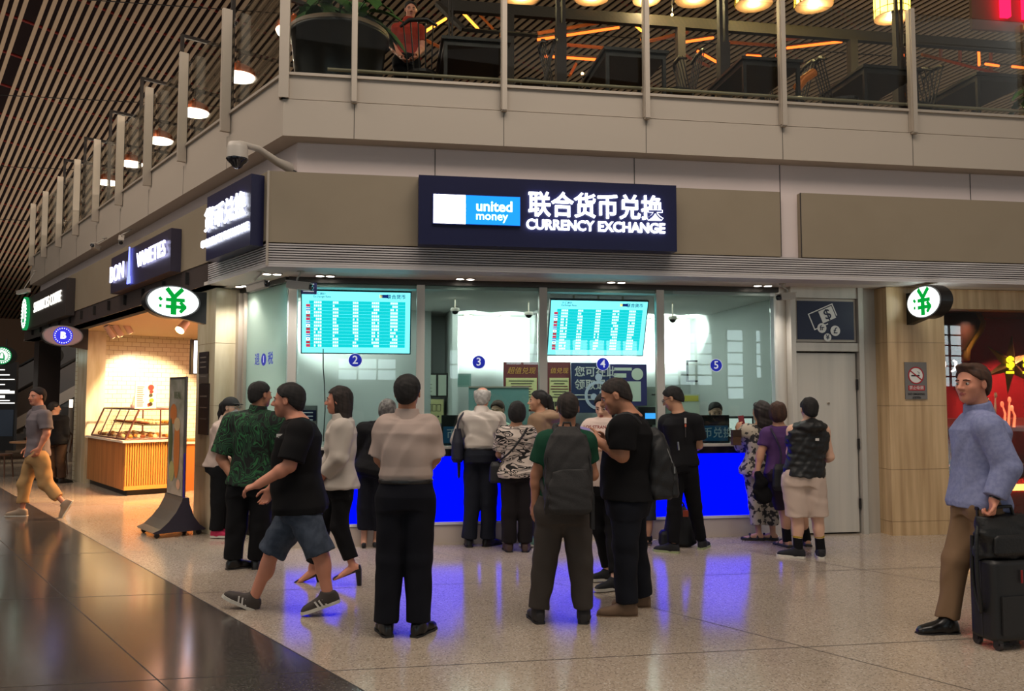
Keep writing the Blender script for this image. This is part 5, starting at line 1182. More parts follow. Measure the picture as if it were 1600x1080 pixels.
def shoe_parts(an, s_, f, up, sc, par, mat, sole, h, kind, ha=.085):
    heel = an-up*ha*sc-f*.065*sc; toe = heel+f*.275*sc
    T = [0,.06,.2,.45,.72,.92,1.0]; Wd = [.022,.032,.037,.037,.047,.036,.018]
    if kind == 'pump': Hh = [.026,.03,.03,.014,.02,.016,.010]; Wd = [.02,.028,.031,.029,.040,.026,.010]
    elif kind == 'sandal': Hh = [.014]*7; Wd = [.03,.04,.042,.042,.05,.042,.02]
    else: Hh = [.034,.044,.047,.044,.033,.026,.016]
    b0 = heel+up*.0*sc; offs = [x*sc for x in Hh]
    pr = [loft(b0, toe, s_, up, T, [w*sc for w in Wd], [x*sc for x in Hh], offs, 2.6)]; ks = [0]
    if kind in ('sneaker','shoe','boot'): pr.append(cone(an+up*(.012 if kind != 'boot' else .05)*sc, heel+f*.085*sc+up*.05*sc, .047*sc, .047*sc, False, True)); ks.append(.03)
    if kind == 'sandal':
        pr = [loft(b0, toe, s_, up, T, [w*sc for w in Wd], [x*sc for x in Hh], offs, 2.6)]; ks = [0]
        for tt in (.30,.62): c = heel+f*.275*sc*tt; pr.append(cone(c-s_*.042*sc+up*.02, c+up*.085*sc*(1.0 if tt < .5 else .72), .011, .012)); pr.append(cone(c+s_*.042*sc+up*.02, c+up*.085*sc*(1.0 if tt < .5 else .72), .011, .012)); ks += [.008,.008]
    sh = sculpt('shoe', pr, ks, mat, par, h)
    sh['_o'] = par['_o']
    if kind == 'pump':
        m = MB(); m.tube([heel+f*.03*sc+up*.012, heel+f*.022*sc-Z*(heel[2]-.002)*1.0], [.028,.019], 8); m.build('heel', mat, par).parent = sh
    elif sole is not None:
        m = MB(); vs = []
        for zz in (-.001, .022 if kind == 'sneaker' else .012):
            for t_,w in zip(T, Wd): vs.append(heel+f*.275*sc*t_*1.015-s_*(w+.005)*sc+up*zz)
            for t_,w in reversed(list(zip(T, Wd))): vs.append(heel+f*.275*sc*t_*1.015+s_*(w+.005)*sc+up*zz)
        n = 14; m.add(vs, [tuple(range(n)), tuple(range(n,2*n))]+[(i,(i+1)%n,n+(i+1)%n,n+i) for i in range(n)]); m.build('sole', sole, par).parent = sh
    return sh, heel, toe

def person(sp):
    Y0 = sp['Y']; h = sp.get('vox', .0075); H = sp.get('h', .228); zf = sp.get('zf', 0.0)
    def J(v):
        p = atY(v[0], v[1], Y0+(v[2] if len(v) > 2 else 0)); return p
    tf = yawv(sp['tyaw']); ts_ = nrm(np.cross(tf, Z))
    pel = J(sp['pel']); nk = J(sp['nk']); hc = J(sp['hd'])
    sh = [J(v) for v in sp['sh']]; el = [J(v) for v in sp['el']]; wr = [J(v) for v in sp['wr']]
    hp = [J(v) for v in sp['hp']]; kn = [J(v) for v in sp['kn']]
    an = []; ff = []
    for v in sp['an']:     # (px, dy, yaw) on the ground or (px, py, dy, yaw, pitch) lifted
        if len(v) == 3:
            p = atY(v[0], 800, Y0+v[1]); p[2] = zf+.085+sp.get('heel', 0); an.append(p); ff.append(foot_frame(p, v[2], -sp.get('hpitch',0)))
        else:
            p = atY(v[0], v[1], Y0+v[2]); an.append(p); ff.append(foot_frame(p, v[3], v[4]))
    base = P((an[0][0]+an[1][0])/2, (an[0][1]+an[1][1])/2, zf)
    t = thing('person', sp['label'], 'person', base, sp.get('group'))
    b = sp.get('b', 1.0); dp = sp.get('dep', 1.0)
    T = [-.14, 0, .18, .38, .60, .80, .92, 1.0]
    W_ = [x*b for x in (.145,.165,.152,.145,.160,.172,.135,.062)]; Dp = [x*b*dp for x in (.105,.118,.108,.103,.112,.112,.085,.060)]
    bel = sp.get('belly', 0)
    off = [0, .0, bel*.6, bel, bel*.6, .0, -.005, 0]; Dp = [d+bel*k for d,k in zip(Dp, (0,.3,.8,1,.5,.1,0,0))]
    if sp.get('fem'): W_ = [x*k for x,k in zip(W_, (1.04,1.05,.96,.88,.88,.88,.86,.85))]; Dp = [x*k for x,k in zip(Dp, (1.02,1.04,.96,.9,1.0,1.0,.9,.9))]
    if sp.get('fem'): off = [0,-.005,0,.0,.012,.01,0,0]
    R = np.array(frame3(yawv(sp['hyaw'], sp.get('hpitchh', 0)), nrm(Z+P(*sp.get('lean', (0,0,0)))))) 
    pr, ks, ops, q = head_prims(hc, R, H, nk-Z*.02)
    sk = SK[sp.get('skin', 'a')]
    ar = sp.get('arm', 1.0)
    pr.append(loft(pel, nk, ts_, tf, T, [w-.012 for w in W_], [d-.012 for d in Dp], off)); ks.append(.05); ops.append('u')
    for i in (0,1):
        s0 = sh[i]; 
        pr += [cone(nk-Z*.03, s0, .05, .058*ar), cone(s0, el[i], .052*ar, .042*ar), cone(el[i], wr[i], .042*ar, .029*ar), ell(el[i]*.72+wr[i]*.28, (.043*ar,)*3)]
        ks += [.05,.04,.02,.02]; ops += ['u']*4
        lg = sp.get('leg', 1.0)*(.84 if sp['bottoms'][0].get('leg',2) > 1.5 else 1)
        pr += [cone(hp[i], kn[i], .082*lg, .055*lg), cone(kn[i], an[i], .052*lg, .036*lg), ell(kn[i]*.68+an[i]*.32-ff[i][1]*.012, (.047*lg,.047*lg,.09), None)]; ks += [.04,.02,.03]; ops += ['u']*3
        s_, f, up = ff[i]; heel = an[i]-up*.083-f*.05
        pr.append(loft(heel, heel+f*.235, s_, up, [0,.2,.45,.75,1], [.026,.031,.032,.040,.022], [.03,.04,.034,.02,.012], [.033,.042,.036,.022,.014], 2.2)); ks.append(.02); ops.append('u')
        hd = sp.get('hand', ((None,.35),(None,.35)))[i]
        d = nrm(wr[i]-el[i]) if hd[0] is None else nrm(_v(hd[0])); pn = _v(hd[2]) if len(hd) > 2 else nrm(tf*.2+(sh[1-i]-sh[i]))
        sg = 1 if float(np.cross(d, nrm(pn-d*float(pn@d)))@(tf+Z*.6)) > 0 else -1
        a_, b_ = hand_prims(wr[i], d, pn, sg, hd[1], sp.get('hsc', 1.0)); pr += a_; ks += b_; ops += ['u']*len(a_)
    lc = q(0,.37,-.265)
    def lips(v, f):
        c = v[f].mean(1)-lc; l = np.stack([c@R[0], c@R[1], c@R[2]],1)/H
        return ((np.abs(l[:,0]) < .10) & (np.abs(l[:,2]) < .042*(1-(l[:,0]/.11)**2)) & (l[:,1] > -.03)).astype(int)
    sculpt('body', pr, ks, [sk, lipm], t, h, ops=ops, midx=lips)
    for sx in (1,-1):
        m = MB(); c = q(sx*.14,.315,.0)
        if sp.get('eyes', True):
            m.ball(c, .046*H, seg=12, rings=8); 
            m.lathe(c+R[1]*.039*H, [(.027*H,0),(.02*H,.009*H),(.001,.011*H)], 12, 1, R[1]); m.build('eye', [eyew, iris], t)
            m = MB(); m.tube([q(sx*.06,.375,.092), q(sx*.14,.37,.10), q(sx*.225,.30,.075)], [.012*H,.018*H,.008*H], 6); m.build('eyebrow', sp.get('brow', browm), t)
    # hair
    hs = sp.get('hair', 'short'); hm = HM[sp.get('hcol', 'black')]
    def loc(x,y,z):
        px,py,pz = x-hc[0],y-hc[1],z-hc[2]; return [(R[i][0]*px+R[i][1]*py+R[i][2]*pz)/H for i in range(3)]
    if hs:
        e = lambda x,y,z,a,b_,d: ell(q(x,y,z),(a*H,b_*H,d*H),R)
        th = {'buzz':.0,'fringe':.06}.get(hs,.035); hp_ = [e(0,-.085,.145,.352+th,.432+th,.372+th*1.1), e(0,-.19,-.10,.285+th*.6,.31+th,.33)]; hk = [0,.12*H]; cuts = []
        if hs in ('short','buzz','fringe','pony','bun','crop','quiff'):
            def hl(x,y,z):
                l = loc(x,y,z); f = np.where(l[1] > 0, .03+.80*l[1]+.9*np.maximum(0,l[1]-.22), .03+.92*l[1]); ear = .11-np.sqrt((l[1]+.02)**2+(l[2]-.0)**2)
                return np.maximum((f-l[2])*.7, np.where(np.abs(l[0]) > .24, ear, -1))*H
            cuts.append(hl)
            if hs == 'fringe': cuts.append(lambda x,y,z: (lambda l: (np.maximum(l[2]-.34-.25*np.maximum(0,-l[1]-.2), (l[1]-.12)))*H)(loc(x,y,z)))
            if hs == 'quiff': hp_.append(e(.02,.20,.44,.24,.18,.10)); hk.append(.08*H)
            if hs in ('pony',):
                q0 = q(0,-.5,.1); q1 = q(0,-.66,-.25)-Z*.02; q2 = q1-Z*.20+R[1]*-.01; tail = [cone(q0,q1,.055*H/.228*.228/.228*1.0,.05*.7), cone(q1,q2,.036,.012)]
                sculpt('ponytail', [cone(q(0,-.44,.12),q0,.03,.03)]+tail, .02, hm, t, h, wr=(.0025, 120, 5))
            if hs == 'bun': sculpt('hair_bun', [e(0,-.50,.2,.16,.14,.15)], 0, hm, t, h)
        elif hs in ('bob','long','curly'):
            hp_ = [e(0,-.09,.14,.40,.47,.42)]
            if hs == 'bob': hp_ += [e(0,-.16,-.08,.41,.40,.42)]
            if hs == 'long': hp_ += [e(0,-.20,-.2,.39,.36,.5), e(0,-.26,-.62,.36,.27,.30)]
            if hs == 'curly': hp_ += [e(0,-.2,-.05,.46,.46,.5), e(0,-.28,-.55,.44,.32,.42)]
            hk = [.12*H]*len(hp_); cuts.append(lambda x,y,z: (lambda l: np.minimum(l[1]-.10-.25*np.maximum(0,l[2]), .27-l[2])*H)(loc(x,y,z)))
        ob = sculpt('hair', hp_, hk, hm, t, h*.9, wr=((.0045 if hs == 'curly' else .002), (70 if hs == 'curly' else 130), 3), cuts=cuts)
    # upper garment
    for g in sp.get('tops', ()):
        inf = g.get('inf', .012); hem = g.get('hem', -.1); top_t = g.get('top', .965); sl = g.get('sleeve', .75); fit = g.get('flare', 0)
        TT = sorted(set([hem]+[x for x in T if x > hem and x < top_t]+[top_t]+([g['tuck']-.02,g['tuck']+.06] if g.get('tuck') else [])))
        iv = (lambda x: inf if not g.get('tuck') else float(np.interp(x,[g['tuck']-.02,g['tuck']+.06],[.004,inf]))); Wi = [np.interp(x,T,W_)+iv(x)+fit*max(0,.3-x) for x in TT]; Di = [np.interp(x,T,Dp)+iv(x)+fit*max(0,.3-x) for x in TT]; Of = [np.interp(x,T,off) for x in TT]
        pr = [loft(pel, nk, ts_, tf, TT, Wi, Di, Of, 2.4)]; ks = [0]
        for i in (0,1):
            if sl < .05: pr += [cone(nk-Z*.035, nk*.25+sh[i]*.75, .058, .052*ar, False)]; ks += [.05]; continue
            pr += [cone(nk-Z*.04, sh[i], .074, .071*ar+inf*.3)]; ks += [.05]
            r0 = .056*ar+inf+g.get('loose', 0); r1 = .047*ar+inf+g.get('loose', 0)*1.3; r2 = .033*ar+inf+g.get('loose', 0)*.6
            if sl <= 1: pr.append(cone(sh[i], sh[i]+(el[i]-sh[i])*sl, r0, r0+(r1-r0)*sl+.004, True)); ks.append(.028)
            else: pr += [cone(sh[i], el[i], r0, r1), cone(el[i], el[i]+(wr[i]-el[i])*(sl-1), r1, r1+(r2-r1)*(sl-1), True)]; ks += [.028,.014]
        if g.get('collar'): pr.append(cone(nk-Z*.085, nk+(hc-nk)*.20, .27*H+.036, .27*H+.010, True)); ks.append(.02)
        else: pr.append(cone(nk-Z*.085, nk+(hc-nk)*.07, .27*H+.034, .27*H+.012, True)); ks.append(.02)
        if g.get('hood'): pr += [ell(nk-tf*.07-Z*.03, (.15,.15,.07)), cone(nk-tf*.08-Z*.02, nk-tf*.10-Z*.11, .07, .05)]; ks += [.03,.04]
        if g.get('collar'): sculpt('collar', [cone(nk-Z*.035, nk+(hc-nk)*.36, .27*H+.034, .27*H+.014, True, True), cone(nk-Z*.02+tf*.04, nk+tf*.07-Z*.05, .05, .03)], .02, g['mat'], t, h)
        sculpt(g.get('name','shirt'), pr, ks, g['mat'], t, h, wr=(g.get('wr',.0035), g.get('wf',34), sp.get('seed',1)))
    for g in sp.get('bottoms', ()):
        inf = g.get('inf', .014); wt = g.get('waist', .12); ln = g.get('leg', 2.0); r = g.get('r', (.10,.078,.07))
        TT = [-.16, -.05, 0, .08, wt] if wt > .08 else [-.16,-.05,0,wt]
        Wi = [np.interp(x,T,W_)+inf for x in TT]; Di = [np.interp(x,T,Dp)+inf for x in TT]; Of = [np.interp(x,T,off) for x in TT]
        pr = [loft(pel, nk, ts_, tf, TT, Wi, Di, Of, 2.3)]; ks = [0]
        for i in (0,1):
            if ln <= 1: pr.append(cone(hp[i], hp[i]+(kn[i]-hp[i])*ln, r[0], r[1], True)); ks.append(.05 if i == 0 else .025)
            else:
                pr += [cone(hp[i], kn[i], r[0], r[1])]; ks += [.05 if i == 0 else .025]
                pr += [cone(kn[i], kn[i]+(an[i]-kn[i])*(ln-1), r[1], r[2], True)]; ks += [.02]
        sculpt(g.get('name','trousers'), pr, ks, g['mat'], t, h, wr=(g.get('wr',.0035), g.get('wf',30), sp.get('seed',1)+3))
        if g.get('belt'):
            sculpt('belt', [loft(pel, nk, ts_, tf, [wt-.045,wt+.01], [np.interp(wt,T,W_)+inf+.004]*2, [np.interp(wt,T,Dp)+inf+.004]*2, [np.interp(wt,T,off)]*2)], 0, g['belt'], t, h)
    if sp.get('shoes'):
        kind, mt, so = sp['shoes'][:3]
        for i in (0,1):
            s_, f, up = ff[i]
            shoe_parts(an[i], s_, f, up, sp.get('fsc', 1.0), t, mt, so, h, kind)
        if sp.get('socks'):
            for i in (0,1):
                s_, f, up = ff[i]; a = an[i]; d = nrm(kn[i]-an[i])
                o = sculpt('sock', [cone(a-up*.03, a+d*sp['socks'][1], .047, .046, True, True)], 0, sp['socks'][0], t, h); o['_o'] = t['_o']
                if len(sp['socks']) > 2: m = MB(); m.tube([a+d*(sp['socks'][1]-.012), a+d*(sp['socks'][1]+.006)], .0495, 16); m.build('sock_band', sp['socks'][2], t).parent = o
    info = dict(t=t, q=q, R=R, H=H, hc=hc, nk=nk, pel=pel, sh=sh, el=el, wr=wr, tf=tf, ts=ts_, W=W_, D=Dp, hp=hp, kn=kn, an=an, h=h)
    bl = [('ua',np.linalg.norm(sh[i]-el[i])) for i in (0,1)]+[('fa',np.linalg.norm(el[i]-wr[i])) for i in (0,1)]+[('th',np.linalg.norm(hp[i]-kn[i])) for i in (0,1)]+[('sn',np.linalg.norm(kn[i]-an[i])) for i in (0,1)]+[('to',np.linalg.norm(pel-nk)),('sw',np.linalg.norm(sh[0]-sh[1]))]
    if DEBUG: print('FIG', sp['label'][:40], ' '.join('%s%.2f' % x for x in bl), 'top %.2f' % (hc[2]+R[2][2]*.5*H-zf))
    return info
DEBUG = False
# ------------------------------------------------------------ the people of the photo
def cloth(name, c, alt=None, ns=6, **k): return M(name, c, k.pop('rough', .85), alt=alt, nscale=ns, bump=k.pop('bump', .12), bscale=k.pop('bscale', 350), spec=.2, **k)
wshirt = cloth('white_cotton', (184,164,154)); wshirt2 = cloth('pale_grey_cotton', (196,186,176)); blacks = cloth('black_cotton', (16,15,17)); navyt = cloth('navy_trouser', (17,18,26)); blackt = cloth('black_trouser', (15,15,18))
leath = M('black_leather', (18,16,16), .3); wsole = M('white_rubber', (206,200,188), .6); dsole = M('dark_rubber', (34,32,32), .7); beltm = M('belt_leather', (24,20,18), .4)
def leafprint(name, base, c1, c2, sc, dist, bands, rot=(0,0,0), st=(1,1,1), soft=False):
    m = M(name, base, .85); nt = m.node_tree; p = nt.nodes['Principled BSDF']; tc = nt.nodes.new('ShaderNodeTexCoord'); mp = nt.nodes.new('ShaderNodeMapping')
    mp.inputs['Rotation'].default_value = rot; mp.inputs['Scale'].default_value = st; nt.links.new(tc.outputs['Object'], mp.inputs[0])
    wv = nt.nodes.new('ShaderNodeTexNoise'); wv.inputs['Scale'].default_value = sc; wv.inputs['Distortion'].default_value = dist; wv.inputs['Detail'].default_value = 1.0
    r = nt.nodes.new('ShaderNodeValToRGB'); r.color_ramp.interpolation = 'CONSTANT'; e = r.color_ramp.elements; e[0].color = lin(base)+(1,); e[1].position = bands[0][0]; e[1].color = lin((c1,c2,base)[bands[0][1]])+(1,)
    for ps_,ci in bands[1:]: x = e.new(ps_); x.color = lin((c1,c2,base)[ci])+(1,)
    nt.links.new(mp.outputs[0], wv.inputs['Vector']); nt.links.new(wv.outputs['Fac'], r.inputs['Fac']); nt.links.new(r.outputs['Color'], p.inputs['Base Color']); return m
leafs = leafprint('green_leaf_print', (9,16,13), (18,58,36), (36,96,54), 7.5, 1.3, ((.40,0),(.44,2),(.47,1),(.505,2),(.55,0),(.60,1),(.63,2)), (.3,.5,0), (1,1,.7))
zebra = leafprint('zebra_print', (206,190,178), (22,18,18), (22,18,18), 10, .9, ((.42,0),(.455,2),(.485,0),(.52,2),(.55,0),(.60,2)), (0,.75,0), (.45,.45,1.35))
floral = M('floral_print', (176,164,146), .85, alt=(52,50,48), nscale=17, lo=.50, hi=.54, detail=2)

P_ = {}
P_['white'] = person(dict(label='man in white shirt and dark trousers standing with his back to the camera', Y=5.67, hd=(637,614), h=.236, tyaw=90, hyaw=88, nk=(636,652), sh=((606,669),(668,669)), el=((595,716,.03),(678,716,.03)), wr=((618,743,.2),(656,743,.2)),
  pel=(634,775), hp=((614,782),(655,782)), kn=((609,874),(653,874)), an=((606,0,112),(655,0,66)), b=1.05, arm=1.1, seed=2, hand=((None,.5),(None,.5)), skin='b',
  tops=[dict(name='shirt', mat=wshirt, hem=.12, tuck=.21, sleeve=.97, collar=True, inf=.022, loose=.006, wr=.004)], bottoms=[dict(mat=navyt, waist=.21, r=(.115,.095,.085), leg=1.98, belt=beltm, inf=.022)], shoes=('shoe', leath, dsole)))
P_['pack'] = person(dict(label='man in green tee wearing a large dark grey backpack, seen from behind', Y=6.0, hd=(887,638), h=.225, tyaw=90, hyaw=92, nk=(886,672), sh=((853,690),(914,690)), el=((838,743,.02),(926,742,.05)), wr=((836,786,.03),(910,705,.24)),
  pel=(880,795), hp=((862,804),(898,804)), kn=((851,876),(907,876)), an=((841,0,104),(911,0,84)), hair='buzz', hcol='dark', seed=4, skin='b', hand=((None,.3),((.1,.6,.5),.8)),
  tops=[dict(name='tee', mat=cloth('green_cotton', (22,66,48)), hem=.0, sleeve=.62, inf=.016, loose=.008)], bottoms=[dict(mat=cloth('grey_brown_trouser', (66,60,56)), waist=.16, r=(.118,.088,.075), leg=1.96, inf=.03)], shoes=('boot', M('dark_suede', (40,36,36), .7), dsole)))
P_['jeans'] = person(dict(label='stout man in black tee and dark jeans looking down, in profile, with black backpack', Y=6.28, hd=(960,619), h=.258, tyaw=172, hyaw=176, hpitchh=-22, nk=(987,650,.0), sh=((974,668,-.19),(984,664,.19)), el=((972,712,-.2),(972,706,.16)), wr=((935,690,-.10),(945,690,.06)),
  pel=(981,782), hp=((980,790,-.09),(984,788,.09)), kn=((976,852,-.10),(992,852,.11)), an=((980,-.10,178),(1001,.16,176)), hair='buzz', hcol='dark', b=1.12, dep=1.18, belly=.03, arm=1.2, leg=1.15, seed=5, skin='b', hand=((P(-1,.1,.5),.7),(P(-1,-.2,.4),.7)),
  tops=[dict(name='tee', mat=blacks, hem=.02, sleeve=.78, inf=.02, loose=.015, flare=.06)], bottoms=[dict(mat=cloth('dark_jeans', (22,24,32)), waist=.10, r=(.12,.095,.082), leg=1.97, wr=.005)], shoes=('shoe', M('tan_suede', (112,88,68), .8), M('tan_sole', (128,104,80), .7)), fsc=1.08))
P_['wtee'] = person(dict(label='woman in white tee half hidden between two men, in black trousers and canvas shoes', Y=7.2, hd=(944,636), h=.22, tyaw=255, hyaw=240, hpitchh=-15, nk=(943,658), sh=((923,670),(962,670)), el=((919,705,-.03),(970,706,0)), wr=((914,690,-.22),(940,700,-.24)),
  pel=(944,758), hp=((934,768),(956,768)), kn=((937,830,.05),(957,828,-.05)), an=((949,.12,190),(960,-.22,205)), fem=1, hair='pony', seed=6, skin='c', hand=((P(-.3,-.6,.3),.7),(P(-.6,-.6,.1),.7)),
  tops=[dict(name='tee', mat=cloth('cream_tee', (222,200,190)), hem=-.02, sleeve=.7, inf=.018, loose=.01)], bottoms=[dict(mat=blackt, waist=.10, r=(.09,.062,.05), leg=1.88)], shoes=('sneaker', M('black_canvas', (24,24,28), .8), wsole), fsc=.9))
P_['zebra'] = person(dict(label='short haired woman in zebra print blouse with her back to the camera', Y=8.72, vox=.0085, hd=(808,645), h=.225, tyaw=88, hyaw=90, nk=(806,668), sh=((788,679),(826,679)), el=((781,710,.03),(834,708,.05)), wr=((789,719,.2),(826,706,.2)),
  pel=(808,738), hp=((797,748),(819,748)), kn=((796,800),(821,800)), an=((795,0,100),(821,0,84)), fem=1, hair='bob', seed=7,
  tops=[dict(name='blouse', mat=zebra, hem=-.10, sleeve=.85, inf=.028, loose=.012, flare=.06)], bottoms=[dict(mat=cloth('brown_black_trouser', (30,26,28)), waist=.1, r=(.105,.085,.078), leg=1.97)], shoes=('shoe', M('brown_shoe', (70,50,44), .5), dsole)))
P_['elder'] = person(dict(label='white haired balding man in pale shirt leaning on the exchange counter', Y=9.0, vox=.0085, hd=(754,622,.12), h=.232, tyaw=90, hyaw=84, nk=(752,645,.03), sh=((729,655,.08),(777,655,.08)), el=((716,687,.12),(788,688,.12)), wr=((724,692,.28),(778,692,.28)),
  pel=(751,714,-.05), hp=((740,724),(763,724)), kn=((738,786),(764,786)), an=((733,0,95),(762,.03,48)), hair='fringe', hcol='white', brow=HM['white'], seed=8, skin='d',
  tops=[dict(name='shirt', mat=wshirt2, hem=.08, tuck=.16, sleeve=1.5, collar=True, inf=.024, loose=.010, wr=.006, wf=42)], bottoms=[dict(mat=cloth('slate_trouser', (30,33,42)), waist=.16, r=(.112,.09,.08), leg=1.98, belt=beltm, inf=.022)], shoes=('shoe', leath, dsole)))
P_['hood'] = person(dict(label='young woman with ponytail in beige hooded jacket, in profile at the counter', Y=9.06, vox=.0085, hd=(840,627), h=.225, tyaw=165, hyaw=182, nk=(847,648), sh=((838,660,-.15),(854,660,.15)), el=((834,692,-.17),(848,690,.17)), wr=((816,694,-.06),(826,694,.1)),
  pel=(845,728), hp=((843,738,-.08),(847,738,.08)), kn=((840,790,-.08),(847,790,.08)), an=((838,-.08,178),(847,.06,175)), fem=1, hair='pony', seed=9,
  tops=[dict(name='hooded_jacket', mat=cloth('beige_fleece', (150,122,98)), hem=-.02, sleeve=1.85, inf=.03, loose=.015, hood=True)], bottoms=[dict(mat=cloth('grey_legging', (70,66,66)), waist=.1, r=(.095,.066,.052), leg=1.9)], shoes=('sneaker', M('mint_canvas', (110,150,132), .7), wsole), fsc=.88))
P_['youth'] = person(dict(label='young man with glasses in black tee standing over a black bag', Y=8.65, vox=.0085, hd=(1050,623,.03), h=.232, tyaw=112, hyaw=158, hpitchh=-22, nk=(1062,648), sh=((1042,660,.06),(1086,659,-.05)), el=((1040,694,.12),(1092,696,.0)), wr=((1050,706,.3),(1078,704,.25)),
  pel=(1066,724), hp=((1055,738),(1077,738)), kn=((1054,796),(1085,793,.1)), an=((1051,0,150),(1096,.22,60)), seed=10,
  tops=[dict(name='tee', mat=cloth('charcoal_tee', (24,24,27)), hem=-.06, sleeve=.72, inf=.02, loose=.012)], bottoms=[dict(mat=blackt, waist=.1, r=(.10,.075,.06), leg=1.94)], shoes=('sneaker', M('black_mesh', (22,22,24), .8), M('lime_sole', (150,160,120), .6))))
P_['child'] = person(dict(label='child in blue grey shorts almost hidden behind the stout man', Y=9.1, vox=.0085, hd=(1006,690), h=.2, tyaw=90, hyaw=90, nk=(1006,708), sh=((992,716),(1020,716)), el=((988,742,.04),(1024,742,.04)), wr=((992,764,.1),(1020,764,.1)),
  pel=(1007,770), hp=((1000,776),(1015,776)), kn=((999,812),(1014,812)), an=((1000,0,80),(1013,.0,95)), b=.75, arm=.75, leg=.75, seed=11, fsc=.8, hsc=.8,
  tops=[dict(name='tee', mat=cloth('dark_blue_tee', (30,34,52)), hem=-.1, sleeve=.7, inf=.014)], bottoms=[dict(name='shorts', mat=cloth('blue_grey_shorts', (46,52,66)), waist=.1, leg=1.0, r=(.08,.075,.05))], shoes=('sneaker', blackt, dsole)))
P_['floral'] = person(dict(label='curly haired woman in floral tunic and matching cropped trousers at the counter', Y=9.4, vox=.0085, hd=(1188,643), h=.225, tyaw=105, hyaw=118, nk=(1187,667), sh=((1168,676),(1206,676)), el=((1161,694,.14),(1212,704,.08)), wr=((1157,674,.24),(1203,716,.2)),
  pel=(1187,732), hp=((1177,742),(1197,742)), kn=((1181,790),(1205,790)), an=((1185,0,168),(1207,.0,150)), fem=1, hair='curly', hcol='dark', seed=12, hand=((P(-.1,.4,.9),.5),(None,.4)),
  tops=[dict(name='tunic', mat=floral, hem=-.14, sleeve=1.05, inf=.03, loose=.02, flare=.10)], bottoms=[dict(mat=floral, waist=.1, r=(.10,.082,.078), leg=1.70)], shoes=('sandal', M('black_sandal', (22,20,20), .5), dsole), fsc=.92))
P_['purple'] = person(dict(label='woman with short brown hair in purple top reaching her hand to a shoulder', Y=9.0, vox=.0085, hd=(1215,645), h=.225, tyaw=92, hyaw=80, nk=(1217,668), sh=((1199,679),(1235,678,-.02)), el=((1188,710,-.02),(1244,694,-.22)), wr=((1184,732,-.04),(1240,672,-.40)),
  pel=(1221,738), hp=((1211,750),(1232,750)), kn=((1226,802),(1252,802)), an=((1229,-.02,112),(1260,.05,86)), fem=1, hair='bob', hcol='brown', seed=13, hand=((None,.6),(P(.5,-.5,-.1),.3,P(0,0,-1))),
  tops=[dict(name='top', mat=cloth('purple_jersey', (84,56,104)), hem=-.04, sleeve=.6, inf=.014)], bottoms=[dict(name='shorts', mat=cloth('plum_shorts', (44,34,46)), waist=.1, leg=.85, r=(.10,.09,.05))], shoes=('sandal', M('grey_sandal', (62,60,66), .6), dsole), socks=(blackt,.16), fsc=.95))
P_['vest'] = person(dict(label='person in black sleeveless padded vest and pale beige shorts, back to the camera', Y=8.37, vox=.0085, hd=(1264,640), h=.228, tyaw=92, hyaw=90, nk=(1263,662), sh=((1240,674),(1286,674)), el=((1236,708,.04),(1296,714,.02)), wr=((1250,712,.26),(1286,720,.25)),
  pel=(1256,745), hp=((1242,755),(1271,755)), kn=((1245,808),(1277,808)), an=((1246,0,146),(1281,.0,74)), b=1.02, arm=1.1, leg=1.1, seed=14, hair='crop', skin='c',
  tops=[dict(name='vest', mat=M('black_nylon', (15,15,17), .55, bump=.3, bscale=30), hem=-.0, sleeve=0, inf=.038, hood=True, wr=.005, wf=48)], bottoms=[dict(name='shorts', mat=cloth('beige_shorts', (198,176,162)), waist=.12, leg=.98, r=(.125,.115,.08), inf=.03)],
  shoes=('sneaker', M('black_canvas', (24,24,28), .8), wsole), socks=(blackt,.13,M('yellow_band', (170,140,40), .8))))
P_['blue'] = person(dict(label='man in light blue shirt and khaki trousers striding past with a suitcase', Y=5.67, hd=(1518,600), h=.262, tyaw=196, hyaw=202, nk=(1531,646,.02), sh=((1545,668,-.18),(1518,664,.18)), el=((1574,732,-.25),(1508,730,.22)), wr=((1553,782,-.26),(1505,775,.16)),
  pel=(1529,786), hp=((1538,796,-.09),(1518,796,.09)), kn=((1552,878,-.10),(1494,874,.06)), an=((1590,952,-.10,190,-38),(1476,.06,184)), b=1.04, arm=1.1, seed=15, hair='quiff', hcol='brown', brow=HM['brown'], skin='d', hand=((P(-.25,-.1,-1),.9,P(-1,.2,0)),(None,.5)),
  tops=[dict(name='shirt', mat=cloth('light_blue_linen', (136,142,178), alt=(124,130,168), ns=40), hem=-.06, sleeve=1.9, collar=True, inf=.026, loose=.008, wr=.004, wf=30, flare=.04)], bottoms=[dict(mat=cloth('khaki_trouser', (126,100,76)), waist=.08, inf=.008, r=(.104,.088,.078), leg=1.97, wr=.006)], shoes=('shoe', leath, dsole), fsc=1.05))
P_['polo'] = person(dict(label='man in grey polo and rolled khaki trousers walking past the bakery', Y=11.25, vox=.009, hd=(57,620), h=.24, tyaw=192, hyaw=250, nk=(62,642), sh=((70,650,-.17),(54,648,.17)), el=((73,678,-.2),(48,676,.2)), wr=((62,700,-.22),(44,699,.16)),
  pel=(59,712), hp=((63,718,-.08),(54,718,.08)), kn=((72,757,-.07),(38,756,.07)), an=((100,786,-.07,196,-62),(35,.07,182)), b=1.05, seed=16, skin='d', brow=browm,
  tops=[dict(name='polo', mat=cloth('grey_polo', (112,104,108)), hem=-.02, sleeve=.75, collar=True, inf=.02, loose=.01)], bottoms=[dict(mat=cloth('khaki_cropped', (172,136,92)), waist=.1, r=(.115,.09,.07), leg=1.72, wr=.006)], shoes=('shoe', M('pale_loafer', (150,130,110), .6), wsole), fsc=1.05))
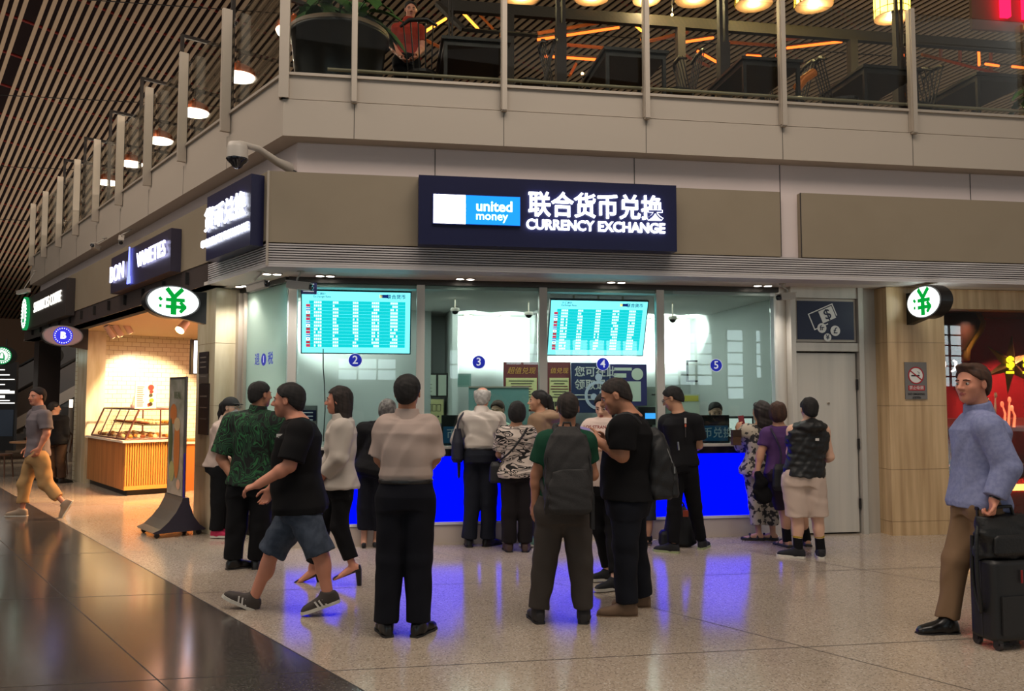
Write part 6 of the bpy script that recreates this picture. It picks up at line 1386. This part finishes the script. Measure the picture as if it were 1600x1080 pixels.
P_['cap'] = person(dict(label='woman in black cap, face mask and white shirt with pink shoes beside the pillar', Y=9.6, vox=.0085, hd=(362,637), h=.222, tyaw=335, hyaw=340, nk=(352,659), sh=((345,670,-.13),(355,669,.13)), el=((340,698,-.16),(354,698,.17)), wr=((354,714,-.12),(366,712,.1)),
  pel=(343,728), hp=((342,736,-.08),(346,736,.08)), kn=((341,786,-.08),(349,786,.08)), an=((338,-.06,0),(346,.08,-8)), fem=1, hair='pony', seed=17, skin='c',
  tops=[dict(name='shirt', mat=wshirt, hem=-.02, sleeve=1.6, collar=True, inf=.022)], bottoms=[dict(mat=blackt, waist=.1, r=(.098,.08,.075), leg=1.96)], shoes=('sneaker', M('pink_mesh', (196,40,84), .7), wsole), fsc=.9))
P_['leaf'] = person(dict(label='man in dark green leaf print shirt with a hand on his hip, back turned', Y=7.83, hd=(408,617), h=.235, tyaw=76, hyaw=48, nk=(402,643), sh=((364,661,.03),(432,661,-.05)), el=((346,716,.0),(441,716,.0)), wr=((362,744,-.06),(430,744,.15)),
  pel=(392,755), hp=((374,765),(409,765)), kn=((369,824),(407,824)), an=((366,0,42),(402,.03,100)), b=1.14, dep=1.1, arm=1.15, seed=18, skin='b', hand=((P(.8,.1,-.5),.6),(None,.4)),
  tops=[dict(name='shirt', mat=leafs, hem=-.03, sleeve=.88, collar=True, inf=.026, loose=.018, flare=.05)], bottoms=[dict(mat=blackt, waist=.1, r=(.118,.095,.086), leg=1.97)], shoes=('shoe', leath, dsole)))
P_['tee'] = person(dict(label='heavy man in black tee and denim shorts striding left with swinging arm', Y=6.28, hd=(449,626), h=.25, tyaw=184, hyaw=180, nk=(466,656), sh=((468,676,-.2),(458,672,.2)), el=((452,728,-.27),(450,726,.2)), wr=((404,757,-.30),(424,764,.24)),
  pel=(470,790), hp=((474,798,-.09),(464,798,.09)), kn=((500,866,-.10),(426,862,.10)), an=((512,927,-.10,184,-18),(397,934,.10,178,24)), b=1.12, dep=1.14, belly=.03, arm=1.15, leg=1.1, seed=19, skin='d', hand=((P(-1,0,-.35),.45,P(0,.3,-1)),(P(-.5,0,-1),.5)),
  tops=[dict(name='tee', mat=blacks, hem=-.07, sleeve=.86, inf=.02, loose=.014, flare=.09)], bottoms=[dict(name='denim_shorts', mat=cloth('grey_denim', (72,80,94), alt=(60,68,82), ns=20), waist=.02, leg=1.0, r=(.118,.112,.08), inf=.004, wr=.006)], shoes=('sneaker', M('brown_grey_mesh', (66,58,54), .8), wsole), fsc=1.05))
P_['heels'] = person(dict(label='dark haired woman in white shirt, black trousers and heeled pumps walking left', Y=7.22, hd=(528,626), h=.236, tyaw=184, hyaw=182, nk=(536,656), sh=((535,670,-.16),(528,668,.16)), el=((530,714,-.20),(522,712,.18)), wr=((506,742,-.17),(503,740,.14)),
  pel=(531,758), hp=((536,768,-.07),(530,768,.07)), kn=((530,822,-.07),(505,822,.07)), an=((550,881,-.07,184,-20),(487,888,.07,186,-22)), fem=1, hair='long', hcol='dark', seed=20, skin='d',
  tops=[dict(name='shirt', mat=wshirt2, hem=-.05, sleeve=1.9, collar=True, inf=.024, loose=.012, wr=.005, flare=.05)], bottoms=[dict(mat=blackt, waist=.02, r=(.09,.075,.064), inf=.004, leg=1.86)], shoes=('pump', leath, None), fsc=.93))
P_['hidden'] = person(dict(label='grey haired person in black clothes and cropped trousers behind the white shirted man', Y=8.95, vox=.0085, hd=(607,641), h=.225, tyaw=90, hyaw=70, nk=(598,661), sh=((569,673),(616,672)), el=((558,706,.05),(622,704,.06)), wr=((572,716,.24),(610,716,.24)),
  pel=(584,732), hp=((573,742),(596,742)), kn=((571,794),(593,794)), an=((569,0,100),(588,.04,82)), fem=1, hair='bob', hcol='grey', seed=21,
  tops=[dict(name='jacket', mat=blacks, hem=-.12, sleeve=1.8, inf=.03, loose=.015, flare=.08)], bottoms=[dict(mat=navyt, waist=.1, r=(.102,.085,.08), leg=1.68)], shoes=('pump', leath, None), fsc=.92))
P_['clerk'] = person(dict(label='clerk with tied back dark hair peering over the counter sign at window 5', Y=10.35, vox=.009, hd=(1118,644), h=.225, tyaw=268, hyaw=268, hpitchh=-12, nk=(1118,664,.03), sh=((1097,678),(1139,678)), el=((1093,703,-.06),(1143,703,-.06)), wr=((1106,684,-.28),(1130,684,-.28)),
  pel=(1118,734), hp=((1108,738),(1128,738)), kn=((1107,742,-.36),(1129,742,-.36)), an=((1107,-.30,270),(1129,-.30,270)), fem=1, hair='bun', seed=22, skin='c',
  tops=[dict(name='blouse', mat=wshirt, hem=-.05, sleeve=1.8, collar=True, inf=.02)], bottoms=[dict(mat=navyt, waist=.1, r=(.09,.07,.06), leg=1.9)], shoes=('shoe', leath, dsole)))
P_['clerk2'] = person(dict(label='clerk in mint shirt behind the glass beside the white haired man', Y=10.3, vox=.009, hd=(777,641), h=.225, tyaw=262, hyaw=250, hpitchh=-10, nk=(780,662,.03), sh=((762,676),(803,676)), el=((757,703,-.06),(808,703,-.06)), wr=((770,684,-.28),(794,684,-.28)),
  pel=(781,734), hp=((771,738),(791,738)), kn=((770,742,-.36),(792,742,-.36)), an=((770,-.30,270),(792,-.30,270)), hair='crop', hcol='brown', seed=23, skin='c',
  tops=[dict(name='shirt', mat=cloth('mint_cotton', (190,214,190)), hem=-.05, sleeve=1.8, collar=True, inf=.02)], bottoms=[dict(mat=navyt, waist=.1, r=(.09,.07,.06), leg=1.9)], shoes=('shoe', leath, dsole)))
P_['waitress'] = person(dict(label='woman in orange red shirt standing among the gallery tables', Y=10.15, zf=4.86, vox=.009, hd=(642,16), h=.215, tyaw=285, hyaw=282, hpitchh=-12, nk=(638,36), sh=((621,46),(655,47)), el=((614,74,-.02),(660,74,.0)), wr=((628,90,-.18),(650,88,-.2)),
  pel=(636,96), hp=((626,101),(646,101)), kn=((625,150),(647,150)), an=((625,0,280),(647,0,290)), fem=1, hair='pony', seed=24, skin='d',
  tops=[dict(name='shirt', mat=cloth('orange_red_shirt', (150,50,36)), hem=.0, sleeve=.7, collar=True, inf=.008)], bottoms=[dict(mat=blackt, waist=.14, r=(.098,.08,.07), leg=1.95)], shoes=('shoe', leath, dsole)))
P_['coat'] = person(dict(label='person in dark clothes standing by the escalator behind the walking man', Y=15.6, vox=.010, hd=(86,638), h=.22, tyaw=60, hyaw=40, nk=(87,650), sh=((74,656),(100,656)), el=((72,677,.0),(102,677,.0)), wr=((78,692,.08),(98,692,.1)),
  pel=(88,689), hp=((81,693),(95,693)), kn=((81,720),(95,720)), an=((81,0,60),(95,0,60)), hair='crop', seed=25,
  tops=[dict(name='coat', mat=blacks, hem=-.14, sleeve=1.9, inf=.03, flare=.08)], bottoms=[dict(mat=cloth('brown_trouser', (66,48,36)), waist=.1, r=(.1,.08,.07), leg=1.95)], shoes=('shoe', leath, dsole)))
# ------------------------------------------------------------ things people carry, and small parts they wear
bagk = M('black_nylon_bag', (20,20,22), .6, bump=.2, bscale=120); bagg = M('charcoal_bag', (40,38,38), .75, alt=(34,32,32), nscale=30, bump=.25, bscale=200); zipm = M('zip_silver', (150,148,146), .35, .7)
def carry(name, label, cat, at_): return thing(name, label, cat, at_)
def pack(t, c, side, out, w, hgt, dep, mat, h=.0075, up=Z):
    """c = centre of the face against the back; out = outward"""
    a = c-up*hgt/2+out*dep*.5; b = c+up*hgt/2+out*dep*.5
    sculpt('main_compartment', [loft(a, b, side, out, [0,.06,.35,.7,.9,1.0], [w*.44,w*.5,w*.5,w*.47,w*.38,w*.2], [dep*.42,dep*.5,dep*.5,dep*.42,dep*.32,dep*.14], [0,0,0,-dep*.06,-dep*.14,-dep*.24], 3.2)], 0, mat, t, h, wr=(.003,40,2))
    a2 = c-up*hgt*.47+out*dep*.98; b2 = c+up*hgt*.02+out*dep*.95
    sculpt('front_pocket', [loft(a2, b2, side, out, [0,.08,.6,1.0], [w*.38,w*.43,w*.42,w*.34], [dep*.14,dep*.2,dep*.17,dep*.06], None, 3)], 0, mat, t, h, wr=(.002,50,3))
    m = MB(); k = 14
    m.tube([c+side*(w*.46*math.cos(math.pi*i/k))+up*(hgt*(.02+.40*math.sin(math.pi*i/k)))+out*dep*(.86-.34*math.sin(math.pi*i/k)) for i in range(k+1)], .004, 6); m.build('zip', zipm if mat is bagk else M('dark_zip', (24,24,26), .4), t)
    m = MB(); m.tube([c+side*w*.1+up*hgt*.47, c+side*w*.07+up*hgt*.54, c-side*w*.07+up*hgt*.54, c-side*w*.1+up*hgt*.47], .008, 8); m.build('grab_handle', mat, t)
def strap(t, pts, r, mat=None, name='strap', flat=None):
    m = MB(); pts = [np.asarray(p) for p in pts]
    # smooth the polyline
    for _ in range(2):
        q = [pts[0]]
        for i in range(len(pts)-1): q += [pts[i]*.75+pts[i+1]*.25, pts[i]*.25+pts[i+1]*.75]
        pts = q+[pts[-1]]
    m.tube(pts, r, 8); m.build(name, mat or bagk, t)
# dark grey backpack
f = P_['pack']; c = atY(886,733,5.865); t = carry('backpack', 'large dark grey backpack on the back of the man in the green tee', 'backpack', c-Z*.3)
pack(t, c, X, -Y, .335, .60, .17, bagg, .007)
for i,sx in ((0,-1),(1,1)):
    s0 = f['sh'][i]*.55+f['nk']*.45
    strap(t, [c+X*sx*.075+Z*.24, s0+P(0,-.085,.03), s0+P(0,-.02,.085), s0+P(0,.08,.05), s0+P(sx*.02,.13,-.12), f['sh'][i]+P(sx*.045,.02,-.26), c+X*sx*.14-Z*.22], .021, bagg)
m = MB(); m.box(lambda a,b,d: c+X*a+Y*b+Z*d, .155,.18, -.13,-.02, -.40,-.16); m.build('hanging_strap', bagk, t)
# black backpack of the stout man (worn on his back, which faces right)
f = P_['jeans']; c = atY(1007,723,6.30); t = carry('backpack', 'black backpack with a pale zip arc on the stout man in the black tee', 'backpack', c-Z*.26)
pack(t, c, Y, X, .34, .53, .21, bagk, .007)
for i in (0,1): strap(t, [c+Z*.2+Y*(-.08 if i == 0 else .08), f['sh'][i]+P(.11,0,.05), f['sh'][i]+P(.02,.0,.115), f['sh'][i]+P(-.11,0,.03), f['sh'][i]+P(-.125,0,-.12), c-Z*.2+Y*(-.12 if i == 0 else .12)], .018, bagk)
m = MB(); m.tube([c+P(.235,-.1,.16), c+P(.24,-.1,.10)], .007, 6); m.tube([c+P(.2,-.13,-.02), c+P(.2,-.13,-.07)], .007, 6); m.build('zip_pull', zipm, t)
# shoulder bag and umbrella of the white haired man
f = P_['elder']; c = atY(715,696,9.0); t = carry('shoulder_bag', 'navy shoulder bag hanging on the left arm of the white haired man', 'bag', c-Z*.19)
sculpt('bag_body', [loft(c-Z*.18, c+Z*.18, X, Y, [0,.1,.6,1], [.05,.068,.06,.03], [.12,.15,.13,.08], None, 2.8)], 0, M('navy_bag', (22,24,42), .7), t, .0085)
strap(t, [c+Z*.16+Y*.08, atY(722,656,9.02)+Z*.02, atY(727,650,9.05)+Z*.055, atY(724,656,9.0)+P(-.05,-.06,0), c+Z*.16-Y*.08], .012, M('navy_bag', (22,24,42), .7))
c = atY(717,731,8.98); t = carry('umbrella', 'folded dark blue umbrella hanging below the navy shoulder bag', 'umbrella', c-Z*.11)
m = MB(); m.tube([c+Z*.16, c+Z*.04, c-Z*.09, c-Z*.115], [.012,.02,.016,.006], 10); m.build('folded_canopy', M('umbrella_navy', (20,22,50), .6), t); m = MB(); m.tube([c+Z*.15, c+Z*.2, c+Z*.215+X*.015, c+Z*.19+X*.02], .006, 8); m.build('handle', blk, t)
# handbag of the woman in zebra print
f = P_['zebra']; c = atY(776,738,8.70); t = carry('crossbody_bag', 'black crossbody bag at the hip of the woman in zebra print', 'bag', c-Z*.12)
sculpt('bag_body', [loft(c-Z*.11, c+Z*.11, X, Y, [0,.1,.8,1], [.06,.08,.072,.05], [.04,.055,.045,.02], None, 3)], 0, bagk, t, .0085)
strap(t, [c+Z*.1, atY(797,708,8.53), atY(815,684,8.53), atY(824,669,8.62), atY(824,667,8.78)], .011, bagk)
# phone and leaflet in the hands of the group of three
c = P_['jeans']['wr'][0]+P(-.13,.03,.055); t = carry('phone', 'white phone in the hands of the stout man in the black tee', 'phone', c)
m = MB(); ax_ = nrm(P(-.8,.2,.35)); m.obox(c, ax_, Y, np.cross(ax_, Y), .075, .036, .005); m.build('phone_body', M('phone_white', (216,212,206), .3), t); m = MB(); m.obox(c+np.cross(ax_,Y)*-.0055, ax_, Y, np.cross(ax_, Y), .068, .032, .001); m.build('phone_screen', M('phone_glass', (30,30,38), .1), t)
c = atY(903,672,6.35); t = carry('leaflet', 'pale violet leaflet held between the green tee man and the white tee woman', 'paper', c)
m = MB(); m.obox(c, nrm(P(1,.1,-.25)), nrm(P(0,1,.5)), nrm(P(.25,-.5,1)), .10, .07, .0012); m.build('sheet', M('violet_paper', (150,136,196), .6), t); m = MB(); m.obox(c+nrm(P(.25,-.5,1))*.002-X*.03, nrm(P(1,.1,-.25)), nrm(P(0,1,.5)), nrm(P(.25,-.5,1)), .04, .03, .0008); m.build('print', M('violet_print', (86,80,150), .6), t)
# black bag on the floor at the youth's feet
c = ground(1062,853); t = carry('rucksack', 'black rucksack with an orange tag on the floor between the young man\'s feet', 'backpack', c)
sculpt('main_compartment', [loft(c+Z*.005, c+Z*.42, X, Y, [0,.08,.5,.85,1], [.15,.18,.165,.12,.06], [.10,.12,.11,.08,.04], None, 3)], 0, bagk, t, .0085, wr=(.006,28,4))
sculpt('side_pocket', [loft(c+P(-.17,-.03,.01), c+P(-.17,-.03,.17), X, Y, [0,.15,.8,1], [.05,.06,.055,.03], [.07,.085,.08,.05], None, 2.8)], 0, bagk, t, .0085)
m = MB(); m.obox(c+P(.045,-.115,.36), X, Y, Z, .028, .006, .035); m.build('orange_tag', M('orange_tag', (200,90,60), .6), t)
strap(t, [c+P(-.05,0,.40), c+P(-.03,0,.47), c+P(.04,0,.47), c+P(.06,0,.40)], .01, bagk, 'grab_handle')
# bags of the woman in purple
c = atY(1219,746,8.82); t = carry('crossbody_bag', 'black crossbody bag of the woman in the purple top', 'bag', c-Z*.15)
sculpt('bag_body', [loft(c-Z*.14, c+Z*.14, X, Y, [0,.15,.8,1], [.06,.085,.07,.045], [.03,.05,.045,.02], None, 2.8)], 0, bagk, t, .0085)
strap(t, [c+Z*.12, atY(1221,706,8.83), atY(1212,684,8.83), atY(1204,670,8.92), atY(1206,668,9.05)], .012, M('violet_strap', (40,30,56), .6))
c = atY(1189,762,8.92); t = carry('jacket', 'black folded jacket held low by the woman in the purple top', 'jacket', c-Z*.18)
sculpt('folded_cloth', [loft(c-Z*.17+X*.05, c+Z*.18-X*.03, X, Y, [0,.2,.6,1], [.05,.10,.085,.03], [.03,.05,.05,.025], [0,.01,0,0], 2.2)], 0, blacks, t, .0085, wr=(.008,36,7))
# phone of the floral woman
c = P_['floral']['wr'][0]+P(.03,.05,.11); t = carry('phone', 'dark red phone case in the raised hand of the woman in the floral tunic', 'phone', c); m = MB(); m.obox(c, nrm(P(1,.2,.1)), nrm(P(-.1,.3,1)), nrm(P(0,-1,.3)), .035, .07, .006); m.build('phone_body', M('phone_red', (110,26,36), .4), t); m = MB(); m.obox(c-nrm(P(0,-1,.3))*.007, nrm(P(1,.2,.1)), nrm(P(-.1,.3,1)), nrm(P(0,-1,.3)), .031, .064, .001); m.build('phone_screen', M('phone_glass', (30,30,38), .1), t)
c = atY(1150,684,9.35); c[2] = 1.062; t = carry('pouch', 'small brown leather pouch standing on the counter beside the floral woman', 'bag', c); m = MB(); m.box(lambda a,b,d: c+U*a+N*b+Z*d, -.05,.05, -.03,.03, 0,.17); m.build('pouch_body', M('brown_pouch', (84,58,38), .6), t); m = MB(); m.box(lambda a,b,d: c+U*a+N*b+Z*d, -.051,.051, -.034,.0, .10,.172); m.build('flap', M('dark_pouch', (58,40,28), .6), t)
# suitcase and briefcase of the striding man
cs = ground(1560,1004); cs[0] += .02; cs[1] -= .06; ax_ = nrm(P(1,.28,0)); ay_ = np.cross(Z, ax_)
t = carry('suitcase', 'black wheeled suitcase pulled by the man in the light blue shirt', 'suitcase', cs)
q = lambda a,b,d: cs+ax_*a+ay_*b+Z*d
sc_m = M('suitcase_black', (22,22,24), .5, bump=.12, bscale=250)
sculpt('shell', [loft(q(0,0,.055), q(0,0,.56), ax_, ay_, [0,.04,.96,1], [.175,.19,.19,.175], [.10,.115,.115,.10], None, 6)], 0, sc_m, t, .007)
m = MB(); m.box(q, -.15,.15, -.125,-.112, .10,.34); m.build('front_pocket', sc_m, t)
m = MB(); m.box(q, -.192,.192, -.006,.006, .075,.545); m.build('zip_rib', M('zip_dark', (52,52,54), .4, .4), t)
m = MB(); m.box(q, .0,.012, -.130,-.124, .42,.50); m.build('red_tag', M('tag_red', (150,34,36), .5), t)
m = MB(); m.tube([q(-.11,.09,.55), q(-.11,.09,.86)], .008, 8); m.tube([q(.11,.09,.55), q(.11,.09,.86)], .008, 8); m.tube([q(-.12,.09,.865), q(.12,.09,.865)], .013, 8); m.build('pull_handle', M('handle_grey', (70,68,68), .3, .7), t)
for a,b in ((-.15,-.08),(.15,-.08),(-.15,.08),(.15,.08)):
    m = MB(); m.lathe(q(a-.012,b,.03), [(.03,0),(.03,.024)], 16, 0, ax_); m.build('wheel', M('wheel_rubber', (46,40,40), .5), t); m = MB(); m.box(q, a-.02,a+.02, b-.02,b+.02, .035,.07); m.build('caster_fork', blk, t)
t2 = carry('briefcase', 'soft black briefcase carried on top of the wheeled suitcase', 'bag', q(0,0,.56)); 
bm_ = M('briefcase_black', (16,16,17), .55, bump=.35, bscale=60)
sculpt('bag_body', [loft(q(.0,-.01,.565), q(-.01,-.01,.83), ax_, ay_, [0,.08,.75,1], [.19,.215,.20,.17], [.07,.085,.075,.04], None, 3.6)], 0, bm_, t2, .007, wr=(.006,34,9))
sculpt('front_pocket', [loft(q(.0,-.095,.585), q(0,-.09,.72), ax_, ay_, [0,.15,.85,1], [.15,.17,.165,.14], [.012,.022,.02,.008], None, 3.4)], 0, bm_, t2, .007)
hw = P_['blue']['wr'][0]
m = MB(); m.tube([q(-.08,-.01,.82), q(-.07,-.01,.885), q(.06,-.01,.885), q(.08,-.01,.82)], .012, 8); m.build('handle', bm_, t2)
strap(t2, [q(-.19,0,.78), q(-.235,-.02,.7), q(-.25,-.03,.45), q(-.22,-.03,.24), q(-.2,.0,.22), q(-.20,.06,.4), q(-.195,.05,.7)], .013, bm_, 'shoulder_strap')
# belt and watch of the striding man
f = P_['blue']; m = MB(); w = f['wr'][0]; d = nrm(f['wr'][0]-f['el'][0]); m.tube([w-d*.03, w-d*.008], .036, 16); m.build('watch', leath, f['t'])
# cap, mask, spectacles, prints
f = P_['cap']; H = f['H']; q = f['q']; R = f['R']; capm = M('cap_black', (20,20,22), .8)
sculpt('cap', [ell(q(0,-.08,.17), (.40*H,.47*H,.40*H), R), loft(q(0,.30,.20), q(0,.68,.15), R[0], R[2], [0,.5,1], [.30*H,.27*H,.10*H], [.03*H,.025*H,.02*H], None, 2.2)], [0,.05*H], capm, f['t'], .0075, cuts=[lambda x,y,z: ((x-f['hc'][0])*-R[2][0]+(y-f['hc'][1])*-R[2][1]+(z-f['hc'][2])*-R[2][2])+.10*H])
sculpt('face_mask', [ell(q(0,.20,-.22), (.26*H,.27*H,.20*H), R)], 0, M('mask_white', (200,196,200), .8), f['t'], .0075, cuts=[lambda x,y,z: -(((x-f['hc'][0])*R[1][0]+(y-f['hc'][1])*R[1][1]+(z-f['hc'][2])*R[1][2])-.12*H)])
def specs(f, mat):
    q = f['q']; H = f['H']; m = MB()
    for sx in (1,-1):
        c = q(sx*.15,.42,.0); m.tube([c+f['R'][0]*(.095*H*math.cos(a*math.pi/8))+f['R'][2]*(.085*H*math.sin(a*math.pi/8)) for a in range(17)], .0022, 6)
        m.tube([q(sx*.245,.40,.02), q(sx*.36,.2,.03), q(sx*.37,-.05,.02)], .0022, 6)
    m.tube([q(-.055,.43,.01), q(.055,.43,.01)], .0022, 6); m.build('spectacles', mat, f['t'])
specs(P_['youth'], blk); specs(P_['cap'], M('clear_frame', (160,156,150), .3))
wprint = M('print_white', (206,200,194), .7)
f = P_['tee']; m = MB(); c = f['sh'][0]*.4+f['pel']*.25+f['nk']*.35
c = atY(437,700,6.28-.165); m.obox(c, X, Y, Z, .011, .002, .085); m.obox(c+Z*.09+X*.02, X, Y, Z, .045, .002, .012); m.obox(c-Z*.09, X, Y, Z, .03, .002, .01); m.build('shirt_print', wprint, f['t'])
f = P_['youth']; c = atY(1071,662,8.65-.155); m = MB(); m.obox(c+Z*.03, X, Y, Z, .010, .002, .028); m.obox(c-Z*.02, X, Y, Z, .008, .002, .015, 1); m.obox(c-Z*.09, X, Y, Z, .004, .002, .05, 2); m.build('shirt_print', [wprint, M('print_orange', (196,96,70), .7), M('print_grey', (60,58,60), .7)], f['t'])
f = P_['vest']; c = atY(1277,687,8.37-.17); m = MB(); m.obox(c, X, Y, Z, .018, .002, .012); m.build('vest_label', wprint, f['t'])
f = P_['wtee']; c = atY(936,667,7.2)+f['tf']*.135; m = MB(); m.text('LOS STRANG', c, -f['ts'], Z, .038, .002, .02); m.build('shirt_lettering', M('print_red', (150,44,40), .7), f['t'])
f = P_['tee']; an = f['an'][0]; s_, fd, up = foot_frame(an, 184, -18)
for i in (0,1):
    a = f['an'][i]; s_, fd, up = foot_frame(a, (184,178)[i], (-18,24)[i]); lat = -s_ if float(-s_@Y) < 0 else s_
    m = MB()
    for k in range(3): c = a-up*.05+fd*(.028+.030*k)+lat*.045; m.obox(c, nrm(fd*.35+up), lat, nrm(np.cross(nrm(fd*.35+up), lat)), .030, .004, .006)
    m.build('shoe_stripes', wprint, f['t'])
